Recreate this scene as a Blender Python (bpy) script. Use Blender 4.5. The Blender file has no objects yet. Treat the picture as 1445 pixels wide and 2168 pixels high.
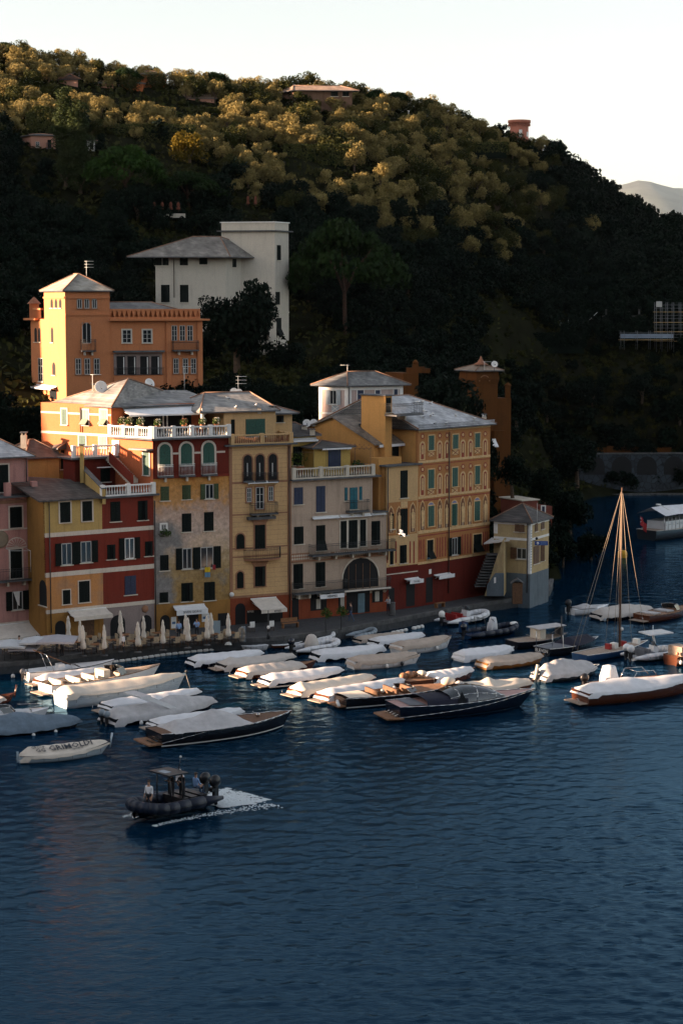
import bpy, math, random
import numpy as np
from mathutils import Vector, Matrix, noise
random.seed(7); np.random.seed(7)
SC = bpy.context.scene; COL = SC.collection
D2R = math.radians
# ---------------- camera ----------------
FPX, CXP, CYP, HC = 4000.0, 722.5, 1084.0, 29.0
PITCH = math.atan((1084-640)/FPX)
cam_d = bpy.data.cameras.new('camera'); cam = bpy.data.objects.new('camera', cam_d); COL.objects.link(cam)
cam.location = (0, 0, HC); cam.rotation_euler = (math.pi/2-PITCH, 0, 0)
cam_d.sensor_fit = 'VERTICAL'; cam_d.sensor_height = 36.0; cam_d.lens = FPX/2168*36
cam_d.clip_start = 1; cam_d.clip_end = 90000
SC.camera = cam
# ---------------- light ----------------
SUN_EL = D2R(11.0); SAZ = Vector((-1, -0.10)).normalized()
sun_vec = Vector((SAZ.x*math.cos(SUN_EL), SAZ.y*math.cos(SUN_EL), math.sin(SUN_EL)))
w = bpy.data.worlds.new('World'); SC.world = w; w.use_nodes = True
nt = w.node_tree; nt.nodes.clear()
sky = nt.nodes.new('ShaderNodeTexSky'); sky.sky_type = 'NISHITA'; sky.sun_disc = False
sky.sun_elevation = SUN_EL; sky.sun_rotation = math.atan2(SAZ.x, SAZ.y) % (2*math.pi)
sky.altitude = 0; sky.air_density = 1.0; sky.dust_density = 1.2; sky.ozone_density = 0.8
bg = nt.nodes.new('ShaderNodeBackground'); bg.inputs['Strength'].default_value = 0.055
wo = nt.nodes.new('ShaderNodeOutputWorld')
hsv = nt.nodes.new('ShaderNodeHueSaturation'); hsv.inputs['Saturation'].default_value = 0.55
tint = nt.nodes.new('ShaderNodeMix'); tint.data_type = 'RGBA'; tint.blend_type = 'MULTIPLY'; tint.inputs[0].default_value = 1; tint.inputs[7].default_value = (1.07, 1.0, 0.97, 1)
nt.links.new(sky.outputs[0], hsv.inputs['Color']); nt.links.new(hsv.outputs[0], tint.inputs[6]); nt.links.new(tint.outputs[2], bg.inputs[0]); nt.links.new(bg.outputs[0], wo.inputs[0])
sl = bpy.data.lights.new('sun', 'SUN'); sl.energy = 5.0; sl.angle = D2R(0.5); sl.color = (1.0, 0.67, 0.44)
so = bpy.data.objects.new('sun', sl); COL.objects.link(so); so.location = (-60, 0, 60)
so.rotation_euler = sun_vec.to_track_quat('Z', 'Y').to_euler()
SC.view_settings.view_transform = 'Standard'; SC.view_settings.look = 'None'
SC.view_settings.exposure = 2.5; SC.view_settings.gamma = 1.0
SC.cycles.use_denoising = True; SC.cycles.max_bounces = 5; SC.cycles.diffuse_bounces = 2; SC.cycles.glossy_bounces = 3
SC.cycles.transmission_bounces = 3; SC.cycles.caustics_reflective = False; SC.cycles.caustics_refractive = False
SC.cycles.sample_clamp_indirect = 6
# ---------------- projection helpers ----------------
RF = Vector((0, math.cos(PITCH), -math.sin(PITCH))); RU = Vector((0, math.sin(PITCH), math.cos(PITCH)))
def ray(x, y): return Vector(((x-CXP)/FPX, 0, 0)) + RU*((CYP-y)/FPX) + RF
def P(x, y, Y):
    d = ray(x, y); t = Y/d.y; return Vector((d.x*t, Y, HC+d.z*t))
def G(x, y, z=0.0):
    d = ray(x, y); t = (z-HC)/d.z; return Vector((d.x*t, d.y*t, z))
def proj(p):
    v = Vector(p)-Vector((0, 0, HC)); f = v.dot(RF); return (CXP+FPX*v.x/f, CYP-FPX*v.dot(RU)/f)
def zat(x, y, X, Y):   # height of the ray through pixel row y at ground position
    lo = P(x, y, Y); return lo.z
def walk(p, ang, px, z):   # from XY point go along direction ang (deg) until the image column px
    dx, dy = math.cos(D2R(ang)), math.sin(D2R(ang)); lo, hi = -60.0, 60.0
    f = lambda t: proj((p[0]+dx*t, p[1]+dy*t, z))[0]-px
    a = f(lo)
    for _ in range(50):
        m = (lo+hi)/2
        if (f(m) < 0) == (a < 0): lo = m
        else: hi = m
    return Vector((p[0]+dx*lo, p[1]+dy*lo))
# ---------------- materials ----------------
MATS = {}
def mat(key, col, rough=0.8, metal=0.0, var=0.12, scale=1.2, bump=0.0, bscale=30, col2=None, spec=0.4, thr=None, coat=0):
    if key in MATS: return MATS[key]
    m = bpy.data.materials.new(key); m.use_nodes = True; n = m.node_tree; b = n.nodes['Principled BSDF']
    b.inputs['Roughness'].default_value = rough; b.inputs['Metallic'].default_value = metal
    b.inputs['Specular IOR Level'].default_value = spec
    if coat: b.inputs['Coat Weight'].default_value = coat; b.inputs['Coat Roughness'].default_value = 0.05
    c = (*col, 1)
    if var > 0 or col2:
        g = n.nodes.new('ShaderNodeNewGeometry')
        t = n.nodes.new('ShaderNodeTexNoise'); t.inputs['Scale'].default_value = scale; t.inputs['Detail'].default_value = 6; t.inputs['Roughness'].default_value = 0.65
        n.links.new(g.outputs['Position'], t.inputs['Vector'])
        r = n.nodes.new('ShaderNodeValToRGB')
        a, z = thr or (0.32, 0.68)
        r.color_ramp.elements[0].position = a; r.color_ramp.elements[1].position = z
        c2 = col2 or tuple(x*(1-2*var) for x in col)
        c1 = tuple(min(1, x*(1+var)) for x in col)
        r.color_ramp.elements[0].color = (*c2, 1); r.color_ramp.elements[1].color = (*c1, 1)
        n.links.new(t.outputs['Fac'], r.inputs[0]); n.links.new(r.outputs[0], b.inputs['Base Color'])
        if bump:
            t2 = n.nodes.new('ShaderNodeTexNoise'); t2.inputs['Scale'].default_value = bscale; t2.inputs['Detail'].default_value = 4
            n.links.new(g.outputs['Position'], t2.inputs['Vector'])
            bp = n.nodes.new('ShaderNodeBump'); bp.inputs['Strength'].default_value = bump; bp.inputs['Distance'].default_value = 0.05
            n.links.new(t2.outputs['Fac'], bp.inputs['Height']); n.links.new(bp.outputs[0], b.inputs['Normal'])
    else: b.inputs['Base Color'].default_value = c
    MATS[key] = m; return m
def nd(n, kind, **kw):
    x = n.nodes.new(kind)
    for k, v in kw.items():
        if k in x.inputs: x.inputs[k].default_value = v
        else: setattr(x, k, v)
    return x
def plaster(key, col, stain=None, amt=0.5, streak=0.35):
    """painted render: blotches, vertical rain streaks and fine grain"""
    if key in MATS: return MATS[key]
    col = tuple(c*.86 for c in col); stain = tuple(c*.80 for c in stain) if stain else None
    m = bpy.data.materials.new(key); m.use_nodes = True; n = m.node_tree; b = n.nodes['Principled BSDF']; L = n.links.new
    b.inputs['Roughness'].default_value = 0.92; b.inputs['Specular IOR Level'].default_value = 0.15
    g = nd(n, 'ShaderNodeNewGeometry')
    big = nd(n, 'ShaderNodeTexNoise', Scale=0.55, Detail=7.0, Roughness=0.62); L(g.outputs['Position'], big.inputs['Vector'])
    mp = nd(n, 'ShaderNodeMapping'); mp.inputs['Scale'].default_value = (2.6, 2.6, 0.22); L(g.outputs['Position'], mp.inputs[0])
    st = nd(n, 'ShaderNodeTexNoise', Scale=1.0, Detail=6.0, Roughness=0.6); L(mp.outputs[0], st.inputs['Vector'])
    stain = stain or tuple(c*0.55 for c in col)
    r1 = nd(n, 'ShaderNodeMapRange'); r1.inputs[1].default_value = 0.5; r1.inputs[2].default_value = 0.72; r1.inputs[4].default_value = min(1, amt*1.35); L(big.outputs['Fac'], r1.inputs[0])
    r2 = nd(n, 'ShaderNodeMapRange'); r2.inputs[1].default_value = 0.52; r2.inputs[2].default_value = 0.75; r2.inputs[4].default_value = min(.8, streak*1.5); L(st.outputs['Fac'], r2.inputs[0])
    m1 = nd(n, 'ShaderNodeMix', data_type='RGBA'); m1.inputs[6].default_value = (*col, 1); m1.inputs[7].default_value = (*stain, 1); L(r1.outputs[0], m1.inputs[0])
    m2 = nd(n, 'ShaderNodeMix', data_type='RGBA'); m2.inputs[7].default_value = (*[c*0.45 for c in col], 1); L(m1.outputs[2], m2.inputs[6]); L(r2.outputs[0], m2.inputs[0])
    fn = nd(n, 'ShaderNodeTexNoise', Scale=9.0, Detail=5.0); L(g.outputs['Position'], fn.inputs['Vector'])
    r3 = nd(n, 'ShaderNodeMapRange'); r3.inputs[3].default_value = 0.76; r3.inputs[4].default_value = 1.18; L(fn.outputs['Fac'], r3.inputs[0])
    hs = nd(n, 'ShaderNodeHueSaturation'); L(m2.outputs[2], hs.inputs['Color']); L(r3.outputs[0], hs.inputs['Value']); L(hs.outputs[0], b.inputs['Base Color'])
    bp = nd(n, 'ShaderNodeBump', Strength=0.25, Distance=0.03); L(fn.outputs['Fac'], bp.inputs['Height']); L(bp.outputs[0], b.inputs['Normal'])
    MATS[key] = m; return m
def slate(key, col, col2, row=0.13):
    """roof covering: courses follow the height, slabs vary in tone, lichen blotches"""
    if key in MATS: return MATS[key]
    m = bpy.data.materials.new(key); m.use_nodes = True; n = m.node_tree; b = n.nodes['Principled BSDF']; L = n.links.new
    b.inputs['Roughness'].default_value = 0.75; b.inputs['Specular IOR Level'].default_value = 0.35
    g = nd(n, 'ShaderNodeNewGeometry'); sx = nd(n, 'ShaderNodeSeparateXYZ'); L(g.outputs['Position'], sx.inputs[0])
    z = nd(n, 'ShaderNodeMath', operation='DIVIDE'); z.inputs[1].default_value = row; L(sx.outputs[2], z.inputs[0])
    fr = nd(n, 'ShaderNodeMath', operation='FRACT'); L(z.outputs[0], fr.inputs[0])
    fl = nd(n, 'ShaderNodeMath', operation='FLOOR'); L(z.outputs[0], fl.inputs[0])
    # slab cells: horizontal position along the slope in steps of ~0.35 m, shifted by course
    h = nd(n, 'ShaderNodeMath', operation='ADD'); L(sx.outputs[0], h.inputs[0]); L(sx.outputs[1], h.inputs[1])
    sh = nd(n, 'ShaderNodeMath', operation='MULTIPLY_ADD'); sh.inputs[1].default_value = 0.173; L(fl.outputs[0], sh.inputs[0]); L(h.outputs[0], sh.inputs[2])
    cl = nd(n, 'ShaderNodeMath', operation='DIVIDE'); cl.inputs[1].default_value = 0.42; L(sh.outputs[0], cl.inputs[0])
    cf = nd(n, 'ShaderNodeMath', operation='FLOOR'); L(cl.outputs[0], cf.inputs[0])
    cb = nd(n, 'ShaderNodeCombineXYZ'); L(cf.outputs[0], cb.inputs[0]); L(fl.outputs[0], cb.inputs[1])
    wn = nd(n, 'ShaderNodeTexWhiteNoise'); L(cb.outputs[0], wn.inputs['Vector'])
    mx = nd(n, 'ShaderNodeMix', data_type='RGBA'); mx.inputs[6].default_value = (*col, 1); mx.inputs[7].default_value = (*col2, 1); L(wn.outputs['Value'], mx.inputs[0])
    bn = nd(n, 'ShaderNodeTexNoise', Scale=0.7, Detail=6.0); L(g.outputs['Position'], bn.inputs['Vector'])
    r = nd(n, 'ShaderNodeMapRange'); r.inputs[1].default_value = 0.3; r.inputs[2].default_value = 0.7; r.inputs[3].default_value = 0.6; r.inputs[4].default_value = 1.35; L(bn.outputs['Fac'], r.inputs[0])
    hs = nd(n, 'ShaderNodeHueSaturation'); L(mx.outputs[2], hs.inputs['Color']); L(r.outputs[0], hs.inputs['Value'])
    ed = nd(n, 'ShaderNodeMapRange'); ed.inputs[1].default_value = 0.0; ed.inputs[2].default_value = 0.22; ed.inputs[3].default_value = 0.35; ed.inputs[4].default_value = 1.0; L(fr.outputs[0], ed.inputs[0])
    ml = nd(n, 'ShaderNodeMix', data_type='RGBA', blend_type='MULTIPLY'); ml.inputs[0].default_value = 0.75; L(hs.outputs[0], ml.inputs[6]); L(ed.outputs[0], ml.inputs[7]); L(ml.outputs[2], b.inputs['Base Color'])
    ad = nd(n, 'ShaderNodeMath', operation='MULTIPLY_ADD'); ad.inputs[1].default_value = 0.5; L(wn.outputs['Value'], ad.inputs[0]); L(fr.outputs[0], ad.inputs[2])
    bp = nd(n, 'ShaderNodeBump', Strength=0.7, Distance=0.04); bp.invert = True; L(ad.outputs[0], bp.inputs['Height']); L(bp.outputs[0], b.inputs['Normal'])
    MATS[key] = m; return m
def stone(key, col, scale=1.6):
    if key in MATS: return MATS[key]
    m = bpy.data.materials.new(key); m.use_nodes = True; n = m.node_tree; b = n.nodes['Principled BSDF']; L = n.links.new
    b.inputs['Roughness'].default_value = 0.95
    g = nd(n, 'ShaderNodeNewGeometry')
    v = nd(n, 'ShaderNodeTexVoronoi', Scale=scale); L(g.outputs['Position'], v.inputs['Vector'])
    v2 = nd(n, 'ShaderNodeTexVoronoi', Scale=scale, feature='DISTANCE_TO_EDGE'); L(g.outputs['Position'], v2.inputs['Vector'])
    bw = nd(n, 'ShaderNodeRGBToBW'); L(v.outputs['Color'], bw.inputs[0])
    r = nd(n, 'ShaderNodeMapRange'); r.inputs[3].default_value = 0.55; r.inputs[4].default_value = 1.4; L(bw.outputs[0], r.inputs[0])
    hs = nd(n, 'ShaderNodeHueSaturation'); hs.inputs['Color'].default_value = (*col, 1); L(r.outputs[0], hs.inputs['Value'])
    e = nd(n, 'ShaderNodeMapRange'); e.inputs[2].default_value = 0.08; e.inputs[3].default_value = 0.3; L(v2.outputs['Distance'], e.inputs[0])
    ml = nd(n, 'ShaderNodeMix', data_type='RGBA', blend_type='MULTIPLY'); ml.inputs[0].default_value = 1; L(hs.outputs[0], ml.inputs[6]); L(e.outputs[0], ml.inputs[7]); L(ml.outputs[2], b.inputs['Base Color'])
    bp = nd(n, 'ShaderNodeBump', Strength=0.8, Distance=0.08); L(e.outputs[0], bp.inputs['Height']); L(bp.outputs[0], b.inputs['Normal'])
    MATS[key] = m; return m
def leafmat(key, col, col2, scale=0.45):
    if key in MATS: return MATS[key]
    m = bpy.data.materials.new(key); m.use_nodes = True; n = m.node_tree; b = n.nodes['Principled BSDF']; L = n.links.new
    b.inputs['Roughness'].default_value = 0.7; b.inputs['Specular IOR Level'].default_value = 0.04
    g = nd(n, 'ShaderNodeNewGeometry')
    t = nd(n, 'ShaderNodeTexNoise', Scale=scale, Detail=5.0, Roughness=0.7); L(g.outputs['Position'], t.inputs['Vector'])
    r = nd(n, 'ShaderNodeMapRange'); r.inputs[1].default_value = 0.35; r.inputs[2].default_value = 0.65; L(t.outputs['Fac'], r.inputs[0])
    mx = nd(n, 'ShaderNodeMix', data_type='RGBA'); mx.inputs[6].default_value = (*col, 1); mx.inputs[7].default_value = (*col2, 1); L(r.outputs[0], mx.inputs[0])
    L(mx.outputs[2], b.inputs['Base Color'])
    tr = nd(n, 'ShaderNodeBsdfTranslucent'); L(mx.outputs[2], tr.inputs[0])
    ms = nd(n, 'ShaderNodeMixShader'); ms.inputs[0].default_value = 0.22; L(b.outputs[0], ms.inputs[1]); L(tr.outputs[0], ms.inputs[2])
    L(ms.outputs[0], n.nodes['Material Output'].inputs[0])
    MATS[key] = m; return m
# ---------------- mesh builder ----------------
class MB:
    def __init__(s): s.v = []; s.f = []; s.mi = []; s.ms = []; s.sm = []
    def m(s, mt):
        if mt not in s.ms: s.ms.append(mt)
        return s.ms.index(mt)
    def add(s, vs, fs, mt, smooth=False):
        b = len(s.v); s.v.extend([tuple(q) for q in vs]); i = s.m(mt)
        for f in fs: s.f.append([b+k for k in f]); s.mi.append(i); s.sm.append(smooth)
    def prism(s, loop, vec, mt):
        n = len(loop); vec = Vector(vec); lp = [Vector(q) for q in loop]; bk = [q+vec for q in lp]
        # orient: front normal should oppose vec
        nn = Vector((0, 0, 0))
        for i in range(n): nn += lp[i].cross(lp[(i+1) % n])
        if nn.dot(vec) > 0: lp.reverse(); bk.reverse()
        fs = [list(range(n)), list(range(2*n-1, n-1, -1))]
        for i in range(n): j = (i+1) % n; fs.append([j, i, n+i, n+j])
        s.add(lp+bk, fs, mt)
    def box(s, a, b, mt):   # axis aligned in the builder's own frame
        x0, y0, z0 = a; x1, y1, z1 = b
        s.prism([(x0, y0, z0), (x1, y0, z0), (x1, y1, z0), (x0, y1, z0)], (0, 0, z1-z0), mt)
    def bar(s, p, q, r, mt, n=5, r2=None, smooth=True):
        p = Vector(p); q = Vector(q); d = q-p
        if d.length < 1e-6: return
        r2 = r if r2 is None else r2
        a = d.orthogonal().normalized(); b = d.cross(a).normalized(); vs = []
        for c, rr in ((p, r), (q, r2)):
            for i in range(n): t = 2*math.pi*i/n; vs.append(c+a*math.cos(t)*rr+b*math.sin(t)*rr)
        fs = [[i, (i+1) % n, n+(i+1) % n, n+i] for i in range(n)]+[list(range(n-1, -1, -1)), list(range(n, 2*n))]
        s.add(vs, fs, mt, smooth)
    def tube(s, pts, r, mt, n=6):
        for i in range(len(pts)-1): s.bar(pts[i], pts[i+1], r if not isinstance(r, (list, tuple)) else r[i], mt, n, None if not isinstance(r, (list, tuple)) else r[i+1])
    def lathe(s, c, prof, mt, n=10, axis=Vector((0, 0, 1))):
        c = Vector(c); a = axis.orthogonal().normalized(); b = axis.cross(a).normalized(); vs = []
        for r, h in prof:
            for i in range(n): t = 2*math.pi*i/n; vs.append(c+axis*h+a*math.cos(t)*r+b*math.sin(t)*r)
        fs = []
        for k in range(len(prof)-1):
            for i in range(n): j = (i+1) % n; fs.append([k*n+i, k*n+j, (k+1)*n+j, (k+1)*n+i])
        fs.append(list(range(n-1, -1, -1))); fs.append([(len(prof)-1)*n+i for i in range(n)])
        s.add(vs, fs, mt, True)
    def ball(s, c, r, mt, sc=(1, 1, 1), n=8, m=5):
        c = Vector(c); vs = []; fs = []
        for k in range(m+1):
            ph = math.pi*k/m
            for i in range(n):
                t = 2*math.pi*i/n; vs.append(c+Vector((math.sin(ph)*math.cos(t)*r*sc[0], math.sin(ph)*math.sin(t)*r*sc[1], math.cos(ph)*r*sc[2])))
        for k in range(m):
            for i in range(n): j = (i+1) % n; fs.append([k*n+i, (k+1)*n+i, (k+1)*n+j, k*n+j])
        s.add(vs, fs, mt, True)
    def grid(s, rows, mt, smooth=True):
        nr, nc = len(rows), len(rows[0]); vs = [q for r in rows for q in r]
        s.add(vs, [[i*nc+j, i*nc+j+1, (i+1)*nc+j+1, (i+1)*nc+j] for i in range(nr-1) for j in range(nc-1)], mt, smooth)
    def build(s, name, parent=None, kind=None, label=None, off=None):
        me = bpy.data.meshes.new(name)
        o_ = root_loc(parent) if off is None else Vector(off)
        me.from_pydata([(a-o_.x, b-o_.y, c-o_.z) for a, b, c in s.v] if o_.length else s.v, [], s.f)
        for q in s.ms: me.materials.append(q)
        me.polygons.foreach_set('material_index', s.mi); me.polygons.foreach_set('use_smooth', s.sm)
        me.update()
        o = bpy.data.objects.new(name, me); COL.objects.link(o)
        if parent is not None: o.parent = parent
        if kind: o['kind'] = kind
        if label: o['label'] = label
        return o
def root_loc(p):
    if p is None: return Vector((0, 0, 0))
    while p.parent is not None: p = p.parent
    return Vector(p.get('_o', (0, 0, 0)))
def thing(name, label, cat, loc=(0, 0, 0), group=None, local=False, rz=0):
    o = bpy.data.objects.new(name, None); COL.objects.link(o); o.location = loc; o.rotation_euler = (0, 0, rz)
    o.empty_display_size = 0.3
    o['label'] = label; o['category'] = cat
    if group: o['group'] = group
    o['_o'] = (0, 0, 0) if local else tuple(loc)
    return o
def tag(o, label, cat, group=None):
    o['label'] = label; o['category'] = cat
    if group: o['group'] = group
    return o
def copy_tree(o, parent=None):
    kids = list(o.children); c = o.copy(); COL.objects.link(c); c.parent = parent
    for k in kids: copy_tree(k, c)
    return c
# ---------------- facade frame ----------------
class Fac:
    """vertical wall plane from a to b (XY), outward normal towards the water"""
    def __init__(s, a, b):
        s.a = Vector((a[0], a[1], 0)); d = Vector((b[0]-a[0], b[1]-a[1], 0)); s.L = d.length; s.u = d.normalized()
        s.n = Vector((s.u.y, -s.u.x, 0))
    def uz(s, x, y):
        d = ray(x, y); o = Vector((0, 0, HC)); t = (s.a-o).dot(s.n)/d.dot(s.n); p = o+d*t
        return ((p-s.a).dot(s.u), p.z)
    def pt(s, u, z, w=0): return s.a+s.u*u+s.n*w+Vector((0, 0, z))
    def px(s, x, y, w=0): u, z = s.uz(x, y); return s.pt(u, z, w)
    def rect(s, x0, y0, x1, y1):
        ym, xm = (y0+y1)/2, (x0+x1)/2
        return s.uz(x0, ym)[0], s.uz(x1, ym)[0], s.uz(xm, y1)[1], s.uz(xm, y0)[1]
    def box(s, mb, u0, u1, z0, z1, w0, w1, mt):
        mb.prism([s.pt(u0, z0, w1), s.pt(u1, z0, w1), s.pt(u1, z1, w1), s.pt(u0, z1, w1)], s.n*(w0-w1), mt)
    def poly(s, mb, uz, w0, w1, mt): mb.prism([s.pt(u, z, w1) for u, z in uz], s.n*(w0-w1), mt)
    def arch(s, u0, u1, z0, z1, n=8, point=1.0):
        r = (u1-u0)/2; c = (u0+u1)/2; zs = z1-r*point
        return [(u0, z0), (u1, z0)]+[(c+r*math.cos(math.pi*i/n), zs+r*point*math.sin(math.pi*i/n)) for i in range(n+1)]
# ================= materials =================
M_ground = mat('hill_soil', (0.014, 0.015, 0.008), 1.0, spec=0.0, var=0.35, scale=0.25, bump=0.6, bscale=1.5)
M_quay = mat('quay_stone', (0.055, 0.058, 0.062), 0.8, var=0.2, scale=2.5, bump=0.3, bscale=12)
M_rock = stone('shore_rock', (0.13, 0.12, 0.11), 0.9)
M_olive = leafmat('olive_leaves', (0.095, 0.08, 0.026), (0.31, 0.245, 0.095), 0.5)
M_oak = leafmat('oak_leaves', (0.014, 0.022, 0.008), (0.06, 0.058, 0.016), 0.4)
M_pine = leafmat('pine_needles', (0.008, 0.018, 0.006), (0.018, 0.036, 0.009), 0.5)
M_cyp = leafmat('cypress_needles', (0.018, 0.03, 0.012), (0.04, 0.052, 0.018), 0.8)
M_yel = leafmat('yellowing_leaves', (0.08, 0.06, 0.01), (0.15, 0.105, 0.012), 0.7)
M_hedge = leafmat('hedge_leaves', (0.035, 0.045, 0.014), (0.085, 0.085, 0.028), 0.9)
M_dark = leafmat('shade_dark_leaves', (0.003, 0.007, 0.0055), (0.008, 0.016, 0.010), 0.35)  # near-black leaves, shade of the lower hill put into the colour
M_bark = mat('bark', (0.09, 0.06, 0.04), 0.95, var=0.3, scale=4)
M_redbark = mat('red_pine_bark', (0.055, 0.026, 0.016), 0.95, var=0.3, scale=4)
# ================= terrain =================
# per image column: ground distance and the row at which that ground is seen
COLS = {
 -400: [(158,1345),(175,1150),(190,930),(205,800),(222,660),(240,560),(270,420),(305,255),(345,120)],
 0:    [(168,1300),(182,1060),(192,920),(206,800),(225,680),(240,600),(270,440),(305,262),(345,112)],
 260:  [(172,1270),(186,1020),(196,905),(210,820),(232,735),(245,620),(272,450),(305,295),(342,165)],
 450:  [(175,1240),(190,1010),(200,900),(215,840),(236,748),(250,650),(280,455),(305,340),(340,196)],
 620:  [(180,1240),(196,1010),(206,900),(218,850),(238,750),(255,650),(285,470),(310,340),(345,200)],
 800:  [(186,1200),(200,1010),(212,930),(226,860),(245,760),(262,660),(290,500),(315,370),(348,222)],
 950:  [(192,1180),(205,1050),(218,960),(234,890),(255,790),(272,690),(298,540),(320,410),(352,250)],
 1080: [(200,1180),(222,1105),(245,1040),(262,960),(276,860),(290,700),(308,580),(328,440),(356,298)],
 1180: [(194,1228),(204,1160),(225,1090),(262,1052),(280,1030),(286,1000),(292,850),(300,710),(316,600),(334,470),(358,335)],
 1260: [(262,1150),(276,1080),(284,1044),(287,1000),(292,850),(301,700),(318,600),(336,510),(358,408)],
 1350: [(268,1120),(278,1080),(285,1044),(288,1000),(293,850),(302,700),(320,600),(338,545),(358,470)],
 1445: [(268,1120),(278,1080),(285,1044),(288,1000),(293,850),(302,700),(320,600),(338,570),(358,506)],
 1900: [(268,1120),(278,1080),(285,1044),(288,1000),(293,900),(302,800),(320,720),(338,640),(358,600)],
}
CK = sorted(COLS)
def col_z(k, Y):
    pts = COLS[k]; zs = [P(max(k, -300), y, yy).z for yy, y in pts]
    if Y <= pts[0][0]: return zs[0]-(pts[0][0]-Y)*0.9
    for i in range(len(pts)-1):
        if Y <= pts[i+1][0]:
            t = (Y-pts[i][0])/(pts[i+1][0]-pts[i][0]); return zs[i]*(1-t)+zs[i+1]*t
    return zs[-1]-(Y-pts[-1][0])*0.25
def ter(X, Y, n=True):
    px = CXP+FPX*X/Y*1.0
    if px <= CK[0]: z = col_z(CK[0], Y)
    elif px >= CK[-1]: z = col_z(CK[-1], Y)
    else:
        for i in range(len(CK)-1):
            if px <= CK[i+1]:
                t = (px-CK[i])/(CK[i+1]-CK[i]); z = col_z(CK[i], Y)*(1-t)+col_z(CK[i+1], Y)*t; break
    if n: z += noise.noise(Vector((X*0.05, Y*0.05, 0)))*1.2*min(1, max(0, (Y-205)/40))
    return z
Xs = np.arange(-110, 150, 2.5); Ys = np.arange(150, 520, 2.5)
def ground_at(px, py, lo=165.0, hi=372.0):
    """distance at which the ground is seen at this image position, or None above the skyline"""
    Y = lo
    while Y < hi:
        p = P(px, py, Y)
        if p.z <= ter(p.x, Y): return Y
        Y += .5
    return None
mb = MB(); mb.grid([[(x, y, max(ter(x, y), -2.5)) for x in Xs] for y in Ys], M_ground)
hill = mb.build('hillside', kind='structure')
# far mountain seen past the headland
M_far = mat('far_mountain_scrub', (0.07, 0.08, 0.06), 0.95, var=0.3, scale=0.0012)
prof = [(-600,700),(900,560),(1200,430),(1300,380),(1345,374),(1380,384),(1410,396),(1445,408),(1600,440),(1900,560)]
rows = []
FY = 30000.0
for k, (dy, hh) in enumerate([(-5500, 0.0), (-3700, 0.45), (-1700, 0.8), (0, 1.0), (3000, 0.6)]):
    r = []
    for x in np.arange(-600, 1901, 25):
        y = np.interp(x, [q[0] for q in prof], [q[1] for q in prof]); p = P(x, y, FY)
        r.append((p.x, FY+dy, max(-3, p.z*hh*(1+0.10*noise.noise(Vector((x*0.012, k*3.1, 0)))))))
    rows.append(r)
mb = MB(); mb.grid(rows, M_far); mb.build('far_mountain', kind='structure')
# unseen headland west of the harbour, crest shaped to choose where sun falls
def ridge_h(q):
    pts = [(-400,60),(60,50),(132.8,46),(134.6,20),(135.6,17.5),(145.8,17.5),(147.3,38),(152,39),(153,35.5),(156,35.5),(157,39),(160.3,39),(161.3,34),(170,34),(172,48),(197.6,48),(199.2,33.5),(206.5,33.5),(208.5,58),(219,60),(235,66),(262,66),(268,71),(300,73),(340,70),(700,60)]
    return float(np.interp(q, [a for a, b in pts], [b for a, b in pts]))
rows = []
for q in np.concatenate([np.arange(-250, 130, 8), np.arange(130, 225, 1.2), np.arange(225, 640, 5)]):
    r = []
    h = ridge_h(q)+noise.noise(Vector((q*0.35, 0, 0)))*0.8
    for X, f in ((-119, -0.05), (-122, 0.35), (-126, 0.75), (-130, 1.0), (-150, 1.03), (-190, 0.9), (-260, 0.5), (-330, -0.05)):
        # rows follow the sun's bearing so the cuts line up; slopes carry small relief
        r.append((X, q+0.10*X, h*f+noise.noise(Vector((q*0.1, X*0.1, 5)))*(0.5 if X > -131 else 3)))
    rows.append(r)
mb = MB(); mb.grid(rows, M_ground); mb.build('western_shade_hill', kind='structure')
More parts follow.
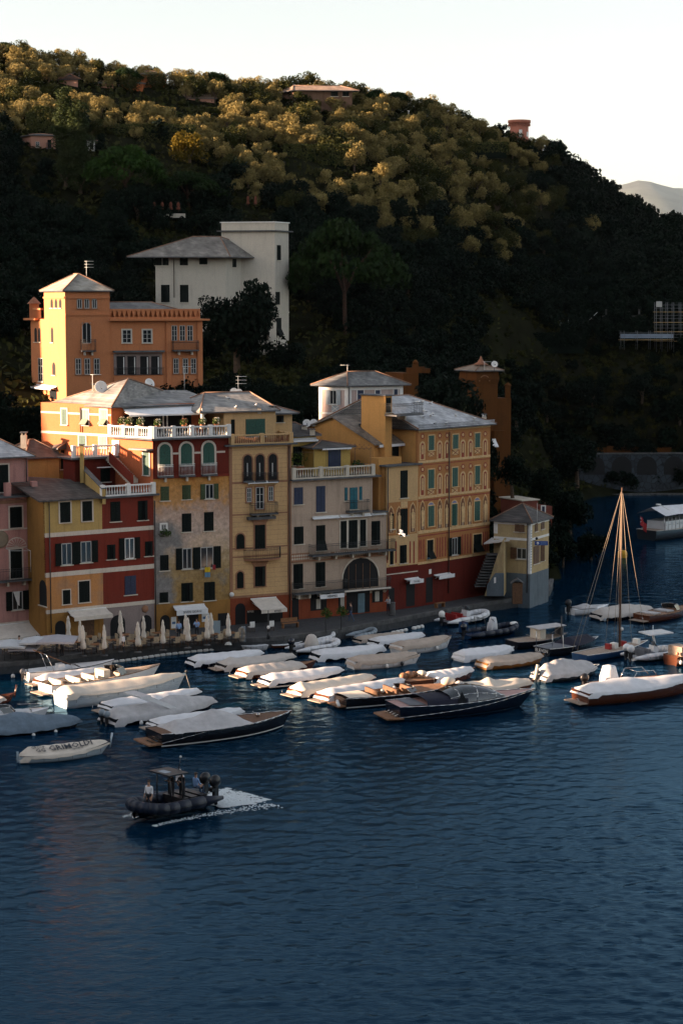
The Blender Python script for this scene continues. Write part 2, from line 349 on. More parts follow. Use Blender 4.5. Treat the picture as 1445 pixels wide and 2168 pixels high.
# ================= sea =================
def sea_mat():
    m = bpy.data.materials.new('sea_water'); m.use_nodes = True; n = m.node_tree; b = n.nodes['Principled BSDF']; L = n.links.new
    b.inputs['Base Color'].default_value = (0.0003, 0.012, 0.030, 1); b.inputs['Roughness'].default_value = 0.07; b.inputs['IOR'].default_value = 1.333
    g = nd(n, 'ShaderNodeNewGeometry')
    mp = nd(n, 'ShaderNodeMapping'); mp.inputs['Rotation'].default_value = (0, 0, D2R(14)); mp.inputs['Scale'].default_value = (0.55, 1.25, 1); L(g.outputs['Position'], mp.inputs[0])
    a = nd(n, 'ShaderNodeTexNoise', Scale=3.2, Detail=4.0, Roughness=0.55, Distortion=0.8); L(mp.outputs[0], a.inputs['Vector'])
    c = nd(n, 'ShaderNodeTexNoise', Scale=0.42, Detail=3.0, Roughness=0.5); L(mp.outputs[0], c.inputs['Vector'])
    # calm patches and breeze patches
    pt = nd(n, 'ShaderNodeTexNoise', Scale=0.035, Detail=3.0); L(g.outputs['Position'], pt.inputs['Vector'])
    pr = nd(n, 'ShaderNodeMapRange'); pr.inputs[1].default_value = 0.35; pr.inputs[2].default_value = 0.65; pr.inputs[3].default_value = 0.5; pr.inputs[4].default_value = 1.0; L(pt.outputs['Fac'], pr.inputs[0])
    b1 = nd(n, 'ShaderNodeBump', Strength=1.0, Distance=0.0); L(c.outputs['Fac'], b1.inputs['Height'])
    dm = nd(n, 'ShaderNodeMath', operation='MULTIPLY'); dm.inputs[1].default_value = 0.026; L(pr.outputs[0], dm.inputs[0])
    b2 = nd(n, 'ShaderNodeBump', Strength=1.0); L(a.outputs['Fac'], b2.inputs['Height']); L(dm.outputs[0], b2.inputs['Distance']); L(b1.outputs[0], b2.inputs['Normal'])
    b.inputs['Specular IOR Level'].default_value = 0.0
    fr = nd(n, 'ShaderNodeFresnel', IOR=1.17); L(b2.outputs[0], fr.inputs['Normal'])
    gl = nd(n, 'ShaderNodeBsdfGlossy', Roughness=0.06); gl.inputs['Color'].default_value = (0.42, 0.73, 1.0, 1); L(b2.outputs[0], gl.inputs['Normal'])
    ms = nd(n, 'ShaderNodeMixShader'); L(fr.outputs[0], ms.inputs[0]); L(b.outputs[0], ms.inputs[1]); L(gl.outputs[0], ms.inputs[2]); L(ms.outputs[0], n.nodes['Material Output'].inputs[0])
    L(b2.outputs[0], b.inputs['Normal']); return m
# the photographer's own hillside, behind and beside the camera
rows = []
for X in np.arange(-200, 260, 12):
    rows.append([(X, y, z*(1+.12*noise.noise(Vector((X*.02, y*.02, 9))))) for y, z in ((14, -2), (4, 9), (-6, 23), (-12, 27), (-40, 48), (-90, 78), (-160, 95), (-260, 80), (-380, -2))])
mb = MB(); mb.grid(rows, M_ground); mb.build('southern_headland_hill', kind='structure')
WAVE = 0.098
M_sea = sea_mat()
# waves as real relief in the harbour, flat water beyond it
S = 34500; xs_ = np.concatenate([np.arange(-50, -30, .4), np.arange(-30, 30, .17), np.arange(30, 50.01, .4)]); ys_ = np.concatenate([np.arange(58, 132, .17), np.arange(132, 165, .24), np.arange(165, 230, .45), np.arange(230, 320.1, 1.0)])
GX, GY = np.meshgrid(xs_, ys_); Z = np.zeros_like(GX); R_ = np.random.RandomState(5)
for k in range(110):
    lam = .45*(2.6/.45)**(R_.rand()**1.6); th = D2R(100)+R_.normal()*1.05; kk = 2*math.pi/lam; Z += (WAVE*lam/(2*math.pi)*.165*(.5/lam)**.22)*np.sin(kk*(GX*math.cos(th)+GY*math.sin(th))+R_.rand()*6.28)
patch = np.array([[noise.noise(Vector((x*.05, y*.03, 2))) for x in xs_[::16]] for y in ys_[::16]])
pi_ = np.clip((np.arange(len(ys_))/16).astype(int), 0, patch.shape[0]-2); pj_ = np.clip((np.arange(len(xs_))/16).astype(int), 0, patch.shape[1]-2); fi = (np.arange(len(ys_))/16-pi_)[:, None]; fj = (np.arange(len(xs_))/16-pj_)[None, :]
A_ = patch[pi_][:, pj_]*(1-fi)*(1-fj)+patch[pi_+1][:, pj_]*fi*(1-fj)+patch[pi_][:, pj_+1]*(1-fi)*fj+patch[pi_+1][:, pj_+1]*fi*fj
Z *= (.85+.75*A_)*(1-.55*np.exp(-((GX+17)/13)**2-((GY-98)/26)**2)); ed = np.minimum(np.minimum(GX+50, 50-GX), np.minimum(GY-58, 320-GY)); Z *= np.clip(ed/3, 0, 1); Z[0] = Z[-1] = 0; Z[:, 0] = Z[:, -1] = 0
nr_, nc_ = Z.shape; me = bpy.data.meshes.new('sea_water'); me.vertices.add(nr_*nc_+4); co = np.concatenate([np.stack([GX, GY, Z], -1).reshape(-1, 3), [[-S, -600, 0], [S, -600, 0], [S, 34500, 0], [-S, 34500, 0]]]); me.vertices.foreach_set('co', co.astype(np.float32).ravel())
idx = np.arange(nr_*nc_).reshape(nr_, nc_); q4 = np.stack([idx[:-1, :-1], idx[:-1, 1:], idx[1:, 1:], idx[1:, :-1]], -1).reshape(-1, 4); b_ = nr_*nc_; c00, c10, c11, c01 = idx[0, 0], idx[0, -1], idx[-1, -1], idx[-1, 0]
q4 = np.concatenate([q4, [[b_, b_+1, c10, c00], [b_+1, b_+2, c11, c10], [b_+2, b_+3, c01, c11], [b_+3, b_, c00, c01]]]); nq_ = len(q4); me.loops.add(4*nq_); me.loops.foreach_set('vertex_index', q4.astype(np.int32).ravel()); me.polygons.add(nq_); me.polygons.foreach_set('loop_start', np.arange(0, 4*nq_, 4, dtype=np.int32)); me.polygons.foreach_set('loop_total', np.full(nq_, 4, dtype=np.int32)); me.polygons.foreach_set('use_smooth', np.ones(nq_, bool)); me.materials.append(M_sea); me.update(calc_edges=True)
o = bpy.data.objects.new('sea_water', me); COL.objects.link(o); o['kind'] = 'structure'
mb = MB(); mb.add([(-S, -600, -4), (S, -600, -4), (S, 34500, -4), (-S, 34500, -4)], [[0, 1, 2, 3]], M_rock); mb.build('sea_bed', kind='structure')
# ================= foliage meshes =================
def leaf_cloud(lumps, nq, size, seed=0, droop=0.0, flat=1.0):
    """leaf-sized quads over the shells of lumps; returns (verts, n)"""
    rs = np.random.RandomState(seed); cs = np.array([l[:3] for l in lumps], float); rr = np.array([l[3] for l in lumps], float)
    w = rr**2; idx = rs.choice(len(lumps), nq, p=w/w.sum())
    d = rs.normal(size=(nq, 3)); d[:, 2] += 0.25; d /= np.linalg.norm(d, axis=1)[:, None]
    rad = rr[idx]*(0.55+0.55*rs.rand(nq)**0.6)
    c = cs[idx]+d*rad[:, None]*np.array([1, 1, flat]); c[:, 2] -= droop*rs.rand(nq)
    nrm = d*0.8+rs.normal(size=(nq, 3))*0.55; nrm /= np.linalg.norm(nrm, axis=1)[:, None]
    t = np.cross(nrm, rs.normal(size=(nq, 3))); t /= np.linalg.norm(t, axis=1)[:, None]; b = np.cross(nrm, t)
    s = size*(0.6+0.8*rs.rand(nq))[:, None]; a = s*(0.45+0.4*rs.rand(nq))[:, None]
    v = np.stack([c-t*s, c-b*a, c+t*s, c+b*a], 1).reshape(-1, 3)
    return v
def quads_mesh(name, v, mt):
    n = len(v)//4; me = bpy.data.meshes.new(name); me.vertices.add(len(v)); me.vertices.foreach_set('co', v.astype(np.float32).ravel())
    me.loops.add(4*n); me.loops.foreach_set('vertex_index', np.arange(4*n, dtype=np.int32))
    me.polygons.add(n); me.polygons.foreach_set('loop_start', np.arange(0, 4*n, 4, dtype=np.int32)); me.polygons.foreach_set('loop_total', np.full(n, 4, dtype=np.int32))
    me.materials.append(mt); me.update(calc_edges=True); return me
def lumps_round(seed, W=1.0, H=1.0, n=12, base=0.35):
    rs = random.Random(seed); out = []
    for i in range(n):
        a = rs.uniform(0, 6.28); r = W*0.62*math.sqrt(rs.random()); z = base+H*0.9*rs.random()*(1-(r/W)**2*0.8)
        out.append((r*math.cos(a), r*math.sin(a), z, W*rs.uniform(0.15, 0.36)))
    return out
def lumps_pine(seed, W=1.0, H=0.28, n=22, base=1.0):
    rs = random.Random(seed); out = []
    for i in range(n):
        a = rs.uniform(0, 6.28); r = W*math.sqrt(rs.random()); z = base+H*(1-(r/W)**2)+rs.uniform(-.05, .05)
        out.append((r*math.cos(a), r*math.sin(a), z, W*rs.uniform(0.16, 0.26)))
    return out
def trunk_mesh(name, h, r, mt, seed=0, limbs=4, spread=0.6, lean=0.1):
    rs = random.Random(seed); mb = MB(); p = Vector((0, 0, -0.6)); pts = [p]
    for i in range(4): p = p+Vector((rs.uniform(-lean, lean)*h, rs.uniform(-lean, lean)*h, (h+0.6)/4)); pts.append(p)
    mb.tube(pts, [r*1.25, r, r*.85, r*.75, r*.6], mt, 6)
    for k in range(limbs):
        a = 6.28*k/limbs+rs.uniform(-.4, .4); q = pts[3]; e = Vector((math.cos(a)*spread*h, math.sin(a)*spread*h, h*rs.uniform(1.05, 1.45)))
        m = q.lerp(e, 0.5)+Vector((0, 0, h*0.05)); mb.tube([q, m, e], [r*.5, r*.35, r*.15], mt, 5)
    return mb
class Kind:
    def __init__(s, name, lumpfn, nq, size, lm, bm, th, tr, nvar=5, flat=1.0, limbs=4, lean=0.08, spread=0.5, dense=1.0, W=1.0):
        s.name = name; s.crowns = []; s.trunks = []; s.lm = lm; s.low = []
        for k in range(nvar):
            lu = lumpfn(k*17+len(name)); s.crowns.append(quads_mesh(name+'_crown', leaf_cloud(lu, nq, size, k+1, flat=flat), lm))
            s.low.append(leaf_cloud(lu, int(nq*0.36), size*1.7, k+11, flat=flat))
            t = trunk_mesh('t', th, tr, bm, k, limbs, spread, lean); me = bpy.data.meshes.new(name+'_trunk'); me.from_pydata(t.v, [], t.f); me.materials.append(bm); me.update(); s.trunks.append(me)
def plant(kind, loc, s, label, cat, group=None, name=None, sz=None, var=None, rz=None, lm=None):
    k = random.randrange(len(kind.crowns)) if var is None else var
    o = thing(name or kind.name, label, cat, loc, group); o.scale = (s, s, s if sz is None else sz); o.rotation_euler = (0, 0, random.uniform(0, 6.28) if rz is None else rz)
    for nm, me in (('trunk', kind.trunks[k]), ('crown', kind.crowns[k])):
        c = bpy.data.objects.new(nm, me); COL.objects.link(c); c.parent = o
    if lm:
        c.data = c.data.copy(); c.data.materials[0] = lm
    return o
K_olive = Kind('olive_tree', lambda s: lumps_round(s, 1.0, 0.95, 22, 0.5), 2200, 0.05, M_olive, M_bark, 0.75, 0.07)
K_oak = Kind('evergreen_oak', lambda s: lumps_round(s, 1.0, 1.1, 22, 0.35), 2000, 0.055, M_oak, M_bark, 0.6, 0.08)
K_dark = Kind('laurel_tree', lambda s: lumps_round(s, 1.0, 1.15, 34, 0.22), 2200, 0.066, M_dark, M_bark, 0.5, 0.08)
K_pine = Kind('stone_pine', lambda s: lumps_pine(s, 1.0, 0.58, 56, 0.72), 4200, 0.045, M_pine, M_redbark, 0.95, 0.045, flat=0.6, limbs=6, spread=0.55)
def cyp_lumps(s):
    rs = random.Random(s); return [(rs.uniform(-.1, .1), rs.uniform(-.1, .1), 0.15+z*0.12, 0.25*math.sin(min(1, (z+1.2)/5)*1.57)*(1-max(0, z-18)/14)) for z in range(26)]
K_cyp = Kind('cypress_tree', cyp_lumps, 9000, 0.03, M_cyp, M_bark, 0.4, 0.06, nvar=1)
# ================= quay =================
M_conc = mat('quay_edge_concrete', (0.10, 0.10, 0.10), 0.85, var=0.25, scale=1.5, bump=0.3)
Z0 = 0.9
def edge(x, y, z=Z0): p = G(x, y, z); return (p.x, p.y)
quay_front = [edge(x, y) for x, y in ((-120, 1413), (60, 1400), (150, 1388), (250, 1373), (440, 1356), (505, 1353), (540, 1352), (600, 1348), (690, 1338), (790, 1319), (850, 1308), (942, 1291), (1000, 1281), (1040, 1274), (1120, 1263), (1163, 1243), (1170, 1226))]
back = [(19.0, 189), (12, 200), (-60, 200)]
loop = [(x, y, Z0) for x, y in quay_front]+[(x, y, Z0) for x, y in back]
mb = MB(); mb.prism(loop, (0, 0, -3.5), M_quay); quay = mb.build('quay_pavement', kind='structure')
# kerb stones along the quay edge, each its own piece
ks = MB(); first = None
for i in range(len(quay_front)-1):
    a, b = Vector(quay_front[i]), Vector(quay_front[i+1]); n = max(1, int((b-a).length/1.5)); d = (b-a).normalized(); nn = Vector((d.y, -d.x))
    for k in range(n):
        p = a.lerp(b, k/n)+d*0.02; q = a.lerp(b, (k+1)/n)-d*0.02; h = 0.05+random.uniform(-.008, .008)
        m = MB(); m.prism([(p.x+nn.x*.06, p.y+nn.y*.06, Z0-.3), (q.x+nn.x*.06, q.y+nn.y*.06, Z0-.3), (q.x+nn.x*.06, q.y+nn.y*.06, Z0+h), (p.x+nn.x*.06, p.y+nn.y*.06, Z0+h)], (-nn.x*.45, -nn.y*.45, 0), M_conc)
        m.build('kerb_stone', quay)
# ================= materials =================
M_slate = slate('slate_grey', (0.19, 0.185, 0.18), (0.31, 0.30, 0.28)); M_slated = slate('slate_dark', (0.05, 0.045, 0.042), (0.095, 0.085, 0.078)); M_slatep = slate('slate_pale', (0.33, 0.34, 0.36), (0.48, 0.49, 0.5))
M_slab = mat('eave_slab', (0.10, 0.105, 0.11), 0.8, var=0.2)
M_white = mat('white_paint', (0.78, 0.77, 0.74), 0.6, var=0.06, scale=3); M_trim = mat('cream_trim', (0.62, 0.56, 0.46), 0.8, var=0.1)
M_frame = mat('window_frame', (0.42, 0.42, 0.40), 0.6, var=0); M_void = mat('opening_shade', (0.012, 0.012, 0.013), 0.9, var=0)  # void is a flat dark stand-in for the shade inside openings
M_glass = mat('window_glass', (0.02, 0.024, 0.028), 0.08, var=0, spec=0.8)
M_sh = mat('dark_green_shutter', (0.007, 0.011, 0.010), 0.7, var=0.3, scale=8, spec=0.12); M_shg = mat('green_shutter', (0.022, 0.085, 0.062), 0.6, var=0.2, scale=8); M_sholive = mat('olive_green_shutter', (0.05, 0.075, 0.03), 0.7, var=0.25, scale=8)
M_shb = mat('navy_shutter', (0.02, 0.032, 0.075), 0.6, var=0.2, scale=8); M_teal = mat('teal_door_paint', (0.01, 0.12, 0.16), 0.6, var=0.15, scale=4); M_shp = mat('pale_blue_shutter', (0.36, 0.42, 0.46), 0.6, var=0.1)
M_shlit = mat('sunlit_green_shutter', (0.22, 0.27, 0.20), 0.6, var=0.1)  # paler green, sunlight on the side-wall shutters put into the paint
M_iron = mat('iron', (0.03, 0.032, 0.034), 0.5, var=0); M_ironw = mat('white_iron', (0.7, 0.72, 0.7), 0.5, var=0); M_pipe = mat('downpipe', (0.05, 0.04, 0.035), 0.5, var=0)
M_awn = mat('awning_cream', (0.68, 0.62, 0.54), 0.9, var=0.08, scale=2); M_awnw = mat('awning_white', (0.78, 0.79, 0.80), 0.9, var=0.05, scale=2)
M_pot = mat('terracotta', (0.45, 0.17, 0.08), 0.85, var=0.15, scale=5); M_text = mat('sign_lettering', (0.02, 0.025, 0.035), 0.6, var=0)
M_leafp = leafmat('potted_leaves', (0.03, 0.06, 0.02), (0.08, 0.12, 0.03), 2.0); M_flow = mat('pale_flowers', (0.8, 0.72, 0.55), 0.8, var=0)
M_brick = mat('terracotta_balustrade', (0.30, 0.13, 0.075), 0.9, var=0.2, scale=4); M_wood = mat('brown_wood', (0.14, 0.07, 0.035), 0.6, var=0.25, scale=6)
PK = plaster('plaster_pink', (0.58, 0.30, 0.26), (0.46, 0.26, 0.22)); YE = plaster('plaster_yellow', (0.58, 0.40, 0.15), (0.46, 0.33, 0.15)); RD = plaster('plaster_red', (0.23, 0.042, 0.027), (0.17, 0.055, 0.04))
OC = plaster('plaster_orange_ochre', (0.62, 0.29, 0.11), (0.46, 0.28, 0.18), 0.7); MU = plaster('plaster_mustard', (0.40, 0.205, 0.06), (0.28, 0.15, 0.05)); GR = plaster('plaster_grey', (0.34, 0.27, 0.25), (0.25, 0.20, 0.19)); WB = plaster('painted_band', (0.75, 0.66, 0.56), (0.62, 0.52, 0.42), 0.4, 0.2)
RL = plaster('plaster_orange_red', (0.62, 0.185, 0.08), (0.52, 0.15, 0.065), 0.4, 0.15); RDK = plaster('plaster_dark_red', (0.17, 0.03, 0.02), (0.13, 0.035, 0.025))
CR = plaster('plaster_cream', (0.70, 0.46, 0.23), (0.58, 0.39, 0.21), 0.35, 0.2); BE = plaster('plaster_beige', (0.56, 0.43, 0.33), (0.45, 0.35, 0.27)); YO = plaster('plaster_golden', (0.66, 0.345, 0.115), (0.50, 0.28, 0.11), 0.4, 0.2); YL = plaster('plaster_lemon', (0.62, 0.42, 0.13), (0.50, 0.35, 0.14))
OR = plaster('plaster_painted_ochre', (0.50, 0.225, 0.085), (0.42, 0.20, 0.09), 0.35, 0.2); RB = plaster('plaster_oxblood', (0.155, 0.026, 0.018), (0.11, 0.03, 0.025)); TC = plaster('plaster_brick_red', (0.30, 0.075, 0.035), (0.22, 0.06, 0.03))
AP = plaster('plaster_apricot', (0.62, 0.245, 0.11), (0.54, 0.21, 0.10), 0.3, 0.15); WH = plaster('plaster_white', (0.66, 0.61, 0.52), (0.52, 0.48, 0.42), 0.3, 0.2); LP = plaster('plaster_pale_pink', (0.60, 0.47, 0.43), (0.5, 0.4, 0.36)); BR = plaster('plaster_brown_trim', (0.38, 0.20, 0.12), (0.3, 0.17, 0.11)); CO = plaster('plaster_shaded_orange', (0.13, 0.048, 0.012), (0.09, 0.036, 0.01)); BG = plaster('plaster_blue_grey', (0.17, 0.21, 0.24), (0.12, 0.15, 0.17)); HY = plaster('plaster_straw', (0.58, 0.44, 0.24), (0.48, 0.36, 0.2))  # castle orange is darkened, tree shade put into its colour
def weather_mat():
    m = bpy.data.materials.new('plaster_weathered'); m.use_nodes = True; n = m.node_tree; b = n.nodes['Principled BSDF']; L = n.links.new
    b.inputs['Roughness'].default_value = 0.95; b.inputs['Specular IOR Level'].default_value = 0.1
    g = nd(n, 'ShaderNodeNewGeometry'); sp = nd(n, 'ShaderNodeSeparateXYZ'); L(g.outputs['Position'], sp.inputs[0])
    w1 = nd(n, 'ShaderNodeTexNoise', Scale=0.8, Detail=8.0, Roughness=0.68, Distortion=0.6); L(g.outputs['Position'], w1.inputs['Vector'])
    # height with ragged borders
    zz = nd(n, 'ShaderNodeMath', operation='MULTIPLY_ADD'); zz.inputs[1].default_value = 5.0; L(w1.outputs['Fac'], zz.inputs[0]); L(sp.outputs[2], zz.inputs[2])
    mr = nd(n, 'ShaderNodeMapRange'); mr.inputs[1].default_value = 1.3+2.5; mr.inputs[2].default_value = 15.0+2.5; L(zz.outputs[0], mr.inputs[0])
    rp = nd(n, 'ShaderNodeValToRGB'); e = rp.color_ramp.elements
    cols = [(0.0, (.32, .19, .07)), (0.24, (.34, .22, .09)), (0.40, (.40, .29, .15)), (0.48, (.56, .42, .29)), (0.60, (.60, .45, .36)), (0.72, (.50, .35, .27)), (0.80, (.56, .30, .12)), (0.92, (.50, .24, .07)), (1.0, (.38, .12, .04))]
    e[0].position, e[0].color = 0, (*cols[0][1], 1); e[1].position, e[1].color = 1, (*cols[-1][1], 1)
    for p_, c_ in cols[1:-1]: q = e.new(p_); q.color = (*c_, 1)
    L(mr.outputs[0], rp.inputs[0])
    w2 = nd(n, 'ShaderNodeTexNoise', Scale=0.45, Detail=7.0, Roughness=0.6); L(g.outputs['Position'], w2.inputs['Vector'])
    # damp blue-grey towards the west end: real staining with a shape of its own
    xx = nd(n, 'ShaderNodeMapRange'); xx.inputs[1].default_value = -16.3; xx.inputs[2].default_value = -12.5; xx.inputs[3].default_value = 0.30; xx.inputs[4].default_value = -0.05; L(sp.outputs[0], xx.inputs[0])
    zr = nd(n, 'ShaderNodeMapRange'); zr.inputs[1].default_value = 12.0; zr.inputs[2].default_value = 9.5; zr.inputs[3].default_value = -0.25; zr.inputs[4].default_value = 0.06; L(sp.outputs[2], zr.inputs[0])
    s1 = nd(n, 'ShaderNodeMath', operation='ADD'); L(w2.outputs['Fac'], s1.inputs[0]); L(xx.outputs[0], s1.inputs[1])
    s2 = nd(n, 'ShaderNodeMath', operation='ADD'); L(s1.outputs[0], s2.inputs[0]); L(zr.outputs[0], s2.inputs[1])
    dm = nd(n, 'ShaderNodeMapRange'); dm.inputs[1].default_value = 0.56; dm.inputs[2].default_value = 0.74; L(s2.outputs[0], dm.inputs[0])
    m1 = nd(n, 'ShaderNodeMix', data_type='RGBA'); m1.inputs[7].default_value = (.24, .23, .22, 1); L(dm.outputs[0], m1.inputs[0]); L(rp.outputs[0], m1.inputs[6])
    v = nd(n, 'ShaderNodeTexNoise', Scale=3.2, Detail=8.0, Roughness=0.75); L(g.outputs['Position'], v.inputs['Vector'])
    vr = nd(n, 'ShaderNodeMapRange'); vr.inputs[1].default_value = 0.35; vr.inputs[2].default_value = 0.7; vr.inputs[3].default_value = 0.68; vr.inputs[4].default_value = 1.28; L(v.outputs['Fac'], vr.inputs[0])
    hs = nd(n, 'ShaderNodeHueSaturation'); L(m1.outputs[2], hs.inputs['Color']); L(vr.outputs[0], hs.inputs['Value']); L(hs.outputs[0], b.inputs['Base Color'])
    bp = nd(n, 'ShaderNodeBump', Strength=0.5, Distance=0.04); L(v.outputs['Fac'], bp.inputs['Height']); L(bp.outputs[0], b.inputs['Normal'])
    return m
WE = weather_mat()
# ================= building blocks =================
def block(par, pts, z0, z1, mt, name='wall'):
    mb = MB(); mb.prism([(p[0], p[1], z0) for p in pts], (0, 0, z1-z0), mt); return mb.build(name, par)
def offset(pts, d):
    """outward offset of a counter-clockwise-or-not quad"""
    n = len(pts); c = sum((Vector(p[:2]) for p in pts), Vector((0, 0)))/n; out = []
    for i in range(n):
        p, a, b = Vector(pts[i][:2]), Vector(pts[i-1][:2]), Vector(pts[(i+1) % n][:2])
        def nrm(u, v):
            e = (v-u).normalized(); q = Vector((e.y, -e.x)); return q if (((u+v)/2)-c).dot(q) > 0 else -q
        n1, n2 = nrm(a, p), nrm(p, b); k = 1+n1.dot(n2); out.append(p+(n1+n2)*(d/max(k, .3)))
    return out
def roof(par, q, ze, h, over=0.45, inset=(1, 1), axis=None, mt=None, thick=0.12, name='roof', ridge_mat=None, shift=0.5, gable=None):
    """hip or gable roof on quad q=[FL,FR,BR,BL]; inset 1 = hip, 0 = gable, in half spans"""
    mt = mt or M_slate; o = [Vector((p.x, p.y, ze)) for p in offset(q, over)]
    w1 = (o[1]-o[0]).length; w2 = (o[2]-o[1]).length
    if axis is None: axis = 0 if w1 >= w2 else 1
    if axis == 1: o = [o[1], o[2], o[3], o[0]]
    a = o[3].lerp(o[0], shift); b = o[2].lerp(o[1], shift); span = (o[3]-o[0]).length/2; d = (b-a); Ln = d.length; d.normalize()
    r1 = a+d*min(span*inset[0], Ln/2-0.01)+Vector((0, 0, h)); r2 = b-d*min(span*inset[1], Ln/2-0.01)+Vector((0, 0, h))
    mb = MB(); dn = Vector((0, 0, -thick))
    top = [o[0], o[1], o[2], o[3], r1, r2]; bot = [p+dn for p in top]
    F = [[0, 1, 5, 4], [2, 3, 4, 5], [1, 2, 5], [3, 0, 4]]
    mb.add(top+bot, F, mt); mb.add(top+bot, [[6+i for i in reversed(f)] for f in F], M_slab)
    mb.add(top+bot, [[i, 6+i, 6+(i+1) % 4, (i+1) % 4] for i in range(4)], M_slab)
    rf = mb.build(name, par)
    if gable:
        g = MB()
        for (p_, q_, r_, s_) in ((o[0], o[3], r1, d), (o[1], o[2], r2, -d)):
            if (r_-(p_+q_)/2).to_2d().length < .05: k = over/(p_-q_).length; g.prism([p_.lerp(q_, k)-dn*0+s_*over+dn, q_.lerp(p_, k)+s_*over+dn, r_+s_*over+dn], s_*.25, gable)
        if g.v: g.build('gable', par)
    rm = MB()
    for p_, q_ in ((r1, r2), (o[0], r1), (o[3], r1), (o[1], r2), (o[2], r2)):
        if (p_-q_).length > 0.3: rm.bar(p_+Vector((0, 0, .02)), q_+Vector((0, 0, .02)), 0.07, ridge_mat or M_ridge, 5)
    rm.build('ridge_tiles', rf)
    return rf, o, r1, r2
M_ridge = mat('ridge_terracotta', (0.26, 0.15, 0.10), 0.9, var=0.2)
def leaf_slats(mb, fac, u0, u1, z0, z1, w, mt):
    fac.box(mb, u0, u1, z0, z1, w, w+0.03, mt); e = min(0.07, (u1-u0)*.2)
    n = max(3, int((z1-z0)/0.16))
    for i in range(n):
        z = z0+e+(z1-z0-2*e)*(i+0.5)/n; fac.box(mb, u0+e, u1-e, z-0.03, z+0.02, w+0.028, w+0.045, mt)
def window(par, fac, kind, x0, y0, x1, y1, sh=None, sur=None, frame=None, name='window', arch=False, sw=0.12, label=None):
    sh = sh or M_sh; frame = frame or M_frame; u0, u1, z0, z1 = fac.rect(x0, y0, x1, y1); W = u1-u0; H = z1-z0
    mb = MB(); au0, au1 = u0, u1
    if kind == 'o': au0, au1 = u0+W*.27, u1-W*.27
    if kind == 'ol': au0 = u0+W*.40          # one leaf folded on the left
    shape = lambda a, b, c, d: fac.arch(a, b, c, d) if arch else [(a, c), (b, c), (b, d), (a, d)]
    fac.poly(mb, shape(au0, au1, z0, z1), -0.02, 0.012, M_void if kind in ('s', 'v') else M_glass)
    o = mb.build(name, par, label=label)
    if sur is not None:
        s = MB()
        if arch:
            A = fac.arch(au0-sw, au1+sw, z0, z1+sw); B = fac.arch(au0, au1, z0, z1); n = len(A)
            for i in range(1, n): j = (i+1) % n; (fac.poly(s, [A[i], A[j], B[j], B[i]], 0, 0.05, sur) if i != 0 else None)
        else:
            for a, b, c, d in ((au0-sw, au0, z0, z1), (au1, au1+sw, z0, z1), (au0-sw, au1+sw, z1, z1+sw)): fac.box(s, a, b, c, d, 0, 0.05, sur)
        s.build('surround', o)
    s = MB(); fac.box(s, au0-.12, au1+.12, z0-.08, z0, 0, 0.12, sur or M_trim); s.build('sill', o)
    if kind in ('o', 'f', 'ol'):
        f = MB(); t = 0.07
        for a, b, c, d in ((au0, au0+t, z0, z1), (au1-t, au1, z0, z1), (au0, au1, z1-t, z1), (au0, au1, z0, z0+t), ((au0+au1)/2-t*.5, (au0+au1)/2+t*.5, z0, z1)): fac.box(f, a, b, c, d, 0.014, 0.05, frame)
        if kind == 'f' and not arch:
            for k in (1, 2): fac.box(f, au0, au1, z0+H*k/3-.02, z0+H*k/3+.02, 0.014, 0.045, frame)
        f.build('frame', o)
    if kind == 'o':
        for a, b in ((u0, au0-.02), (au1+.02, u1)): s = MB(); leaf_slats(s, fac, a, b, z0-.03, z1+.03, 0.06, sh); s.build('shutter', o)
    if kind == 'ol': s = MB(); leaf_slats(s, fac, u0, au0-.02, z0-.03, z1+.03, 0.06, sh); s.build('shutter', o)
    if kind in ('s', 't'):
        ajar = random.choice((True, False)) if kind == 's' and random.random() < .22 else None; mid = (u0+u1)/2; zl = z0+H*.42 if kind == 't' else z0
        for a, b in ((u0+.01, mid-.008), (mid+.008, u1-.01)):
            s = MB()
            if arch:
                pts = [(max(a, min(b, u)), z) for u, z in fac.arch(u0, u1, z0, z1)]; fac.poly(s, pts, 0.015, 0.045, sh)
            elif ajar == (a < mid-.1):   # this leaf stands a little open
                h0, h1 = (a, b) if a < mid-.1 else (b, a); e_ = h0+(h1-h0)*.82; lp = [fac.pt(h0, zl, .03), fac.pt(e_, zl, .03+abs(h1-h0)*.55), fac.pt(e_, z1, .03+abs(h1-h0)*.55), fac.pt(h0, z1, .03)]
                s.prism(lp, fac.u*.03 if h1 < h0 else -fac.u*.03, sh)
            else: leaf_slats(s, fac, a, b, zl, z1, 0.014, sh)
            s.build('shutter', o)
        if kind == 't':   # lower halves pushed out on stays
            for a, b in ((u0+.02, mid-.01), (mid+.01, u1-.02)):
                s = MB(); lp = [fac.pt(a, zl, .04), fac.pt(b, zl, .04), fac.pt(b, z0+.08, .5), fac.pt(a, z0+.08, .5)]
                s.prism(lp, -fac.n*0.03, sh); s.build('tilted_shutter', o)
    return o
def wpart(par, fac, mt, px, w0=0, w1=0.03, name='panel', arch=False, point=1.0):
    u0, u1, z0, z1 = fac.rect(*px); mb = MB(); fac.poly(mb, fac.arch(u0, u1, z0, z1, point=point) if arch else [(u0, z0), (u1, z0), (u1, z1), (u0, z1)], w0, w1, mt); return mb.build(name, par)
def band(par, fac, x, ya, yb, mt, u0=0, u1=None, w0=0, w1=0.03, name='band'):
    z1, z0 = fac.uz(x, ya)[1], fac.uz(x, yb)[1]; mb = MB(); fac.box(mb, u0, fac.L if u1 is None else u1, z0, z1, w0, w1, mt); return mb.build(name, par)
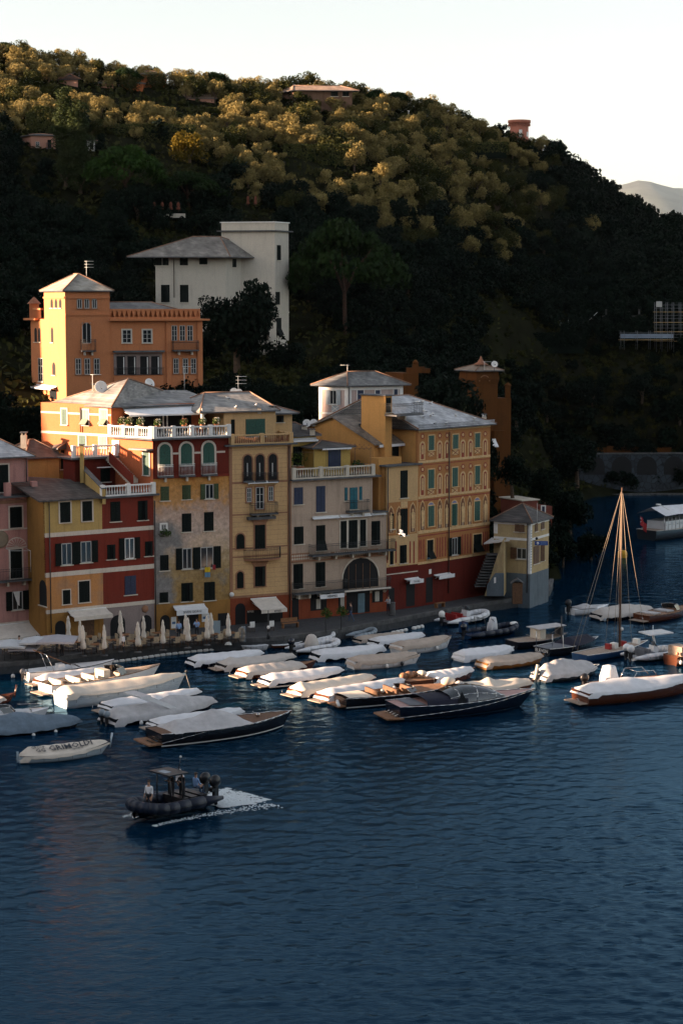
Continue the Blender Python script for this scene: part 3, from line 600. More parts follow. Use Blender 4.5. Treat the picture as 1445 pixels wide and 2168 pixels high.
def balustrade(par, pts, z, h=0.85, mt=None, piers=3, name='balustrade', sp=0.24, closed=False, pm=None, r=0.055):
    mt = mt or M_white; pm = pm or mt; b = MB()
    rail = MB()
    for i in range(len(pts)-1):
        A, B = Vector((*pts[i][:2], 0)), Vector((*pts[i+1][:2], 0)); d = (B-A); Ln = d.length; d.normalize(); nn = Vector((d.y, -d.x, 0))
        for zz, hh, ww in ((z, .12, .13), (z+h-.12, .12, .14)):
            rail.prism([A+nn*ww+Vector((0, 0, zz)), B+nn*ww+Vector((0, 0, zz)), B-nn*ww+Vector((0, 0, zz)), A-nn*ww+Vector((0, 0, zz))], (0, 0, hh), pm)
        n = max(2, int(Ln/sp))
        for k in range(n): b.lathe(A+d*(Ln*(k+.5)/n)+Vector((0, 0, z+.12)), [(r*.8, 0), (r*1.25, (h-.24)*.28), (r*.5, (h-.24)*.72), (r*.8, h-.24)], mt, 6)
    o = rail.build(name, par); b.build('balusters', o, kind='stuff')
    for i in range(len(pts)-1):
        A, B = Vector((*pts[i][:2], 0)), Vector((*pts[i+1][:2], 0)); d = (B-A).normalized(); nn = Vector((d.y, -d.x, 0))
        for k in range(0 if i == 0 else 1, piers+1):
            c = A.lerp(B, k/piers); s = .17; pr = MB(); pr.prism([c+d*s+nn*s+Vector((0, 0, z-.02)), c-d*s+nn*s+Vector((0, 0, z-.02)), c-d*s-nn*s+Vector((0, 0, z-.02)), c+d*s-nn*s+Vector((0, 0, z-.02))], (0, 0, h+.1), pm); pr.build('pier', o)
    return o
def railing(par, pts, z, h=0.95, mt=None, sp=0.16, name='railing', r=0.014):
    mt = mt or M_iron; o = MB(); b = MB()
    for i in range(len(pts)-1):
        A, B = Vector(pts[i][:2]).to_3d(), Vector(pts[i+1][:2]).to_3d(); Ln = (B-A).length
        for zz in (z+.06, z+h, z+h*.82): o.bar(A+Vector((0, 0, zz)), B+Vector((0, 0, zz)), r*1.5, mt, 4)
        n = max(1, int(Ln/sp))
        for k in range(n+1): c = A.lerp(B, k/n); b.bar(c+Vector((0, 0, z)), c+Vector((0, 0, z+h)), r, mt, 4)
    q = o.build(name, par); b.build('bars', q, kind='stuff'); return q
def balcony(par, fac, x0, x1, ybot, h=0.95, depth=0.75, mt=None, slab=None, name='balcony', sp=0.15, brackets=3):
    xm = (x0+x1)/2; z = fac.uz(xm, ybot)[1]; u0 = fac.uz(x0, ybot)[0]; u1 = fac.uz(x1, ybot)[0]
    mb = MB(); fac.box(mb, u0, u1, z-.12, z, 0, depth, slab or M_slab); o = mb.build(name, par)
    for k in range(brackets):
        u = u0+(u1-u0)*(k+.5)/brackets; s = MB(); fac.poly(s, [(u-.09, z-.5), (u+.09, z-.5), (u+.09, z-.12), (u-.09, z-.12)], 0, depth*.6, slab or M_trim); s.build('bracket', o)
    p = [fac.pt(u0+.03, 0, 0), fac.pt(u0+.03, 0, depth-.05), fac.pt(u1-.03, 0, depth-.05), fac.pt(u1-.03, 0, 0)]
    railing(o, p, z, h, mt, sp); return o
def awning(par, fac, x0, x1, ytop, ybot, depth=1.8, mt=None, val=0.25, name='awning', drop=None, ribs=0):
    """ytop: where the cloth meets the wall; depth outwards, drop so that the front edge is seen at ybot"""
    mt = mt or M_awn; u0, _ = fac.uz(x0, ytop); u1, z = fac.uz(x1, ytop); z = (z+fac.uz(x0, ytop)[1])/2
    um = (u0+u1)/2; lo, hi = z-3, z+1
    for _ in range(40):
        m = (lo+hi)/2
        if proj(fac.pt(um, m, depth))[1] > ybot: lo = m
        else: hi = m
    zf = lo; n = 10; rows = [[], []]
    for i in range(n+1):
        u = u0+(u1-u0)*i/n; s = -0.03 if i % 2 else 0
        rows[0].append(fac.pt(u, z, 0.03)); rows[1].append(fac.pt(u, zf+s*.4, depth))
    mid = [a.lerp(b, .5)-Vector((0, 0, .05)) for a, b in zip(*rows)]
    mb = MB(); mb.grid([rows[0], mid, rows[1]], mt); mb.grid([[p-Vector((0, 0, .03)) for p in r] for r in (rows[1], mid, rows[0])], mt)
    o = mb.build(name, par)
    v = MB(); v.prism([fac.pt(u0, zf-val, depth+.01), fac.pt(u1, zf-val, depth+.01), fac.pt(u1, zf+.02, depth+.01), fac.pt(u0, zf+.02, depth+.01)], -fac.n*.02, mt); v.build('valance', o)
    b = MB(); b.bar(fac.pt(u0, z, .06), fac.pt(u1, z, .06), .06, M_white, 6); b.build('roller', o)
    for u in (u0+.15, u1-.15): a = MB(); a.bar(fac.pt(u, z-.35, .03), fac.pt(u, zf-.03, depth-.05), .025, M_ironw, 5); a.build('arm', o)
    return o, u0, u1, z, zf
def text(par, fac, s, u, z, size, w, mt=None, name='lettering', tilt=0, align='CENTER', xs=1.0, ext=0.004):
    c = bpy.data.curves.new(name, 'FONT'); c.body = s; c.size = size; c.align_x = align; c.align_y = 'CENTER'; c.extrude = ext; c.resolution_u = 2
    o = bpy.data.objects.new(name, c); COL.objects.link(o); c.materials.append(mt or M_text)
    M = Matrix.Identity(4); up = Vector((0, 0, 1)); M.col[0][:3] = fac.u*xs; M.col[1][:3] = up; M.col[2][:3] = fac.n
    p = fac.pt(u, z, w)-root_loc(par); M.col[3][:3] = p
    o.matrix_world = Matrix.Identity(4); bpy.context.view_layer.update()
    ev = o.evaluated_get(bpy.context.evaluated_depsgraph_get()); me = bpy.data.meshes.new_from_object(ev); bpy.data.objects.remove(o); me.materials.clear(); me.materials.append(mt or M_text)
    o = bpy.data.objects.new(name, me); COL.objects.link(o); me.transform(M)
    o.parent = par; return o
def pipe(par, fac, x, y0, y1, mt=None, r=0.05, name='downpipe', x2=None):
    a = fac.px(x, y0, .12); u, z = fac.uz(x, y1); b = Vector((a.x, a.y, z)); mb = MB(); mb.bar(a, b, r, mt or M_pipe, 6); return mb.build(name, par)
def chimney(par, x, y, Y, h=0.8, w=0.45, mt=None, name='chimney'):
    p = P(x, y, Y); mb = MB(); mt = mt or M_trim; a = w/2; mb.box((p.x-a, p.y-a, p.z-h), (p.x+a, p.y+a, p.z+h*.15), mt); o = mb.build(name, par)
    c = MB(); c.box((p.x-a*.8, p.y-a*.8, p.z+h*.15), (p.x-a*.4, p.y+a*.8, p.z+h*.35), mt); c.box((p.x+a*.4, p.y-a*.8, p.z+h*.15), (p.x+a*.8, p.y+a*.8, p.z+h*.35), mt); c.box((p.x-a*1.3, p.y-a*1.3, p.z+h*.35), (p.x+a*1.3, p.y+a*1.3, p.z+h*.44), M_slab); c.build('chimney_cap', o); return o
def dish(x, y, Y, r, label, mt=None, face=(0.1, -1, .35), group='satellite dishes on the roofs'):
    p = P(x, y, Y); t = thing('satellite_dish', label, 'satellite dish', p-Vector((0, 0, r+.5)), group); ax = Vector(face).normalized()
    mb = MB(); mb.lathe(p-ax*.1, [(r*.2, 0), (r*.7, .04), (r, .12), (r*.97, .13), (r*.6, .06), (.02, .03)], mt or M_white, 14, ax); mb.build('reflector', t)
    a = MB(); a.bar(p-ax*.1-Vector((0, 0, .1)), p+ax*.35-Vector((0, 0, r*.5)), .015, M_iron, 4); a.ball(p+ax*.38-Vector((0, 0, r*.45)), .05, M_iron); a.build('feed_arm', t)
    a = MB(); a.bar(p-ax*.08, p-ax*.08-Vector((0, 0, r+.5)), .03, M_iron, 5); a.build('mast', t); return t
def antenna(x, y, Y, h, label, bars=3, side=1):
    p = P(x, y, Y); t = thing('television_antenna', label, 'antenna', p-Vector((0, 0, h)), 'television antennas')
    m = MB(); m.bar(p-Vector((0, 0, h)), p, .022, M_ironw, 5); m.build('mast', t)
    for k in range(bars):
        z = p.z-.05-k*.32; a = MB(); q = Vector((p.x, p.y, z)); a.bar(q-Vector((.2*side, 0, 0)), q+Vector((.75*side, .1, 0)), .02, M_ironw, 4)
        for j in range(5): c = q+Vector((.75*side*j/4, 0, 0)); a.bar(c-Vector((0, .25, 0)), c+Vector((0, .25, 0)), .01, M_ironw, 4)
        a.build('boom', t)
    return t
# ================= base line of the waterfront row =================
def dirv(a): return Vector((math.cos(D2R(a)), math.sin(D2R(a))))
ptK = G(817, 1294, Z0); pK = Vector((ptK.x, ptK.y))
pJ = walk(pK, 30, 617, Z0); pI = walk(pJ, 26, 487, Z0); pH = walk(pI, 26, 328, Z0); pG = walk(pH, 34, 220, Z0); pF = walk(pG, 34, 100, Z0)
pL = walk(pK, 40, 883, Z0); pM = walk(pL, 47, 1034, Z0)
def backp(p, ang, d): return Vector((p[0]-math.cos(D2R(ang))*d, p[1]+math.sin(D2R(ang))*d))
def zf(fac, x, y): return fac.uz(x, y)[1]
def fzone(par, fac, zones, u0=0, u1=None):
    """painted render in zones, one wall panel each, a few mm proud of the core: zones=(x, ytop, ybot, mat)"""
    for x, ya, yb, mt in zones:
        za = zf(fac, x, ya); zb = zf(fac, x, yb) if yb else Z0-.1
        mb = MB(); fac.box(mb, u0, fac.L if u1 is None else u1, zb, za, -0.3, 0, mt); mb.build('wall_panel', par)
def quad(a, b, ang, d):   # front a->b, depth d backwards at angle ang (from the x axis, leaning left)
    v = Vector((-math.cos(D2R(ang))*d, math.sin(D2R(ang))*d)); return [Vector(a), Vector(b), Vector(b)+v, Vector(a)+v]
# ---------- pink house ----------
pP = Vector(G(84, 1346, Z0)[:2]); pP = pP+dirv(34)*0; pP0 = pP-dirv(34)*9
fP = Fac(pP0, pP); t = thing('pink_house', 'pink house at the left edge with a fan-shaped plaster shell over its balcony door', 'house', (*pP, Z0))
L = lambda x, y, f=fP: f.uz(x, y)
zc = zf(fP, 82, 1050); q = quad(pP0, pP, 56, 9)
block(t, [pP0-fP.n.to_2d()*.02, pP-fP.n.to_2d()*.02, q[2], q[3]], Z0-.2, zc, PK)
fzone(t, fP, [(70, 1050, 1315, PK), (70, 1315, None, TC)])
mb = MB(); m = offset(q, .35); mb.prism([(p.x, p.y, zc) for p in m], (0, 0, .14), M_slab); mb.build('cornice', t)
for k in range(26):   # quoins
    z = zf(fP, 80, 1066)-k*.42
    if z < 3.2: break
    s = MB(); fP.box(s, fP.L-.52 if k % 2 else fP.L-.44, fP.L-.02, z-.40, z, 0, .03, CR); s.build('quoin', t)
band(t, fP, 70, 1056, 1063, BR, name='brick_frieze'); band(t, fP, 70, 1116, 1119, WB); band(t, fP, 70, 1312, 1316, WB)
window(t, fP, 's', 21, 1073, 47, 1117, sur=WB); window(t, fP, 's', 22, 1163, 47, 1224, sur=WB, name='balcony_door')
balcony(t, fP, -40, 66, 1228, sp=.13, h=1.0)
window(t, fP, 'o', 13, 1252, 61, 1291, name='open_window')
s = MB(); u0, u1, z0, z1 = fP.rect(27, 1252, 43, 1288); fP.poly(s, [(u0+.05, z1), (u1-.05, z1), (u1-.1, z0+.2), (u1-.25, z0+.3)], .055, .075, M_white); s.build('curtain', t)
s = MB(); u0, u1, z0, z1 = fP.rect(13, 1137, 57, 1159); cc = (u0+u1)/2; R = (u1-u0)/2
fP.poly(s, fP.arch(u0, u1, z0, z1), 0, .04, WB); s.build('plaster_shell', t)
for k in range(9):
    a = math.pi*(k+.5)/9; s = MB(); fP.poly(s, [(cc+.1*math.cos(a-.3), z0+.1*math.sin(a-.3)+.05), (cc+R*.92*math.cos(a-.13), z0+R*.8*math.sin(a-.13)+.03), (cc+R*.92*math.cos(a+.13), z0+R*.8*math.sin(a+.13)+.03)], .04, .07, PK); s.build('shell_rib', t)
s = MB(); a, b = fP.px(12, 1161, .03), fP.px(55, 1161, .03); c, d = a+fP.n*.9+Vector((0, 0, -.1)), b+fP.n*.9+Vector((0, 0, -.1))
for p_, q_ in ((a, c), (b, d), (c, d), (c, c-Vector((0, 0, 1.8))), (d, d-Vector((0, 0, 1.8)))): s.bar(p_, q_, .02, M_ironw, 4)
s.build('canopy_frame', t)
s = MB(); p = fP.px(1, 1142, .02); s.lathe(p, [(.75, 0), (.7, .06), (.5, .03), (.02, .03)], mat('bronze', (.25, .2, .14), .6), 16, fP.n); s.build('oval_niche', t)
awning(t, fP, -60, 84, 1322, 1350, 2.2, M_awn)
# upper storey
uP = fP.pt(0, 0, -1.6); eP = Fac(uP.to_2d(), walk(uP.to_2d(), 34, 60, zc+1.5)); zu = zf(eP, 55, 965)
q2 = quad(eP.a.to_2d(), (eP.a+eP.u*eP.L).to_2d(), 56, 6.5); block(t, q2, zc, zu, PK, 'upper_wall')
window(t, eP, 's', -12, 984, 18, 1042, sur=WB, name='terrace_door'); pipe(t, eP, 55, 970, 1020)
roof(t, q2, zu, 2.1, .5, (0.9, .9), None, M_slatep)
e = [fP.pt(0, 0, -.15), fP.pt(fP.L-.12, 0, -.15)]; 
s = MB(); 
for x in (18, 74): u = fP.uz(x, 1035)[0]; s = MB(); fP.box(s, u-.24, u+.24, zc+.14, zc+1.25, -.4, .05, PK); s.build('terrace_pier', t)
railing(t, [fP.px(24, 1040, -.2), fP.px(69, 1040, -.2)], zc+.14, 1.0, mat('rusty_iron', (.11, .045, .03), .8), .1)
# ---------- yellow and red house ----------
t = thing('yellow_house', 'narrow house banded yellow, red and orange with white stripes and a wide dark slate roof', 'house', (*pF, Z0))
fF = Fac(pF, pG); ztop = zf(fF, 100, 1058); q = quad(pF, pG, 56, 8.5)
block(t, [q[0]-fF.n.to_2d()*.05, q[1]-fF.n.to_2d()*.05, q[2], q[3]], Z0-.2, ztop-.02, MU)
fzone(t, fF, [(101, 1058, 1130, YE), (101, 1137, 1214, RD), (101, 1222, 1293, OC), (101, 1299, None, MU)])
for a, b in ((1129, 1138), (1213, 1223), (1292, 1300)): band(t, fF, 101, a, b, WB, w0=-.2, w1=.03)
sL = Fac(q[3], q[0]); window(t, sL, 'v', 84, 1228, 99, 1282, arch=True, name='side_niche')
for x0, y0, x1, y1 in ((127, 1063, 149, 1106), (174, 1061, 195, 1103)): window(t, fF, 's', x0, y0, x1, y1, sur=WB)
window(t, fF, 'o', 117, 1150, 165, 1196); window(t, fF, 'o', 157, 1146, 207, 1191, name='open_window')
window(t, fF, 's', 133, 1249, 149, 1279, sur=WB, sw=.08); window(t, fF, 's', 167, 1230, 190, 1275, sur=WB, sw=.08)
wpart(t, fF, M_void, (117, 1314, 139, 1350), 0, .02, 'arched_doorway', True); wpart(t, fF, M_wood, (174, 1308, 200, 1352), 0, .02, 'door')
a, *_ = awning(t, fF, 143, 224, 1290, 1304, 1.3, M_awn, .3)
# lean-to slate roof
zr = P(115, 1000, 162.6).z; e0 = pF-dirv(34)*.7+Vector(fF.n[:2])*.45; e1 = pG+Vector(fF.n[:2])*.45+dirv(34)*.15; k0 = backp(e0, 56, 8.0); k1 = backp(e1, 56, 5.0)
s = MB(); lp = [(*e0, ztop), (*e1, ztop), (*k1, ztop+(zr-ztop)*.66), (*k0, zr)]; s.prism(lp, (0, 0, -.14), M_slated); s.build('roof', t)
pipe(t, fF, 103, 1062, 1340)
t2 = t
# stepped yellow block behind
b0 = P(60, 1000, 164.5); b0 = Vector((b0.x, b0.y)); b1 = walk(b0, 34, 126, 14); q = quad(b0, b1, 56, 5); fb = Fac(b0, b1); zt = zf(fb, 90, 967)
t = thing('yellow_back_house', 'low yellow house with dark slate roof behind the wide slate roof', 'house', (*b0, 10)); block(t, q, 9, zt, YE); roof(t, q, zt, 1.35, .5, (.6, .6), 0, M_slated)
b2 = b1+dirv(34)*.05; b3 = walk(b2, 34, 150, 14); q = quad(b2-Vector((0, 0)), b3, 56, 2.5); fb2 = Fac(b2, b3); z3 = zf(fb2, 135, 948); block(t, q, 9, z3, MU, 'dormer'); window(t, fb2, 's', 129, 953, 143, 993, name='door'); roof(t, q, z3, .5, .3, (0, 0), 1, M_slated, name='dormer_roof')
chimney(t, 51, 925, 166, 1.0, .5)
# chimney pillar and sloping parapet
t = thing('yellow_parapet', 'sloping yellow parapet wall with a tall chimney pillar between slate roof and red terrace', 'wall', (*P(172, 1010, 164)[:2], 12))
a = P(165, 1000, 161.6); b = P(217, 1040, 157.2); s = MB(); nv = Vector((0, 0, 1.1)); wv = Vector((.25, .15, 0)); s.prism([a-nv, b-nv, b+Vector((0, 0, .15)), a+Vector((0, 0, .75))], wv, YE); s.build('wall', t)
s = MB(); s.prism([a+Vector((0, 0, .77))-wv*.3, b+Vector((0, 0, .17))-wv*.3, b+Vector((0, 0, .25))-wv*.3, a+Vector((0, 0, .85))-wv*.3], wv*1.6, M_slab); s.build('coping', t)
p = P(174, 985, 160.4); s = MB(); s.box((p.x-.16, p.y-.16, p.z-1.5), (p.x+.16, p.y+.16, p.z+1.7), YE); s.build('chimney_pillar', t); s = MB(); s.box((p.x-.22, p.y-.22, p.z+1.7), (p.x+.22, p.y+.22, p.z+1.8), M_slab); s.build('pillar_cap', t)
# ---------- red house with terrace ----------
t = thing('red_house', 'dark red house striped with white bands under a white balustraded terrace', 'house', (*pG, Z0))
fG = Fac(pG, pH); zt = zf(fG, 270, 1052); q = quad(pG, pH, 56, 8.5)
block(t, [q[0]-fG.n.to_2d()*.05, q[1]-fG.n.to_2d()*.05, q[2], q[3]], Z0-.2, zt-.02, RD)
zs = [zf(fF, 101, y) for y in (1130, 1137, 1214, 1222, 1293, 1299)]
for a, b, m_ in ((zt, zs[1], RD), (zs[1], zs[3], RD), (zs[3], zs[5], RD), (zs[5], Z0-.1, GR)): s = MB(); fG.box(s, 0, fG.L, b, a, -.3, 0, m_); s.build('wall_panel', t)
for a, b in ((zf(fF, 101, 1129), zf(fF, 101, 1138)), (zf(fF, 101, 1213), zf(fF, 101, 1223)), (zf(fF, 101, 1292), zf(fF, 101, 1300))): s = MB(); fG.box(s, 0, fG.L, b, a, -.2, .03, WB); s.build('band', t)
s = MB(); m = offset(q, .4); s.prism([(p.x, p.y, zt) for p in m], (0, 0, .16), M_slab); s.build('terrace_slab', t)
balustrade(t, [fG.pt(.0, 0, .15), fG.pt(fG.L-.1, 0, .15)], zt+.16, .9, M_white, 2)
for r_ in ((234, 1062, 255, 1104), (292, 1060, 312, 1101)): window(t, fG, 's', *r_)
window(t, fG, 's', 227, 1153, 244, 1184); window(t, fG, 'o', 252, 1139, 296, 1183, frame=M_white); window(t, fG, 's', 307, 1146, 323, 1177)
window(t, fG, 's', 264, 1219, 288, 1259, sh=M_shb, label='faded navy shuttered window')
for x0, x1, y0 in ((234, 265, 1302), (298, 321, 1302)): wpart(t, fG, M_void, (x0, y0, x1, 1352), 0, .02, 'arched_doorway', True)
s = MB(); p = fG.px(307, 1289, .03); s.lathe(p, [(.35, 0), (.3, .06), (.02, .06)], BR, 6, fG.n); s.build('coat_of_arms', t)
pipe(t, fG, 326, 1060, 1345)
# recessed dark red wing behind the terrace, lower balustraded roof
r0 = P(158, 985, 160.6); r0 = Vector(r0[:2]); fR = Fac(r0, walk(r0, 34, 243, 15)); zt2 = zf(fR, 200, 971); q = quad(r0, (fR.a+fR.u*fR.L).to_2d(), 56, 2.2)
t = thing('dark_red_wing', 'dark red wing with white balustraded roof terrace below the sunlit wall', 'house', (*r0, 11)); block(t, q, 10, zt2, RDK)
s = MB(); m = offset(q, .4); s.prism([(p.x, p.y, zt2) for p in m], (0, 0, .15), M_slab); s.build('terrace_slab', t)
balustrade(t, [fR.pt(-.1, 0, .1), fR.pt(fR.L+.1, 0, .1)], zt2+.15, 1.0, M_white, 2)
window(t, fR, 's', 213, 992, 233, 1020, sh=M_sh, name='door'); s = MB(); s.bar(fR.px(198, 989, .7), fR.px(265, 986, .7), .05, M_white, 6); s.build('awning_roller', t)
b0 = backp(pG, 56, 5.2)+dirv(34)*.6; fW = Fac(b0, walk(b0, 34, 327, 13)); q = quad(b0, (fW.a+fW.u*fW.L).to_2d(), 56, 3); zw = zf(fW, 270, 1002)
block(t, q, 9, zw, RDK, 'terrace_wall'); window(t, fW, 's', 255, 1013, 274, 1030, name='door')
# ---------- big red house : long sunlit side wall and arcade front ----------
pLc = pI  # front corner shared with cream house
fA = Fac(pH, pI); z_t = zf(fA, 400, 929); z_a = zf(fA, 400, 1009)
LA = 36; L0 = backp(pH, LA, 13.2); fS = Fac(L0, pH); uc = fS.uz(236, 900)[0]; cor = (fS.a+fS.u*uc).to_2d()
t = thing('arcade_house', 'big red house with three green arched windows and a sunlit terrace over the weathered front', 'house', (*pH, Z0))
bk = 7.5; q = [L0, pH, pI, backp(pI, 64, 9), L0+dirv(26)*6.4+Vector((0, 3))]
block(t, [L0, pH-fA.n.to_2d()*.05, pI-fA.n.to_2d()*.05, backp(pI, 64, 9), L0+Vector((5, 5))], Z0-.2, z_t-.02, RL)
s = MB(); fA.box(s, 0, fA.L, Z0-.1, z_a, -.3, 0, WE); s.build('weathered_wall', t)
s = MB(); fA.box(s, 0, fA.L, z_a, z_t, -.3, 0, RDK); s.build('arcade_wall', t)
s = MB(); fA.box(s, 0, fA.L, Z0-.05, zf(fA, 330, 1280), 0, .025, MU); s.build('wall_panel', t)
band(t, fA, 400, 1006, 1011, RD, w1=.06)
zsl = z_t; s = MB(); s.prism([(*(pH-dirv(-LA)*0+fS.n.to_2d()*.35+fA.n.to_2d()*.45), zsl), (*(pI+fA.n.to_2d()*.45), zsl), (*backp(pI, 64, 4), zsl), (*(cor+Vector((3, 2))), zsl), (*(cor+fS.n.to_2d()*.3), zsl)], (0, 0, .14), M_slab); s.build('terrace_slab', t)
for xc in (349, 394.5, 441.5):
    x0, x1 = xc-12, xc+12; dy = -(xc-349)*.04
    window(t, fA, 's', x0, 940+dy, x1, 986+dy, sh=M_shg, sur=WB, arch=True, sw=.18, name='arched_window')
    balcony(t, fA, x0-4, x1+4, 1008+dy, h=1.0, depth=.4, mt=M_ironw, sp=.12, brackets=1)
    band(t, fA, 400, 957, 961, WB, *[fA.uz(v, 958)[0] for v in ((x1+5), min(x1+23, 486))], name='impost_band')
for r_ in ((340, 1030, 358, 1060), (386, 1027, 404, 1057)): window(t, fA, 's', *r_, sh=M_sholive)
window(t, fA, 'o', 424, 1025, 462, 1056, sh=M_sholive, name='open_window')
for r_ in ((385, 1087, 405, 1126), (432, 1084, 452, 1124), (339, 1175, 357, 1208), (384, 1234, 408, 1273), (432, 1232, 455, 1271), (338, 1254, 356, 1276)): window(t, fA, 's', *r_)
window(t, fA, 'f', 341, 1110, 352, 1121, name='small_window', sur=M_white)
window(t, fA, 'ol', 372, 1161, 406, 1205, name='open_window'); window(t, fA, 'o', 408, 1158, 467, 1203, name='open_window')
wpart(t, fA, M_void, (339, 1302, 360, 1350), .026, .04, 'arched_doorway', True); wpart(t, fA, M_void, (376, 1298, 420, 1347), .026, .04, 'shop_opening'); wpart(t, fA, M_void, (461, 1298, 481, 1340), .026, .04, 'doorway')
for x in (398,): wpart(t, fA, M_wood, (x, 1298, x+2, 1346), .04, .06, 'door_frame')
a, u0, u1, z, zfr = awning(t, fA, 366, 432, 1281, 1291, .9, M_awnw, .42); text(a, fA, 'SEVEN GIORGI', (u0+u1)/2, zfr-.17, .26, .93)
for x0, x1, y0, y1 in ((362, 373, 1306, 1330), (427, 443, 1298, 1316)):
    s = wpart(t, fA, M_white, (x0, y0, x1, y1), .03, .06, 'menu_board'); wpart(s, fA, mat('poster_blue', (.08, .16, .3), .7), (x0+2, (y0+y1)/2-2, x1-2, (y0+y1)/2+3), .06, .066, 'poster_picture')
# terrace balustrades
zb = z_t+.14
balustrade(t, [fS.pt(uc, 0, .1), fS.pt(fS.L-.05, 0, .1)], zb, .95, M_white, 3); balustrade(t, [fA.pt(.1, 0, .2), fA.pt(fA.L-.1, 0, .2)], zb, .95, M_white, 4)
# side wall dressings
band(t, fS, 150, 915, 920, WB, 0, None); band(t, fS, 150, 873, 877, WB, 0, uc, w1=.03)
zE = zf(fS, 235, 858)
u2 = backp(pI, 64, 7.5); fr0 = cor; fr1 = walk(cor, 26, 430, 18)
qU = [L0, cor, fr1, fr1+Vector((-3.2, 5.5)), L0+Vector((2.5, 5.5))]
block(t, qU, z_t-.1, zE, RL, 'upper_wall')
fU = Fac(fr0, fr1); wpart(t, fU, M_void, (262, 876, 405, 925), 0, .03, 'terrace_glazing')
for x in (300, 344, 352, 385): wpart(t, fU, M_white, (x, 876, x+3, 925), .03, .07, 'glazing_post')
awning(t, fU, 258, 418, 861, 877, 2.0, M_awnw, .12, name='terrace_awning')
# main roof as hip with the peak seen at (272,800)
rq = [cor, fr1, fr1+Vector((-3.5, 6.5)), L0+Vector((1.0, 0.5))]
RZ = zE; pk = P(272, 801, 165.5); pk2 = P(345, 826, 170); pk3 = P(395, 826, 172)
eA = P(106, 853, 168.3); eB = P(236, 861, cor.y-.7); eC = P(426, 856, fr1.y-.2); eD = P(440, 850, 176); eE = P(200, 845, 176)
zz = (eA.z+eB.z+eC.z)/3
pts = [Vector((eA.x, eA.y, zz)), Vector((eB.x, eB.y, zz)), Vector((eC.x, eC.y, zz)), Vector((eD.x, eD.y, zz)), Vector((eE.x, eE.y, zz)), pk, pk3, pk2]
s = MB(); s.add(pts, [[0, 1, 5], [1, 7, 5], [1, 2, 6, 7], [2, 3, 6], [3, 4, 5, 7, 6], [4, 0, 5]], M_slate)
s.add([p-Vector((0, 0, .12)) for p in pts[:5]], [[0, 1, 2, 3, 4]], M_slab); s.add(pts[:5]+[p-Vector((0, 0, .12)) for p in pts[:5]], [[i, 5+i, 5+(i+1) % 5, (i+1) % 5] for i in range(5)], M_slab)
rf = s.build('roof', t); s = MB(); s.bar(pts[1], pk, .08, M_ridge, 5); s.bar(pk, pk2, .08, M_ridge, 5); s.bar(pk, pts[0], .08, M_ridge, 5); s.build('ridge_tiles', rf)
window(t, fS, 's', 131, 866, 142, 899, sh=M_shg, sur=WB); window(t, fS, 't', 174, 868, 188, 900, sh=M_shlit, sur=WB); window(t, fS, 't', 213, 868, 227, 900, sh=M_shlit, sur=WB)
window(t, fS, 's', 168, 922, 182, 945, sh=M_shg, sur=WB); window(t, fS, 's', 211, 924, 226, 948, sh=M_shlit, sur=WB)
window(t, fS, 's', 304, 958, 316, 1006, sh=M_shg, sur=WB); wpart(t, fS, M_white, (238, 932, 253, 958), 0, .04, 'white_panel')
s = MB(); fS.box(s, *[fS.uz(x, 950)[0] for x in (287, 325)], zf(fS, 305, 952), zf(fS, 305, 949), 0, .9, M_slate); s.build('porch_roof', t)
pipe(t, fS, 172, 862, 915); chimney(rf, 205, 824, 166.5, 1.1, .7, M_trim)
# staircase with stone steps down the side wall
st = thing('outdoor_staircase', 'stepped outdoor staircase with red parapet against the sunlit wall', 'staircase', (*fS.px(245, 965, .6)[:2], 12))
for k in range(14):
    u, z = fS.uz(246+k*3.4, 966+k*3.6); s = MB(); fS.box(s, u-.17, u+.17, z-.35, z, .05, 1.1, M_trim); s.build('step', st)
s = MB(); a_ = fS.px(250, 955, 1.15); b_ = fS.px(300, 1003, 1.15); s.prism([a_-Vector((0, 0, .9)), b_-Vector((0, 0, .9)), b_, a_], -fS.n*.12, RD); s.build('parapet', st)
pH_z = z_a
# ---------- cream house ----------
t = thing('cream_house', 'tall narrow cream house with three arched loggia windows and curved iron balconies', 'house', (*pI, Z0))
fI = Fac(pI, pJ); zc = zf(fI, 600, 941); q = quad(pI, pJ, 64, 9)
block(t, [q[0]-fI.n.to_2d()*.05, q[1]-fI.n.to_2d()*.05, q[2], q[3]], Z0-.2, zc, CR)
z1 = zf(fI, 550, 1261); s = MB(); fI.box(s, 0, fI.L, z1, zc, -.3, 0, CR); s.build('wall_panel', t); s = MB(); fI.box(s, 0, fI.L, Z0-.1, z1, -.3, 0, TC); s.build('wall_panel', t)
s = MB(); m = offset(q, .45); s.prism([(p.x, p.y, zc) for p in m], (0, 0, .14), M_slab); s.build('cornice', t)
for ya, yb in ((1018, 1022), (1086, 1089), (1157, 1160), (1175, 1178), (1258, 1263)): band(t, fI, 550, ya, yb, BR)
for a, b in ((0, .28), (fI.L-.36, fI.L)): s = MB(); fI.box(s, a, b, z1, zc, 0, .035, BR); s.build('pilaster', t)
s = MB(); zl = z1+.3
while zl < zc-.3: fI.box(s, .3, fI.L-.38, zl, zl+.018, 0, .006, BR); zl += .42
s.build('joint_lines', t, kind='stuff')
for xc in (524, 550, 577): window(t, fI, 's', xc-9, 962-(xc-550)*.04, xc+9, 1017-(xc-550)*.04, sur=BR, arch=True, name='arched_window', sh=M_void); balcony(t, fI, xc-11, xc+11, 1018, .75, .3, sp=.11, brackets=0)
for x0 in (521, 547, 574): wpart(t, fI, M_frame, (x0+1, 980, x0+3, 1008), .05, .08, 'white_frame')
awning(t, fI, 521, 584, 1019, 1022, .5, M_awnw, .05)
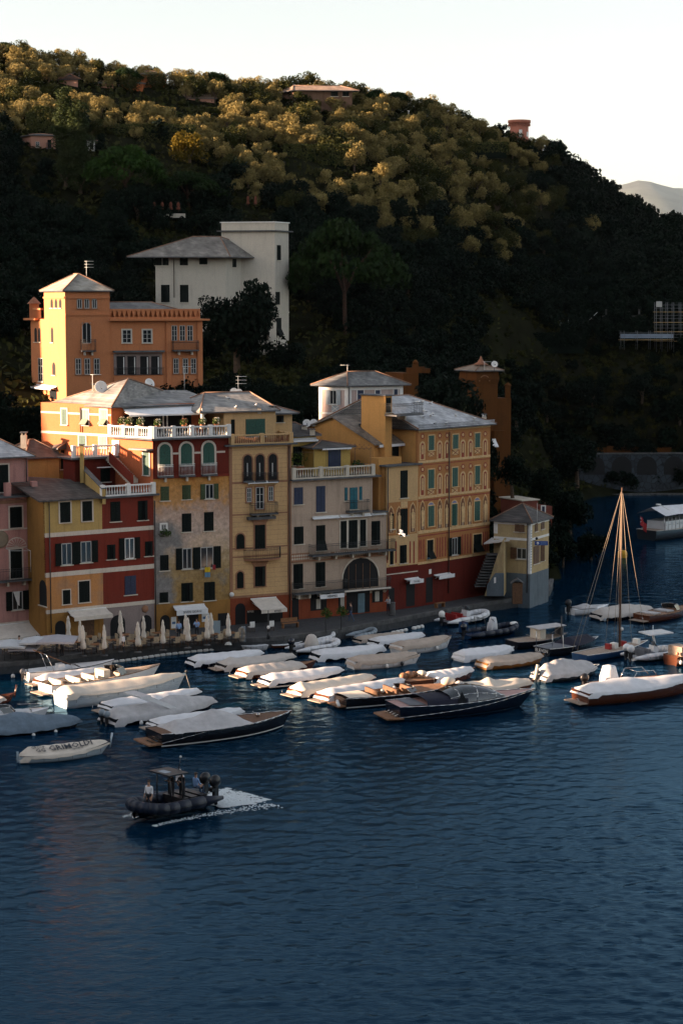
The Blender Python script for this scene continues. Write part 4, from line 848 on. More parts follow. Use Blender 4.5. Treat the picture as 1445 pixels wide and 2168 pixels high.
for x0, x1, y0, y1 in ((522, 532, 1033, 1063), (541, 558, 1031, 1078), (568, 578, 1030, 1060)): window(t, fI, 'f', x0, y0, x1, y1, sur=BR)
balcony(t, fI, 528, 583, 1086, .95, .7, brackets=2); 
s = MB(); u0, u1, za, zb_ = fI.rect(522, 1093, 580, 1099); fI.box(s, u0, u1, za, zb_, 0, .45, M_slab); s.build('hood', t)
def flare(px0, px1, py0, py1): 
    s = MB(); u0, u1, za, zb_ = fI.rect(px0, py0, px1, py1); fI.poly(s, [(u0+.3, za), (u1-.3, za), (u1, zb_), (u0, zb_)], 0, .08, BR); s.build('hood_moulding', t)
flare(531, 568, 1099, 1111); flare(531, 568, 1188, 1199)
window(t, fI, 's', 539, 1111, 561, 1162, sur=BR, name='balcony_door'); window(t, fI, 's', 539, 1199, 561, 1241, sur=BR); window(t, fI, 's', 500, 1130, 517, 1162, sur=BR, arch=True, name='arched_window'); window(t, fI, 's', 501, 1210, 515, 1245, sur=BR, arch=True, name='arched_window')
# curved balcony
zb2 = zf(fI, 555, 1181); uA, uB = fI.uz(516, 1181)[0], fI.uz(594, 1181)[0]; arc = [fI.pt(uA+(uB-uA)*k/10, 0, .9*math.sin(math.pi*min(1, max(0, k/10)))**.45) for k in range(11)]
s = MB(); s.prism([Vector((p.x, p.y, zb2-.14)) for p in arc], (0, 0, .14), BR); bo = s.build('balcony', t); railing(bo, arc, zb2, .95, sp=.12)
wpart(t, fI, M_void, (498, 1277, 519, 1330), 0, .02, 'arched_doorway', True); wpart(t, fI, M_void, (522, 1290, 598, 1328), 0, .02, 'shop_opening')
a, u0, u1, z, zfr = awning(t, fI, 530, 584, 1266, 1290, 2.4, M_awn, .3); text(a, fI, 'eres', (u0+u1)/2+.3, zfr-.13, .38, 2.43)
text(t, fI, 'eres', fI.uz(530, 1294)[0], zf(fI, 530, 1294), .36, .03, M_awn)
balustrade(t, [fI.pt(.25, 0, .15), fI.pt(fI.L-.1, 0, .15), fI.pt(fI.L-.1, 0, -2)], zc+.14, .85, M_brick, 2, pm=CR, sp=.2)
# set-back storey
p0 = fI.pt(.1, 0, -1.3).to_2d(); p1 = walk(p0, 26, 583, zc+1); fJ = Fac(p0, p1); zt = zf(fJ, 540, 869); q = quad(p0, p1, 64, 7); block(t, q, zc, zt, CR, 'upper_wall')
window(t, fJ, 's', 520, 887, 561, 924, sh=M_shg, name='terrace_door'); window(t, fJ, 's', 489, 888, 497, 924, sh=M_sh, name='door')
g0 = walk(p0, 26, 428, zt); roof(t, quad(g0, p1, 64, 7.5), zt, 1.45, .35, (.5, .3), 0, M_slate)
h0 = p1+dirv(26)*.02+Vector((-.4, .8)); h1 = walk(h0, 26, 618, zt); fh = Fac(h0, h1); q = quad(h0, h1, 64, 5); zz_ = zf(fh, 600, 874); block(t, q, zc-1, zz_, CR, 'upper_wall'); roof(t, q, zz_, .6, .5, (.8, .8), 0, M_slate); window(t, fh, 's', 585, 880, 600, 894)
chimney(t, 577, 866, fJ.pt(fJ.L-.4, 0, -.6).y, .7, .5); chimney(t, 458, 858, 168, .6, .4); chimney(t, 549, 867, 166, .35, .3)
pipe(t, fI, 611, 945, 1315)
s = MB(); p_ = fI.px(488, 1258, .25); s.ball(p_, .22, M_white, n=10, m=6); s.build('camera_dome', t)
# ---------- beige house ----------
t = thing('beige_house', 'beige house with a great dark arch, iron balconies and a cream balustraded terrace', 'house', (*pJ, Z0))
fB = Fac(pJ, pK); zc = zf(fB, 700, 1014); zr = zf(fB, 716, 1262); q = quad(pJ, pK, 60, 8)
uR = fB.uz(788, 1030)[0]; zmid = zf(fB, 800, 1085)
block(t, [pJ-fB.n.to_2d()*.05, (fB.pt(uR, 0, -.05)).to_2d(), (fB.pt(uR, 0, -8)).to_2d(), q[3]], Z0-.2, zc, BE)
block(t, [pJ-fB.n.to_2d()*.05, q[1]-fB.n.to_2d()*.05, q[2], q[3]], Z0-.2, zmid, BE)
s = MB(); fB.box(s, 0, uR, zmid, zc, -.3, 0, BE); s.build('wall_panel', t); s = MB(); fB.box(s, 0, fB.L, zr, zmid, -.3, 0, BE); s.build('wall_panel', t); s = MB(); fB.box(s, 0, fB.L, Z0-.1, zr, -.3, 0, TC); s.build('wall_panel', t)
s = MB(); s.prism([fB.pt(-.1, zc, .45), fB.pt(uR+.7, zc, .45), fB.pt(uR+.7, zc, -3), fB.pt(-.1, zc, -3)], (0, 0, .15), M_slab); s.build('cornice', t)
s = MB(); s.prism([fB.pt(uR, zmid, .3), fB.pt(fB.L, zmid, .3), fB.pt(fB.L, zmid, -3), fB.pt(uR, zmid, -3)], (0, 0, .12), M_slab); s.build('side_terrace', t)
balustrade(t, [fB.pt(.15, 0, .2), fB.pt(uR-.1, 0, .2)], zc+.15, .95, M_trim, 3, sp=.26, r=.065)
for r_ in ((622, 1032, 641, 1068), (669, 1029, 688, 1084)): window(t, fB, 's', *r_, sh=M_shb)
for r_ in ((729, 1032, 735, 1060), (740, 1032, 756, 1078), (760, 1030, 766, 1058)): window(t, fB, 's', *r_, sh=M_teal)
balcony(t, fB, 731, 776, 1081, 1.0, .6, brackets=2)
M_fret = mat('fret_pattern', (.36, .29, .24), .9, var=.1)
s = MB(); u0 = fB.uz(618, 1095)[0]; za = zf(fB, 650, 1086); zb_ = zf(fB, 650, 1102); ue = fB.uz(735, 1090)[0]
for i in range(int((ue-u0)/.24)):
    for j in range(3):
        u = u0+i*.24; z = zb_+(za-zb_)*j/3; fB.box(s, u+.02+(.06 if j % 2 else 0), u+.17, z+.02, z+.045, 0, .006, M_fret); fB.box(s, u+.02, u+.045, z+.02, z+.19, 0, .006, M_fret)
s.build('fret_band', t, kind='stuff')
awning(t, fB, 660, 716, 1093, 1097, .35, M_awnw, .06, name='rolled_awning'); awning(t, fB, 718, 783, 1089, 1093, .35, M_awnw, .06, name='rolled_awning'); awning(t, fB, 785, 815, 1086, 1089, .3, M_awnw, .05, name='rolled_awning')
window(t, fB, 's', 622, 1115, 642, 1152)
window(t, fB, 't', 669, 1112, 688, 1166, name='balcony_door')
for r_ in ((720, 1103, 733, 1160), (737, 1101, 756, 1160), (761, 1100, 774, 1156)): window(t, fB, 's', *r_, sur=M_trim, sw=.1, name='balcony_door')
window(t, fB, 's', 786, 1103, 804, 1153, name='balcony_door')
balcony(t, fB, 652, 828, 1168, .95, .85, sp=.13, brackets=5)
s = MB(); za = zf(fB, 650, 1170); zb_ = zf(fB, 650, 1186)
u0 = fB.uz(617, 1178)[0]; fB.box(s, u0, fB.uz(655, 1178)[0], zb_, za, 0, .004, BR); fB.box(s, fB.uz(700, 1178)[0], fB.uz(800, 1178)[0], zb_, za-.1, 0, .004, BR); s.build('lattice_ground', t)
s = MB()
for i in range(34):
    u = u0+.1+i*.23
    if not (fB.uz(655, 1178)[0] < u < fB.uz(706, 1178)[0]) and u < fB.uz(800, 1178)[0]:
        for j in range(2):
            c = (u, zb_+.17+j*.28); fB.poly(s, [(c[0]-.1, c[1]), (c[0], c[1]-.13), (c[0]+.1, c[1]), (c[0], c[1]+.13)], .004, .012, M_trim)
s.build('lattice_lozenges', t, kind='stuff')
band(t, fB, 650, 1186, 1189, BR, 0, fB.uz(812, 1180)[0], w1=.12)
for r_ in ((621, 1194, 641, 1246), (668, 1190, 688, 1242)): window(t, fB, 's', *r_, name='balcony_door')
# great arch
u0, u1, z0, z1 = fB.rect(725, 1180, 800, 1246); o = wpart(t, fB, M_void, (725, 1181, 800, 1244), 0, .02, 'great_arch', True, .98)
A = fB.arch(u0-.12, u1+.12, z0, z1+.12, 14, 1.0); B_ = fB.arch(u0, u1, z0, z1, 14, 1.0); s = MB()
for i in range(2, len(A)-1): fB.poly(s, [A[i], A[i+1], B_[i+1], B_[i]], 0, .06, M_trim)
s.build('arch_moulding', o)
for k in range(4): s = MB(); u = u0+(u1-u0)*(k+.8)/5; fB.box(s, u-.03, u+.03, z0, z0+(z1-z0)*.8, .02, .05, M_wood); s.build('glazing_bar', o)
balcony(t, fB, 617, 728, 1251, .95, .8, sp=.12, brackets=5); balcony(t, fB, 728, 822, 1246, .95, .6, sp=.14, mt=M_iron, brackets=0)
for r_, m_ in (((618, 1262, 632, 1312), M_void), ((657, 1258, 691, 1292), M_void), ((716, 1254, 729, 1290), M_void), ((733, 1252, 782, 1297), M_void), ((787, 1250, 810, 1275), M_void)): wpart(t, fB, m_, r_, 0, .02, 'shop_opening')
M_lit = mat('shop_curtain', (.45, .42, .36), .8, var=.1)
for r_ in ((669, 1268, 678, 1289), (720, 1260, 728, 1285), (793, 1252, 802, 1273)): wpart(t, fB, M_lit, r_, .02, .04, 'curtain')
wpart(t, fB, mat('shop_door_blue', (.12, .20, .24), .4), (757, 1256, 771, 1297), .02, .05, 'glass_door')
a, u0, u1, z, zfr = awning(t, fB, 667, 718, 1254, 1258, .9, M_awnw, .36); text(a, fB, 'HERMES', (u0+u1)/2, zfr-.17, .3, .93)
awning(t, fB, 719, 816, 1250, 1247, .9, M_awn, .12)
s = wpart(t, fB, mat('shop_board', (.16, .13, .10), .8), (618, 1257, 658, 1264), .02, .08, 'shop_board'); text(t, fB, 'WINE STORE', fB.uz(644, 1261)[0], zf(fB, 644, 1260.5), .2, .09, M_trim)
# roof terrace rooms
p0 = fB.pt(fB.uz(660, 1000)[0]-.2, 0, -1.9).to_2d(); p0 = walk(p0, 30, 664, zc+1); p1 = walk(p0, 30, 741, zc+1); fr = Fac(p0, p1); zt = zf(fr, 700, 946); q = quad(p0, p1, 60, 4); block(t, q, zc, zt, YL, 'terrace_room'); roof(t, q, zt, .45, .4, (1, 1), 0, M_slated, name='terrace_room_roof')
window(t, fr, 's', 694, 951, 721, 992, sh=M_shb, name='terrace_door'); awning(t, fr, 677, 738, 946, 949, .5, M_awnw, .12)
p2 = walk(p0+Vector((-.3, 2)), 30, 606, zc+1); p3 = walk(p2, 30, 668, zc+1); fr = Fac(p2, p3); zt = zf(fr, 640, 921); q = quad(p2, p3, 60, 4); block(t, q, zc-.5, zt, YL, 'terrace_room'); awning(t, fr, 616, 668, 928, 932, .5, M_awnw, .14); window(t, fr, 's', 620, 945, 638, 985, name='door')
g0 = walk(p2, 30, 588, zt); roof(t, quad(g0, p3, 60, 4.5), zt, 1.0, .4, (.5, .5), 0, M_slated, name='terrace_room_roof'); chimney(t, 644, 905, fr.a.y+2, .5, .5); chimney(t, 661, 912, fr.a.y+1, .4, .45)
s = MB()
for px, yt in ((662, 955), (689, 950), (749, 950), (782, 948), (716, 952)): a_ = fB.uz(px, 1010)[0]; s.bar(fB.pt(a_, zc, .15), fB.pt(a_, zf(fB, px, yt), .15), .025, M_iron, 4)
for pa, pb, y in ((749, 782, 949), (622, 662, 957)): s.bar(fB.px(pa, y, .15), fB.px(pb, y, .15), .02, M_iron, 4)
s.build('pergola_frame', t)
# ---------- golden gabled house behind ----------
c0 = walk(fB.pt(fB.L, 0, -2.0).to_2d(), 30, 791, 14); cL = walk(c0, -36, 655, 14); cR = walk(c0, 42, 866, 14)
t = thing('golden_gabled_house', 'golden yellow gabled house with a brownish slate roof above the beige house', 'house', (*c0, 8)); fg = Fac(cL, c0); fq = Fac(c0, cR); ze = zf(fq, 800, 938)
vg = cR-c0; pk = fg.uz(707, 884); q = [c0, cR, cL+vg, cL]
s = MB(); s.prism([(*cL, 8), (*c0, 8), (*c0, ze), (*fg.pt(pk[0], 0).to_2d(), pk[1]), (*cL, zf(fg, 662, 905))], (vg.x, vg.y, 0), YO); s.build('wall', t)
pkp = Vector((*fg.pt(pk[0], 0).to_2d(), pk[1])); vv = Vector((vg.x, vg.y, 0)); o_ = -vv.normalized()*.35; dn = (Vector((*c0, ze))-pkp); e_ = Vector((*c0, ze))+dn.normalized()*.45; dl = Vector((*cL, zf(fg, 662, 905)))-pkp; el = pkp+dl*1.1
s = MB(); s.prism([pkp+o_+Vector((0, 0, .03)), e_+o_+Vector((0, 0, .03)), e_+vv-o_+Vector((0, 0, .03)), pkp+vv-o_+Vector((0, 0, .03))], (0, 0, .12), M_slateb := slate('slate_brown', (.15, .13, .11), (.25, .21, .17))); s.build('roof', t)
s = MB(); s.prism([pkp+o_+Vector((0, 0, .03)), el+o_+Vector((0, 0, .03)), el+vv-o_+Vector((0, 0, .03)), pkp+vv-o_+Vector((0, 0, .03))], (0, 0, .12), M_slateb); s.build('roof', t)
window(t, fq, 's', 817, 943, 843, 990, name='terrace_door'); awning(t, fq, 795, 866, 938, 940, .5, M_awnw, .22); chimney(t, 769, 905, c0.y+2.6, .8, .7, YO)
M_chk = BR; s = MB()
for i in range(16):
    for j in range(3):
        if (i+j) % 2: u = fg.L-.25-i*.26; z = ze-.15-j*.2; fg.box(s, u-.13, u, z-.1, z, 0, .01, M_chk)
s.build('chequer_frieze', t, kind='stuff')
zp = zf(fq, 800, 967); s = MB(); fq.box(s, -.6, fq.L*.5, 9, zp, 0, 1.3, YO); s.build('terrace_parapet', t)
p_ = fB.pt(fB.L-.2, 0, -2.2); s = MB(); s.prism([fB.pt(uR+.3, 6, -1.6), fB.pt(fB.L, 6, -1.6), fB.pt(fB.L, zf(fB, 800, 985), -1.6), fB.pt(uR+.3, zf(fB, 800, 985), -1.6)], -fB.n*.3, YO); s.build('return_wall', t)
# ---------- narrow golden house ----------
t = thing('golden_house', 'narrow golden house over a red shop front, squeezed against the painted palazzo', 'house', (*pK, Z0)); fK = Fac(pK, pL); zc = zf(fK, 850, 986); q = quad(pK, pL, 50, 8)
block(t, [q[0]-fK.n.to_2d()*.05, q[1]-fK.n.to_2d()*.05, q[2], q[3]], Z0-.2, zc, YO)
fzone(t, fK, [(850, 986, 1198, CR), (850, 1198, None, RB)])
s = MB(); m = offset(q, .3); s.prism([(p.x, p.y, zc) for p in m], (0, 0, .14), M_slab); s.build('cornice', t)
wpart(t, fK, OR, (819, 1062, 882, 1132), 0, .004, 'painted_panel')
M_nr = mat('niche_red', (.30, .07, .04), .9, var=.15, scale=3); M_nl = mat('niche_light', (.66, .44, .22), .9, var=.12, scale=4); M_nd = mat('niche_shade', (.22, .10, .05), .9, var=.2, scale=4); M_ng = mat('niche_stonegrey', (.45, .34, .24), .9, var=.15, scale=6); M_lun = mat('lunette_lilac', (.20, .22, .38), .9, var=.1)
def figure(mb, fac, uc, z0, z1, w, mt, mt2):
    H = z1-z0
    fac.poly(mb, [(uc-.05*H, z0), (uc+.05*H, z0), (uc+.04*H, z0+.12*H), (uc-.04*H, z0+.12*H)], w, w+.02, mt2)
    fac.poly(mb, [(uc-.07*H, z0+.12*H), (uc+.08*H, z0+.12*H), (uc+.09*H, z0+.45*H), (uc+.10*H, z0+.75*H), (uc+.04*H, z0+.82*H), (uc-.04*H, z0+.82*H), (uc-.10*H, z0+.74*H), (uc-.07*H, z0+.45*H)], w, w+.04, mt)
    fac.poly(mb, [(uc+.045*H*math.cos(a*.785), z0+.88*H+.06*H*math.sin(a*.785)) for a in range(8)], w, w+.04, mt)
def statue(par, fac, x, y0, y1, hw):
    u0, u1, z0, z1 = fac.rect(x-hw, y0, x+hw, y1); c = (u0+u1)/2; r = (u1-u0)/2; g = lambda k, zz0, zz1: [(c-r*k, zz0), (c+r*k, zz0), (c+r*k, zz1-r*1.8*k), (c+r*.6*k, zz1-r*.7*k), (c, zz1), (c-r*.6*k, zz1-r*.7*k), (c-r*k, zz1-r*1.8*k)]
    s = MB(); fac.poly(s, g(1.3, z0-.05, z1+.16), .004, .010, M_nl); fac.poly(s, g(1.0, z0, z1), .010, .014, M_nd); figure(s, fac, c, z0+.08, z1-.35, .014, M_nl, M_ng); s.build('painted_niche', par)
for x in (829, 846): statue(t, fK, x-2, 1074, 1128, 5)
statue(t, fK, 873, 1066, 1126, 5)
for r_ in ((847, 996, 862, 1054), (847, 1077, 862, 1134), (846, 1154, 860, 1192), (826, 1088, 833, 1120), (825, 1162, 832, 1195)): window(t, fK, 's', *r_)
wpart(t, fK, M_nl, (848, 1062, 862, 1075), .004, .02, 'plaque')
for x in (820, 838, 868, 876): wpart(t, fK, M_nr, (x-2, 1146, x+1, 1192), 0, .008, 'painted_column')
pipe(t, fK, 819, 990, 1185); wpart(t, fK, M_void, (822, 1245, 834, 1290), 0, .02, 'doorway'); wpart(t, fK, M_void, (859, 1235, 877, 1283), 0, .02, 'doorway')
a, u0, u1, z, zfr = awning(t, fK, 855, 884, 1224, 1227, .8, M_awnw, .35); text(a, fK, 'TA BEL', (u0+u1)/2, zfr-.17, .26, .83)
band(t, fK, 850, 1212, 1214, M_trim, 0, fK.L, w1=.05, name='cable_conduit')
# ---------- painted palazzo ----------
t = thing('painted_palazzo', 'ochre palazzo painted with statues, arches and columns above an oxblood base', 'house', (*pL, Z0)); fO = Fac(pL, pM); zt = zf(fO, 885, 908); zb_ = zf(fO, 890, 1192)
BLp = backp(pL, 44, 12.5); q = [pL, pM, pM+(BLp-pL), BLp]; block(t, [pL-fO.n.to_2d()*.05, pM-fO.n.to_2d()*.05, q[2], q[3]], Z0-.2, zt, YO)
s = MB(); fO.box(s, 0, fO.L, zb_, zt, -.3, 0, OR); s.build('wall_panel', t); s = MB(); fO.box(s, 0, fO.L, Z0-.1, zb_, -.3, 0, RB); s.build('wall_panel', t)
rf, oo, r1, r2 = roof(t, q, zt, 2.7, .45, (0, .8), 0, M_slatep, gable=YO)
for ya, yb in ((976, 981), (1051, 1056), (1124, 1130), (1190, 1195), (912, 915)): band(t, fO, 890, ya, yb, M_nl, w1=.05)
for ya, yb in ((984, 986), (1059, 1062), (1134, 1137)): band(t, fO, 890, ya, yb, M_nr, w1=.006, name='painted_line')
dy = lambda x, k: -(x-893)*k
WN = [((906, 922, 918, 953), (957, 920, 969, 950), (1004, 917, 1015, 947)), ((905, 994, 918, 1034), (956, 990, 968, 1030), (1004, 986, 1015, 1025)), ((905, 1071, 918, 1114), (955, 1067, 967, 1112), (1003, 1061, 1015, 1102)), ((903, 1143, 916, 1184), None, (1001, 1131, 1018, 1169))]
for r, row in enumerate(WN):
    for b_ in row:
        if b_: window(t, fO, 's' if r < 3 else 't', *b_, sh=M_shg if r < 3 else M_sh, sur=M_nl, sw=.1)
        if b_ and r == 2:
            s = MB(); u0, u1, z0, z1 = fO.rect(b_[0], b_[1]-7, b_[2], b_[1]-1); fO.poly(s, fO.arch(u0-.1, u1+.1, z0, z1+.1), .004, .02, M_nl); fO.poly(s, fO.arch(u0, u1, z0, z1), .02, .03, M_lun); s.build('painted_lunette', t)
        if b_ and r in (0, 1):
            s = MB(); u0, u1, z0, z1 = fO.rect(b_[0], b_[3]+3, b_[2], b_[3]+13); fO.box(s, u0, u1, z0, z1, .004, .012, M_nl)
            for a_, c_ in (((u0, z0), (u1, z1)), ((u0, z1), (u1, z0))): s.bar(fO.pt(*a_, .014), fO.pt(*c_, .014), .03, M_nr, 4)
            s.build('painted_cross', t)
window(t, fO, 'o', 948, 1138, 974, 1175, name='open_window')
def nich(x, r):
    y0, y1, k = [(938, 972, .045), (1008, 1048, .075)][r]; y0 += dy(x, k); y1 += dy(x, k)
    u0, u1, z0, z1 = fO.rect(x-3.2, y0, x+3.2, y1); s = MB(); e = .17
    fO.poly(s, fO.arch(u0-e, u1+e, z0-.1, z1+e, 8), .004, .010, M_nl); fO.poly(s, fO.arch(u0, u1, z0, z1, 8), .010, .014, M_nr)
    c = (u0+u1)/2; fO.poly(s, [(c-.11, z0+.45), (c+.11, z0+.45), (c+.09, z1-.2), (c-.09, z1-.2)], .014, .03, M_nl)
    fO.poly(s, [(c+.3*math.cos(a_*1.05), z1+.62+.3*math.sin(a_*1.05)) for a_ in range(6)], .004, .012, M_nr); fO.poly(s, [(c+.16*math.cos(a_*1.05), z1+.62+.16*math.sin(a_*1.05)) for a_ in range(6)], .012, .02, M_nl)
    s.build('painted_niche', t)
for x in (893.5, 930, 945.5, 979, 995, 1026): nich(x, 0); nich(x, 1)
for x in (893.5, 930, 944.5, 978.5, 993, 1026): statue(t, fO, x, 1062+dy(x, .1), 1122+dy(x, .1), 4.2)
for x in (887, 891, 896, 925, 930.5, 936, 942, 978, 983.5, 989, 995, 1022, 1026.5, 1031):
    y0, y1 = 1142+dy(x, .13), 1184+dy(x, .13); u0, u1, z0, z1 = fO.rect(x-1.5, y0, x+1.5, y1); s = MB(); fO.poly(s, fO.arch(u0, u1, z0, z1, 6), .004, .012, M_nr); s.build('painted_column', t)
pipe(t, fO, 949, 914, 1255); wpart(t, fO, M_void, (901, 1222, 915, 1275), 0, .02, 'doorway'); wpart(t, fO, M_white, (907, 1205, 912, 1215), 0, .04, 'sign_board')
a, u0, u1, z, zfr = awning(t, fO, 917, 950, 1215, 1217, .7, M_awnw, .32)
# roof-edge safety rail
s = MB()
A, B2 = Vector((*offset(q, .3)[0], zt+.02)), Vector((*offset(q, .3)[1], zt+.02))
for k in range(60): c = A.lerp(B2, (k+.5)/60); s.bar(c, c+Vector((0, 0, .34)), .035, M_slatep, 4)
s.bar(A+Vector((0, 0, .34)), B2+Vector((0, 0, .34)), .04, M_slatep, 4); s.build('gutter_guard', t, kind='stuff')
# roof dormer with small balcony
p0 = P(815, 880, 172.5).to_2d(); fD = Fac(p0, walk(p0, 47, 829, 18)); q = quad(p0, (fD.a+fD.u*fD.L).to_2d(), 44, 3); zd = zf(fD, 822, 838); block(t, q, 14, zd, YO, 'dormer'); window(t, fD, 's', 817, 842, 827, 873, name='dormer_door')
s = MB(); m = offset(q, .2); s.prism([(p.x, p.y, zd) for p in m], (0, 0, .1), M_slab); s.build('dormer_roof', t); balcony(t, fD, 813, 871, 876, 1.0, 1.5, brackets=1)
chimney(t, 1024, 885, pM.y+1, .9, .4, M_trim); chimney(t, 869, 850, 181, .4, .5, M_white)
# ---------- pale pink villa behind ----------
c0 = P(736, 875, 196).to_2d(); cr = walk(c0, 26, 852, 15); cl = walk(c0, -34, 675, 15); f = Fac(c0, cr); g = Fac(cl, c0); ze = zf(f, 740, 816); v = cr-c0
t = thing('pale_pink_villa', 'pale pink villa with white corner trim and a grey shuttered window above the rooftops', 'house', (*c0, 12))
q = [cl, c0, cr, cl+v]; block(t, q, 10, ze, LP)
qq = [c0, cr, cr+(cl-c0), cl]; rf, oo, r1, r2 = roof(t, qq, ze, 1.35, .45, (.9, .9), 0, slate('slate_mid', (.12, .12, .12), (.2, .2, .19)))
for fc, w0 in ((f, 0), (g, 0)): s = MB(); fc.box(s, 0, .4, 10, ze, 0, .03, M_white); fc.box(s, fc.L-.4, fc.L, 10, ze, 0, .03, M_white); fc.box(s, 0, fc.L, ze-.5, ze-.2, .0, .035, M_white); s.build('corner_trim', t)
window(t, g, 'o', 690, 826, 721, 856, sh=M_shp, sur=M_white, sw=.08)
for r_ in ((756, 826, 769, 855), (794, 826, 804, 848), (833, 824, 841, 850)): window(t, f, 't', *r_, sur=M_white, sw=.08, sh=M_shb)
for fc, r_ in ((g, (702, 859, 717, 872)), (f, (757, 858, 769, 870))):
    s = MB(); u0, u1, z0, z1 = fc.rect(*r_); fc.box(s, u0, u1, z0, z1, 0, .02, M_shp)
    for a_, c_ in (((u0, z0), (u1, z1)), ((u0, z1), (u1, z0))): s.bar(fc.pt(*a_, .03), fc.pt(*c_, .03), .04, M_white, 4)
    s.build('painted_cross', t)
band(t, f, 800, 872, 876, M_white); band(t, g, 700, 873, 877, M_white); pipe(t, f, 738, 820, 876); chimney(t, 736, 806, 200, .7, .7)
# ---------- apricot villa ----------
c0 = P(140, 800, 198).to_2d(); f = Fac(c0, walk(c0, 20, 233, 25)); cr = walk(c0, 20, 428, 25); FA = Fac(c0, cr); cl = walk(c0, -60, 66, 25); tl = walk(c0, -60, 94, 28)
t = thing('apricot_villa', 'apricot villa with a square hipped lookout tower, sunlit on its side wall', 'house', (*c0, 14))
g = Fac(cl, c0); zc = zf(FA, 300, 676); zt = zf(f, 180, 615); vb = (cl-c0)
back_ = cr+vb
block(t, [c0, cr, cr+vb*1.1, c0+vb], 10, zc, AP)
s = MB(); q = [c0-f.n.to_2d()*(-.12), (f.a+f.u*f.L).to_2d()-f.n.to_2d()*(-.12), (f.a+f.u*f.L).to_2d()+(tl-c0), tl]; s.prism([(*p[:2], 10) for p in q], (0, 0, zt-10), AP); s.build('tower_wall', t)
ft = Fac(q[0], q[1]); gt = Fac(q[3], q[0])
roof(t, q, zt, 1.75, .35, (1, 1), None, slate('slate_warm', (.26, .24, .2), (.36, .34, .3)), name='tower_roof')
band(t, ft, 180, 628, 632, AP, w1=.12, name='string_course'); band(t, gt, 120, 628, 632, AP, w1=.12, name='string_course'); band(t, ft, 180, 664, 668, AP, w1=.1, name='string_course')
for x in (168.5, 184, 200): window(t, ft, 'f', x-5, 633, x+5, 653, arch=True, sur=BR, sw=.08, name='arched_window')
for x in (110, 119, 128): window(t, gt, 'v', x-2.6, 633, x+2.6, 652, arch=True, name='arched_window')
# parapet with triangular openings
uP0 = FA.uz(233, 670)[0]; z0p = zc; z1p = zf(FA, 300, 654)
s = MB(); FA.box(s, uP0, FA.L-.2, z0p, z0p+.25, -.3, 0, AP); FA.box(s, uP0, FA.L-.2, z1p-.2, z1p, -.32, .03, AP); n_ = 19
for k in range(n_):
    u = uP0+(FA.L-.2-uP0)*k/n_; w_ = (FA.L-.2-uP0)/n_; FA.poly(s, [(u, z0p+.25), (u+.06, z0p+.25), (u+w_*.5-.03, z1p-.2), (u, z1p-.2)], -.28, 0, AP); FA.poly(s, [(u+w_, z0p+.25), (u+w_-.06, z0p+.25), (u+w_*.5+.03, z1p-.2), (u+w_, z1p-.2)], -.28, 0, AP)
FA.box(s, uP0, FA.L-.2, z0p+.2, z1p-.1, -.6, -.5, AP); s.build('parapet', t)
s = MB(); s.prism([FA.pt(uP0-.1, zc-.15, .6), FA.pt(FA.L+.7, zc-.15, .6), FA.pt(FA.L+.7, zc-.15, -4), FA.pt(uP0-.1, zc-.15, -4)], (0, 0, .18), AP); s.build('cornice', t)
a_ = FA.pt(uP0, 0, -2).to_2d(); b_ = FA.pt(FA.L-1.5, 0, -2).to_2d(); roof(t, quad(a_, b_, 60, 5), z1p-.3, 1.0, .2, (.6, 1), 0, slate('slate_mid', (.12, .12, .12), (.2, .2, .19)))
window(t, ft, 'f', 174, 683, 193, 727, arch=True, sur=AP, name='balcony_door'); balcony(t, ft, 171, 202, 742, h=1.15, depth=.6, sp=.14, brackets=2)
for x0 in (259, 302): window(t, FA, 'f', x0, 698, x0+19, 726, sur=M_trim, sw=.1)
for x0 in (362, 379, 395): window(t, FA, 'f', x0+1, 689, x0+13, 722, sur=AP)
balcony(t, FA, 364, 418, 741, h=1.0, depth=.8, sp=.13, brackets=2)
for x0 in (160, 179, 199): window(t, ft, 'f', x0, 759, x0+12, 793, sur=BR, sw=.06)
for x0 in (366, 386, 403): window(t, FA, 'f', x0+1, 759, x0+12, 791, sur=BR, sw=.06)
wpart(t, FA, GR, (241, 748, 343, 794), 0, .05, 'bay_surround'); s = MB(); u0, u1, z0, z1 = FA.rect(239, 742, 346, 746); FA.box(s, u0, u1, z0, z1, 0, .6, M_slab); s.build('bay_hood', t)
for x0 in (247, 270, 297, 320): wpart(t, FA, M_void, (x0, 754, x0+18, 793), .05, .07, 'bay_opening'); wpart(t, FA, M_white, (x0+14, 756, x0+16, 792), .07, .1, 'white_frame')
railing(t, [FA.px(241, 794, .15), FA.px(346, 794, .15)], zf(FA, 290, 794), .8, sp=.14); wpart(t, FA, AP, (241, 797, 346, 817), 0, .12, 'balcony_front')
band(t, FA, 400, 815, 819, AP, FA.uz(352, 817)[0], None, w1=.08, name='string_course')
s = MB(); u0 = FA.uz(352, 750)[0]; FA.box(s, u0, u0+.5, 12, zc-.2, 0, .15, AP); FA.box(s, FA.L-.55, FA.L, 12, zc-.2, 0, .15, AP); s.build('pilaster', t)
for x0, y0, y1 in ((76, 694, 724), (84, 694, 724), (111, 693, 725)): window(t, g, 'v', x0-2.6, y0, x0+2.6, y1, arch=True, name='arched_window')
window(t, g, 'f', 82, 758, 92, 808); window(t, g, 'v', 111, 767, 118, 794, arch=True, name='arched_window'); awning(t, g, 80, 122, 816, 821, .8, M_awnw, .15); wpart(t, g, M_glass, (106, 826, 121, 845), 0, .03, 'door')
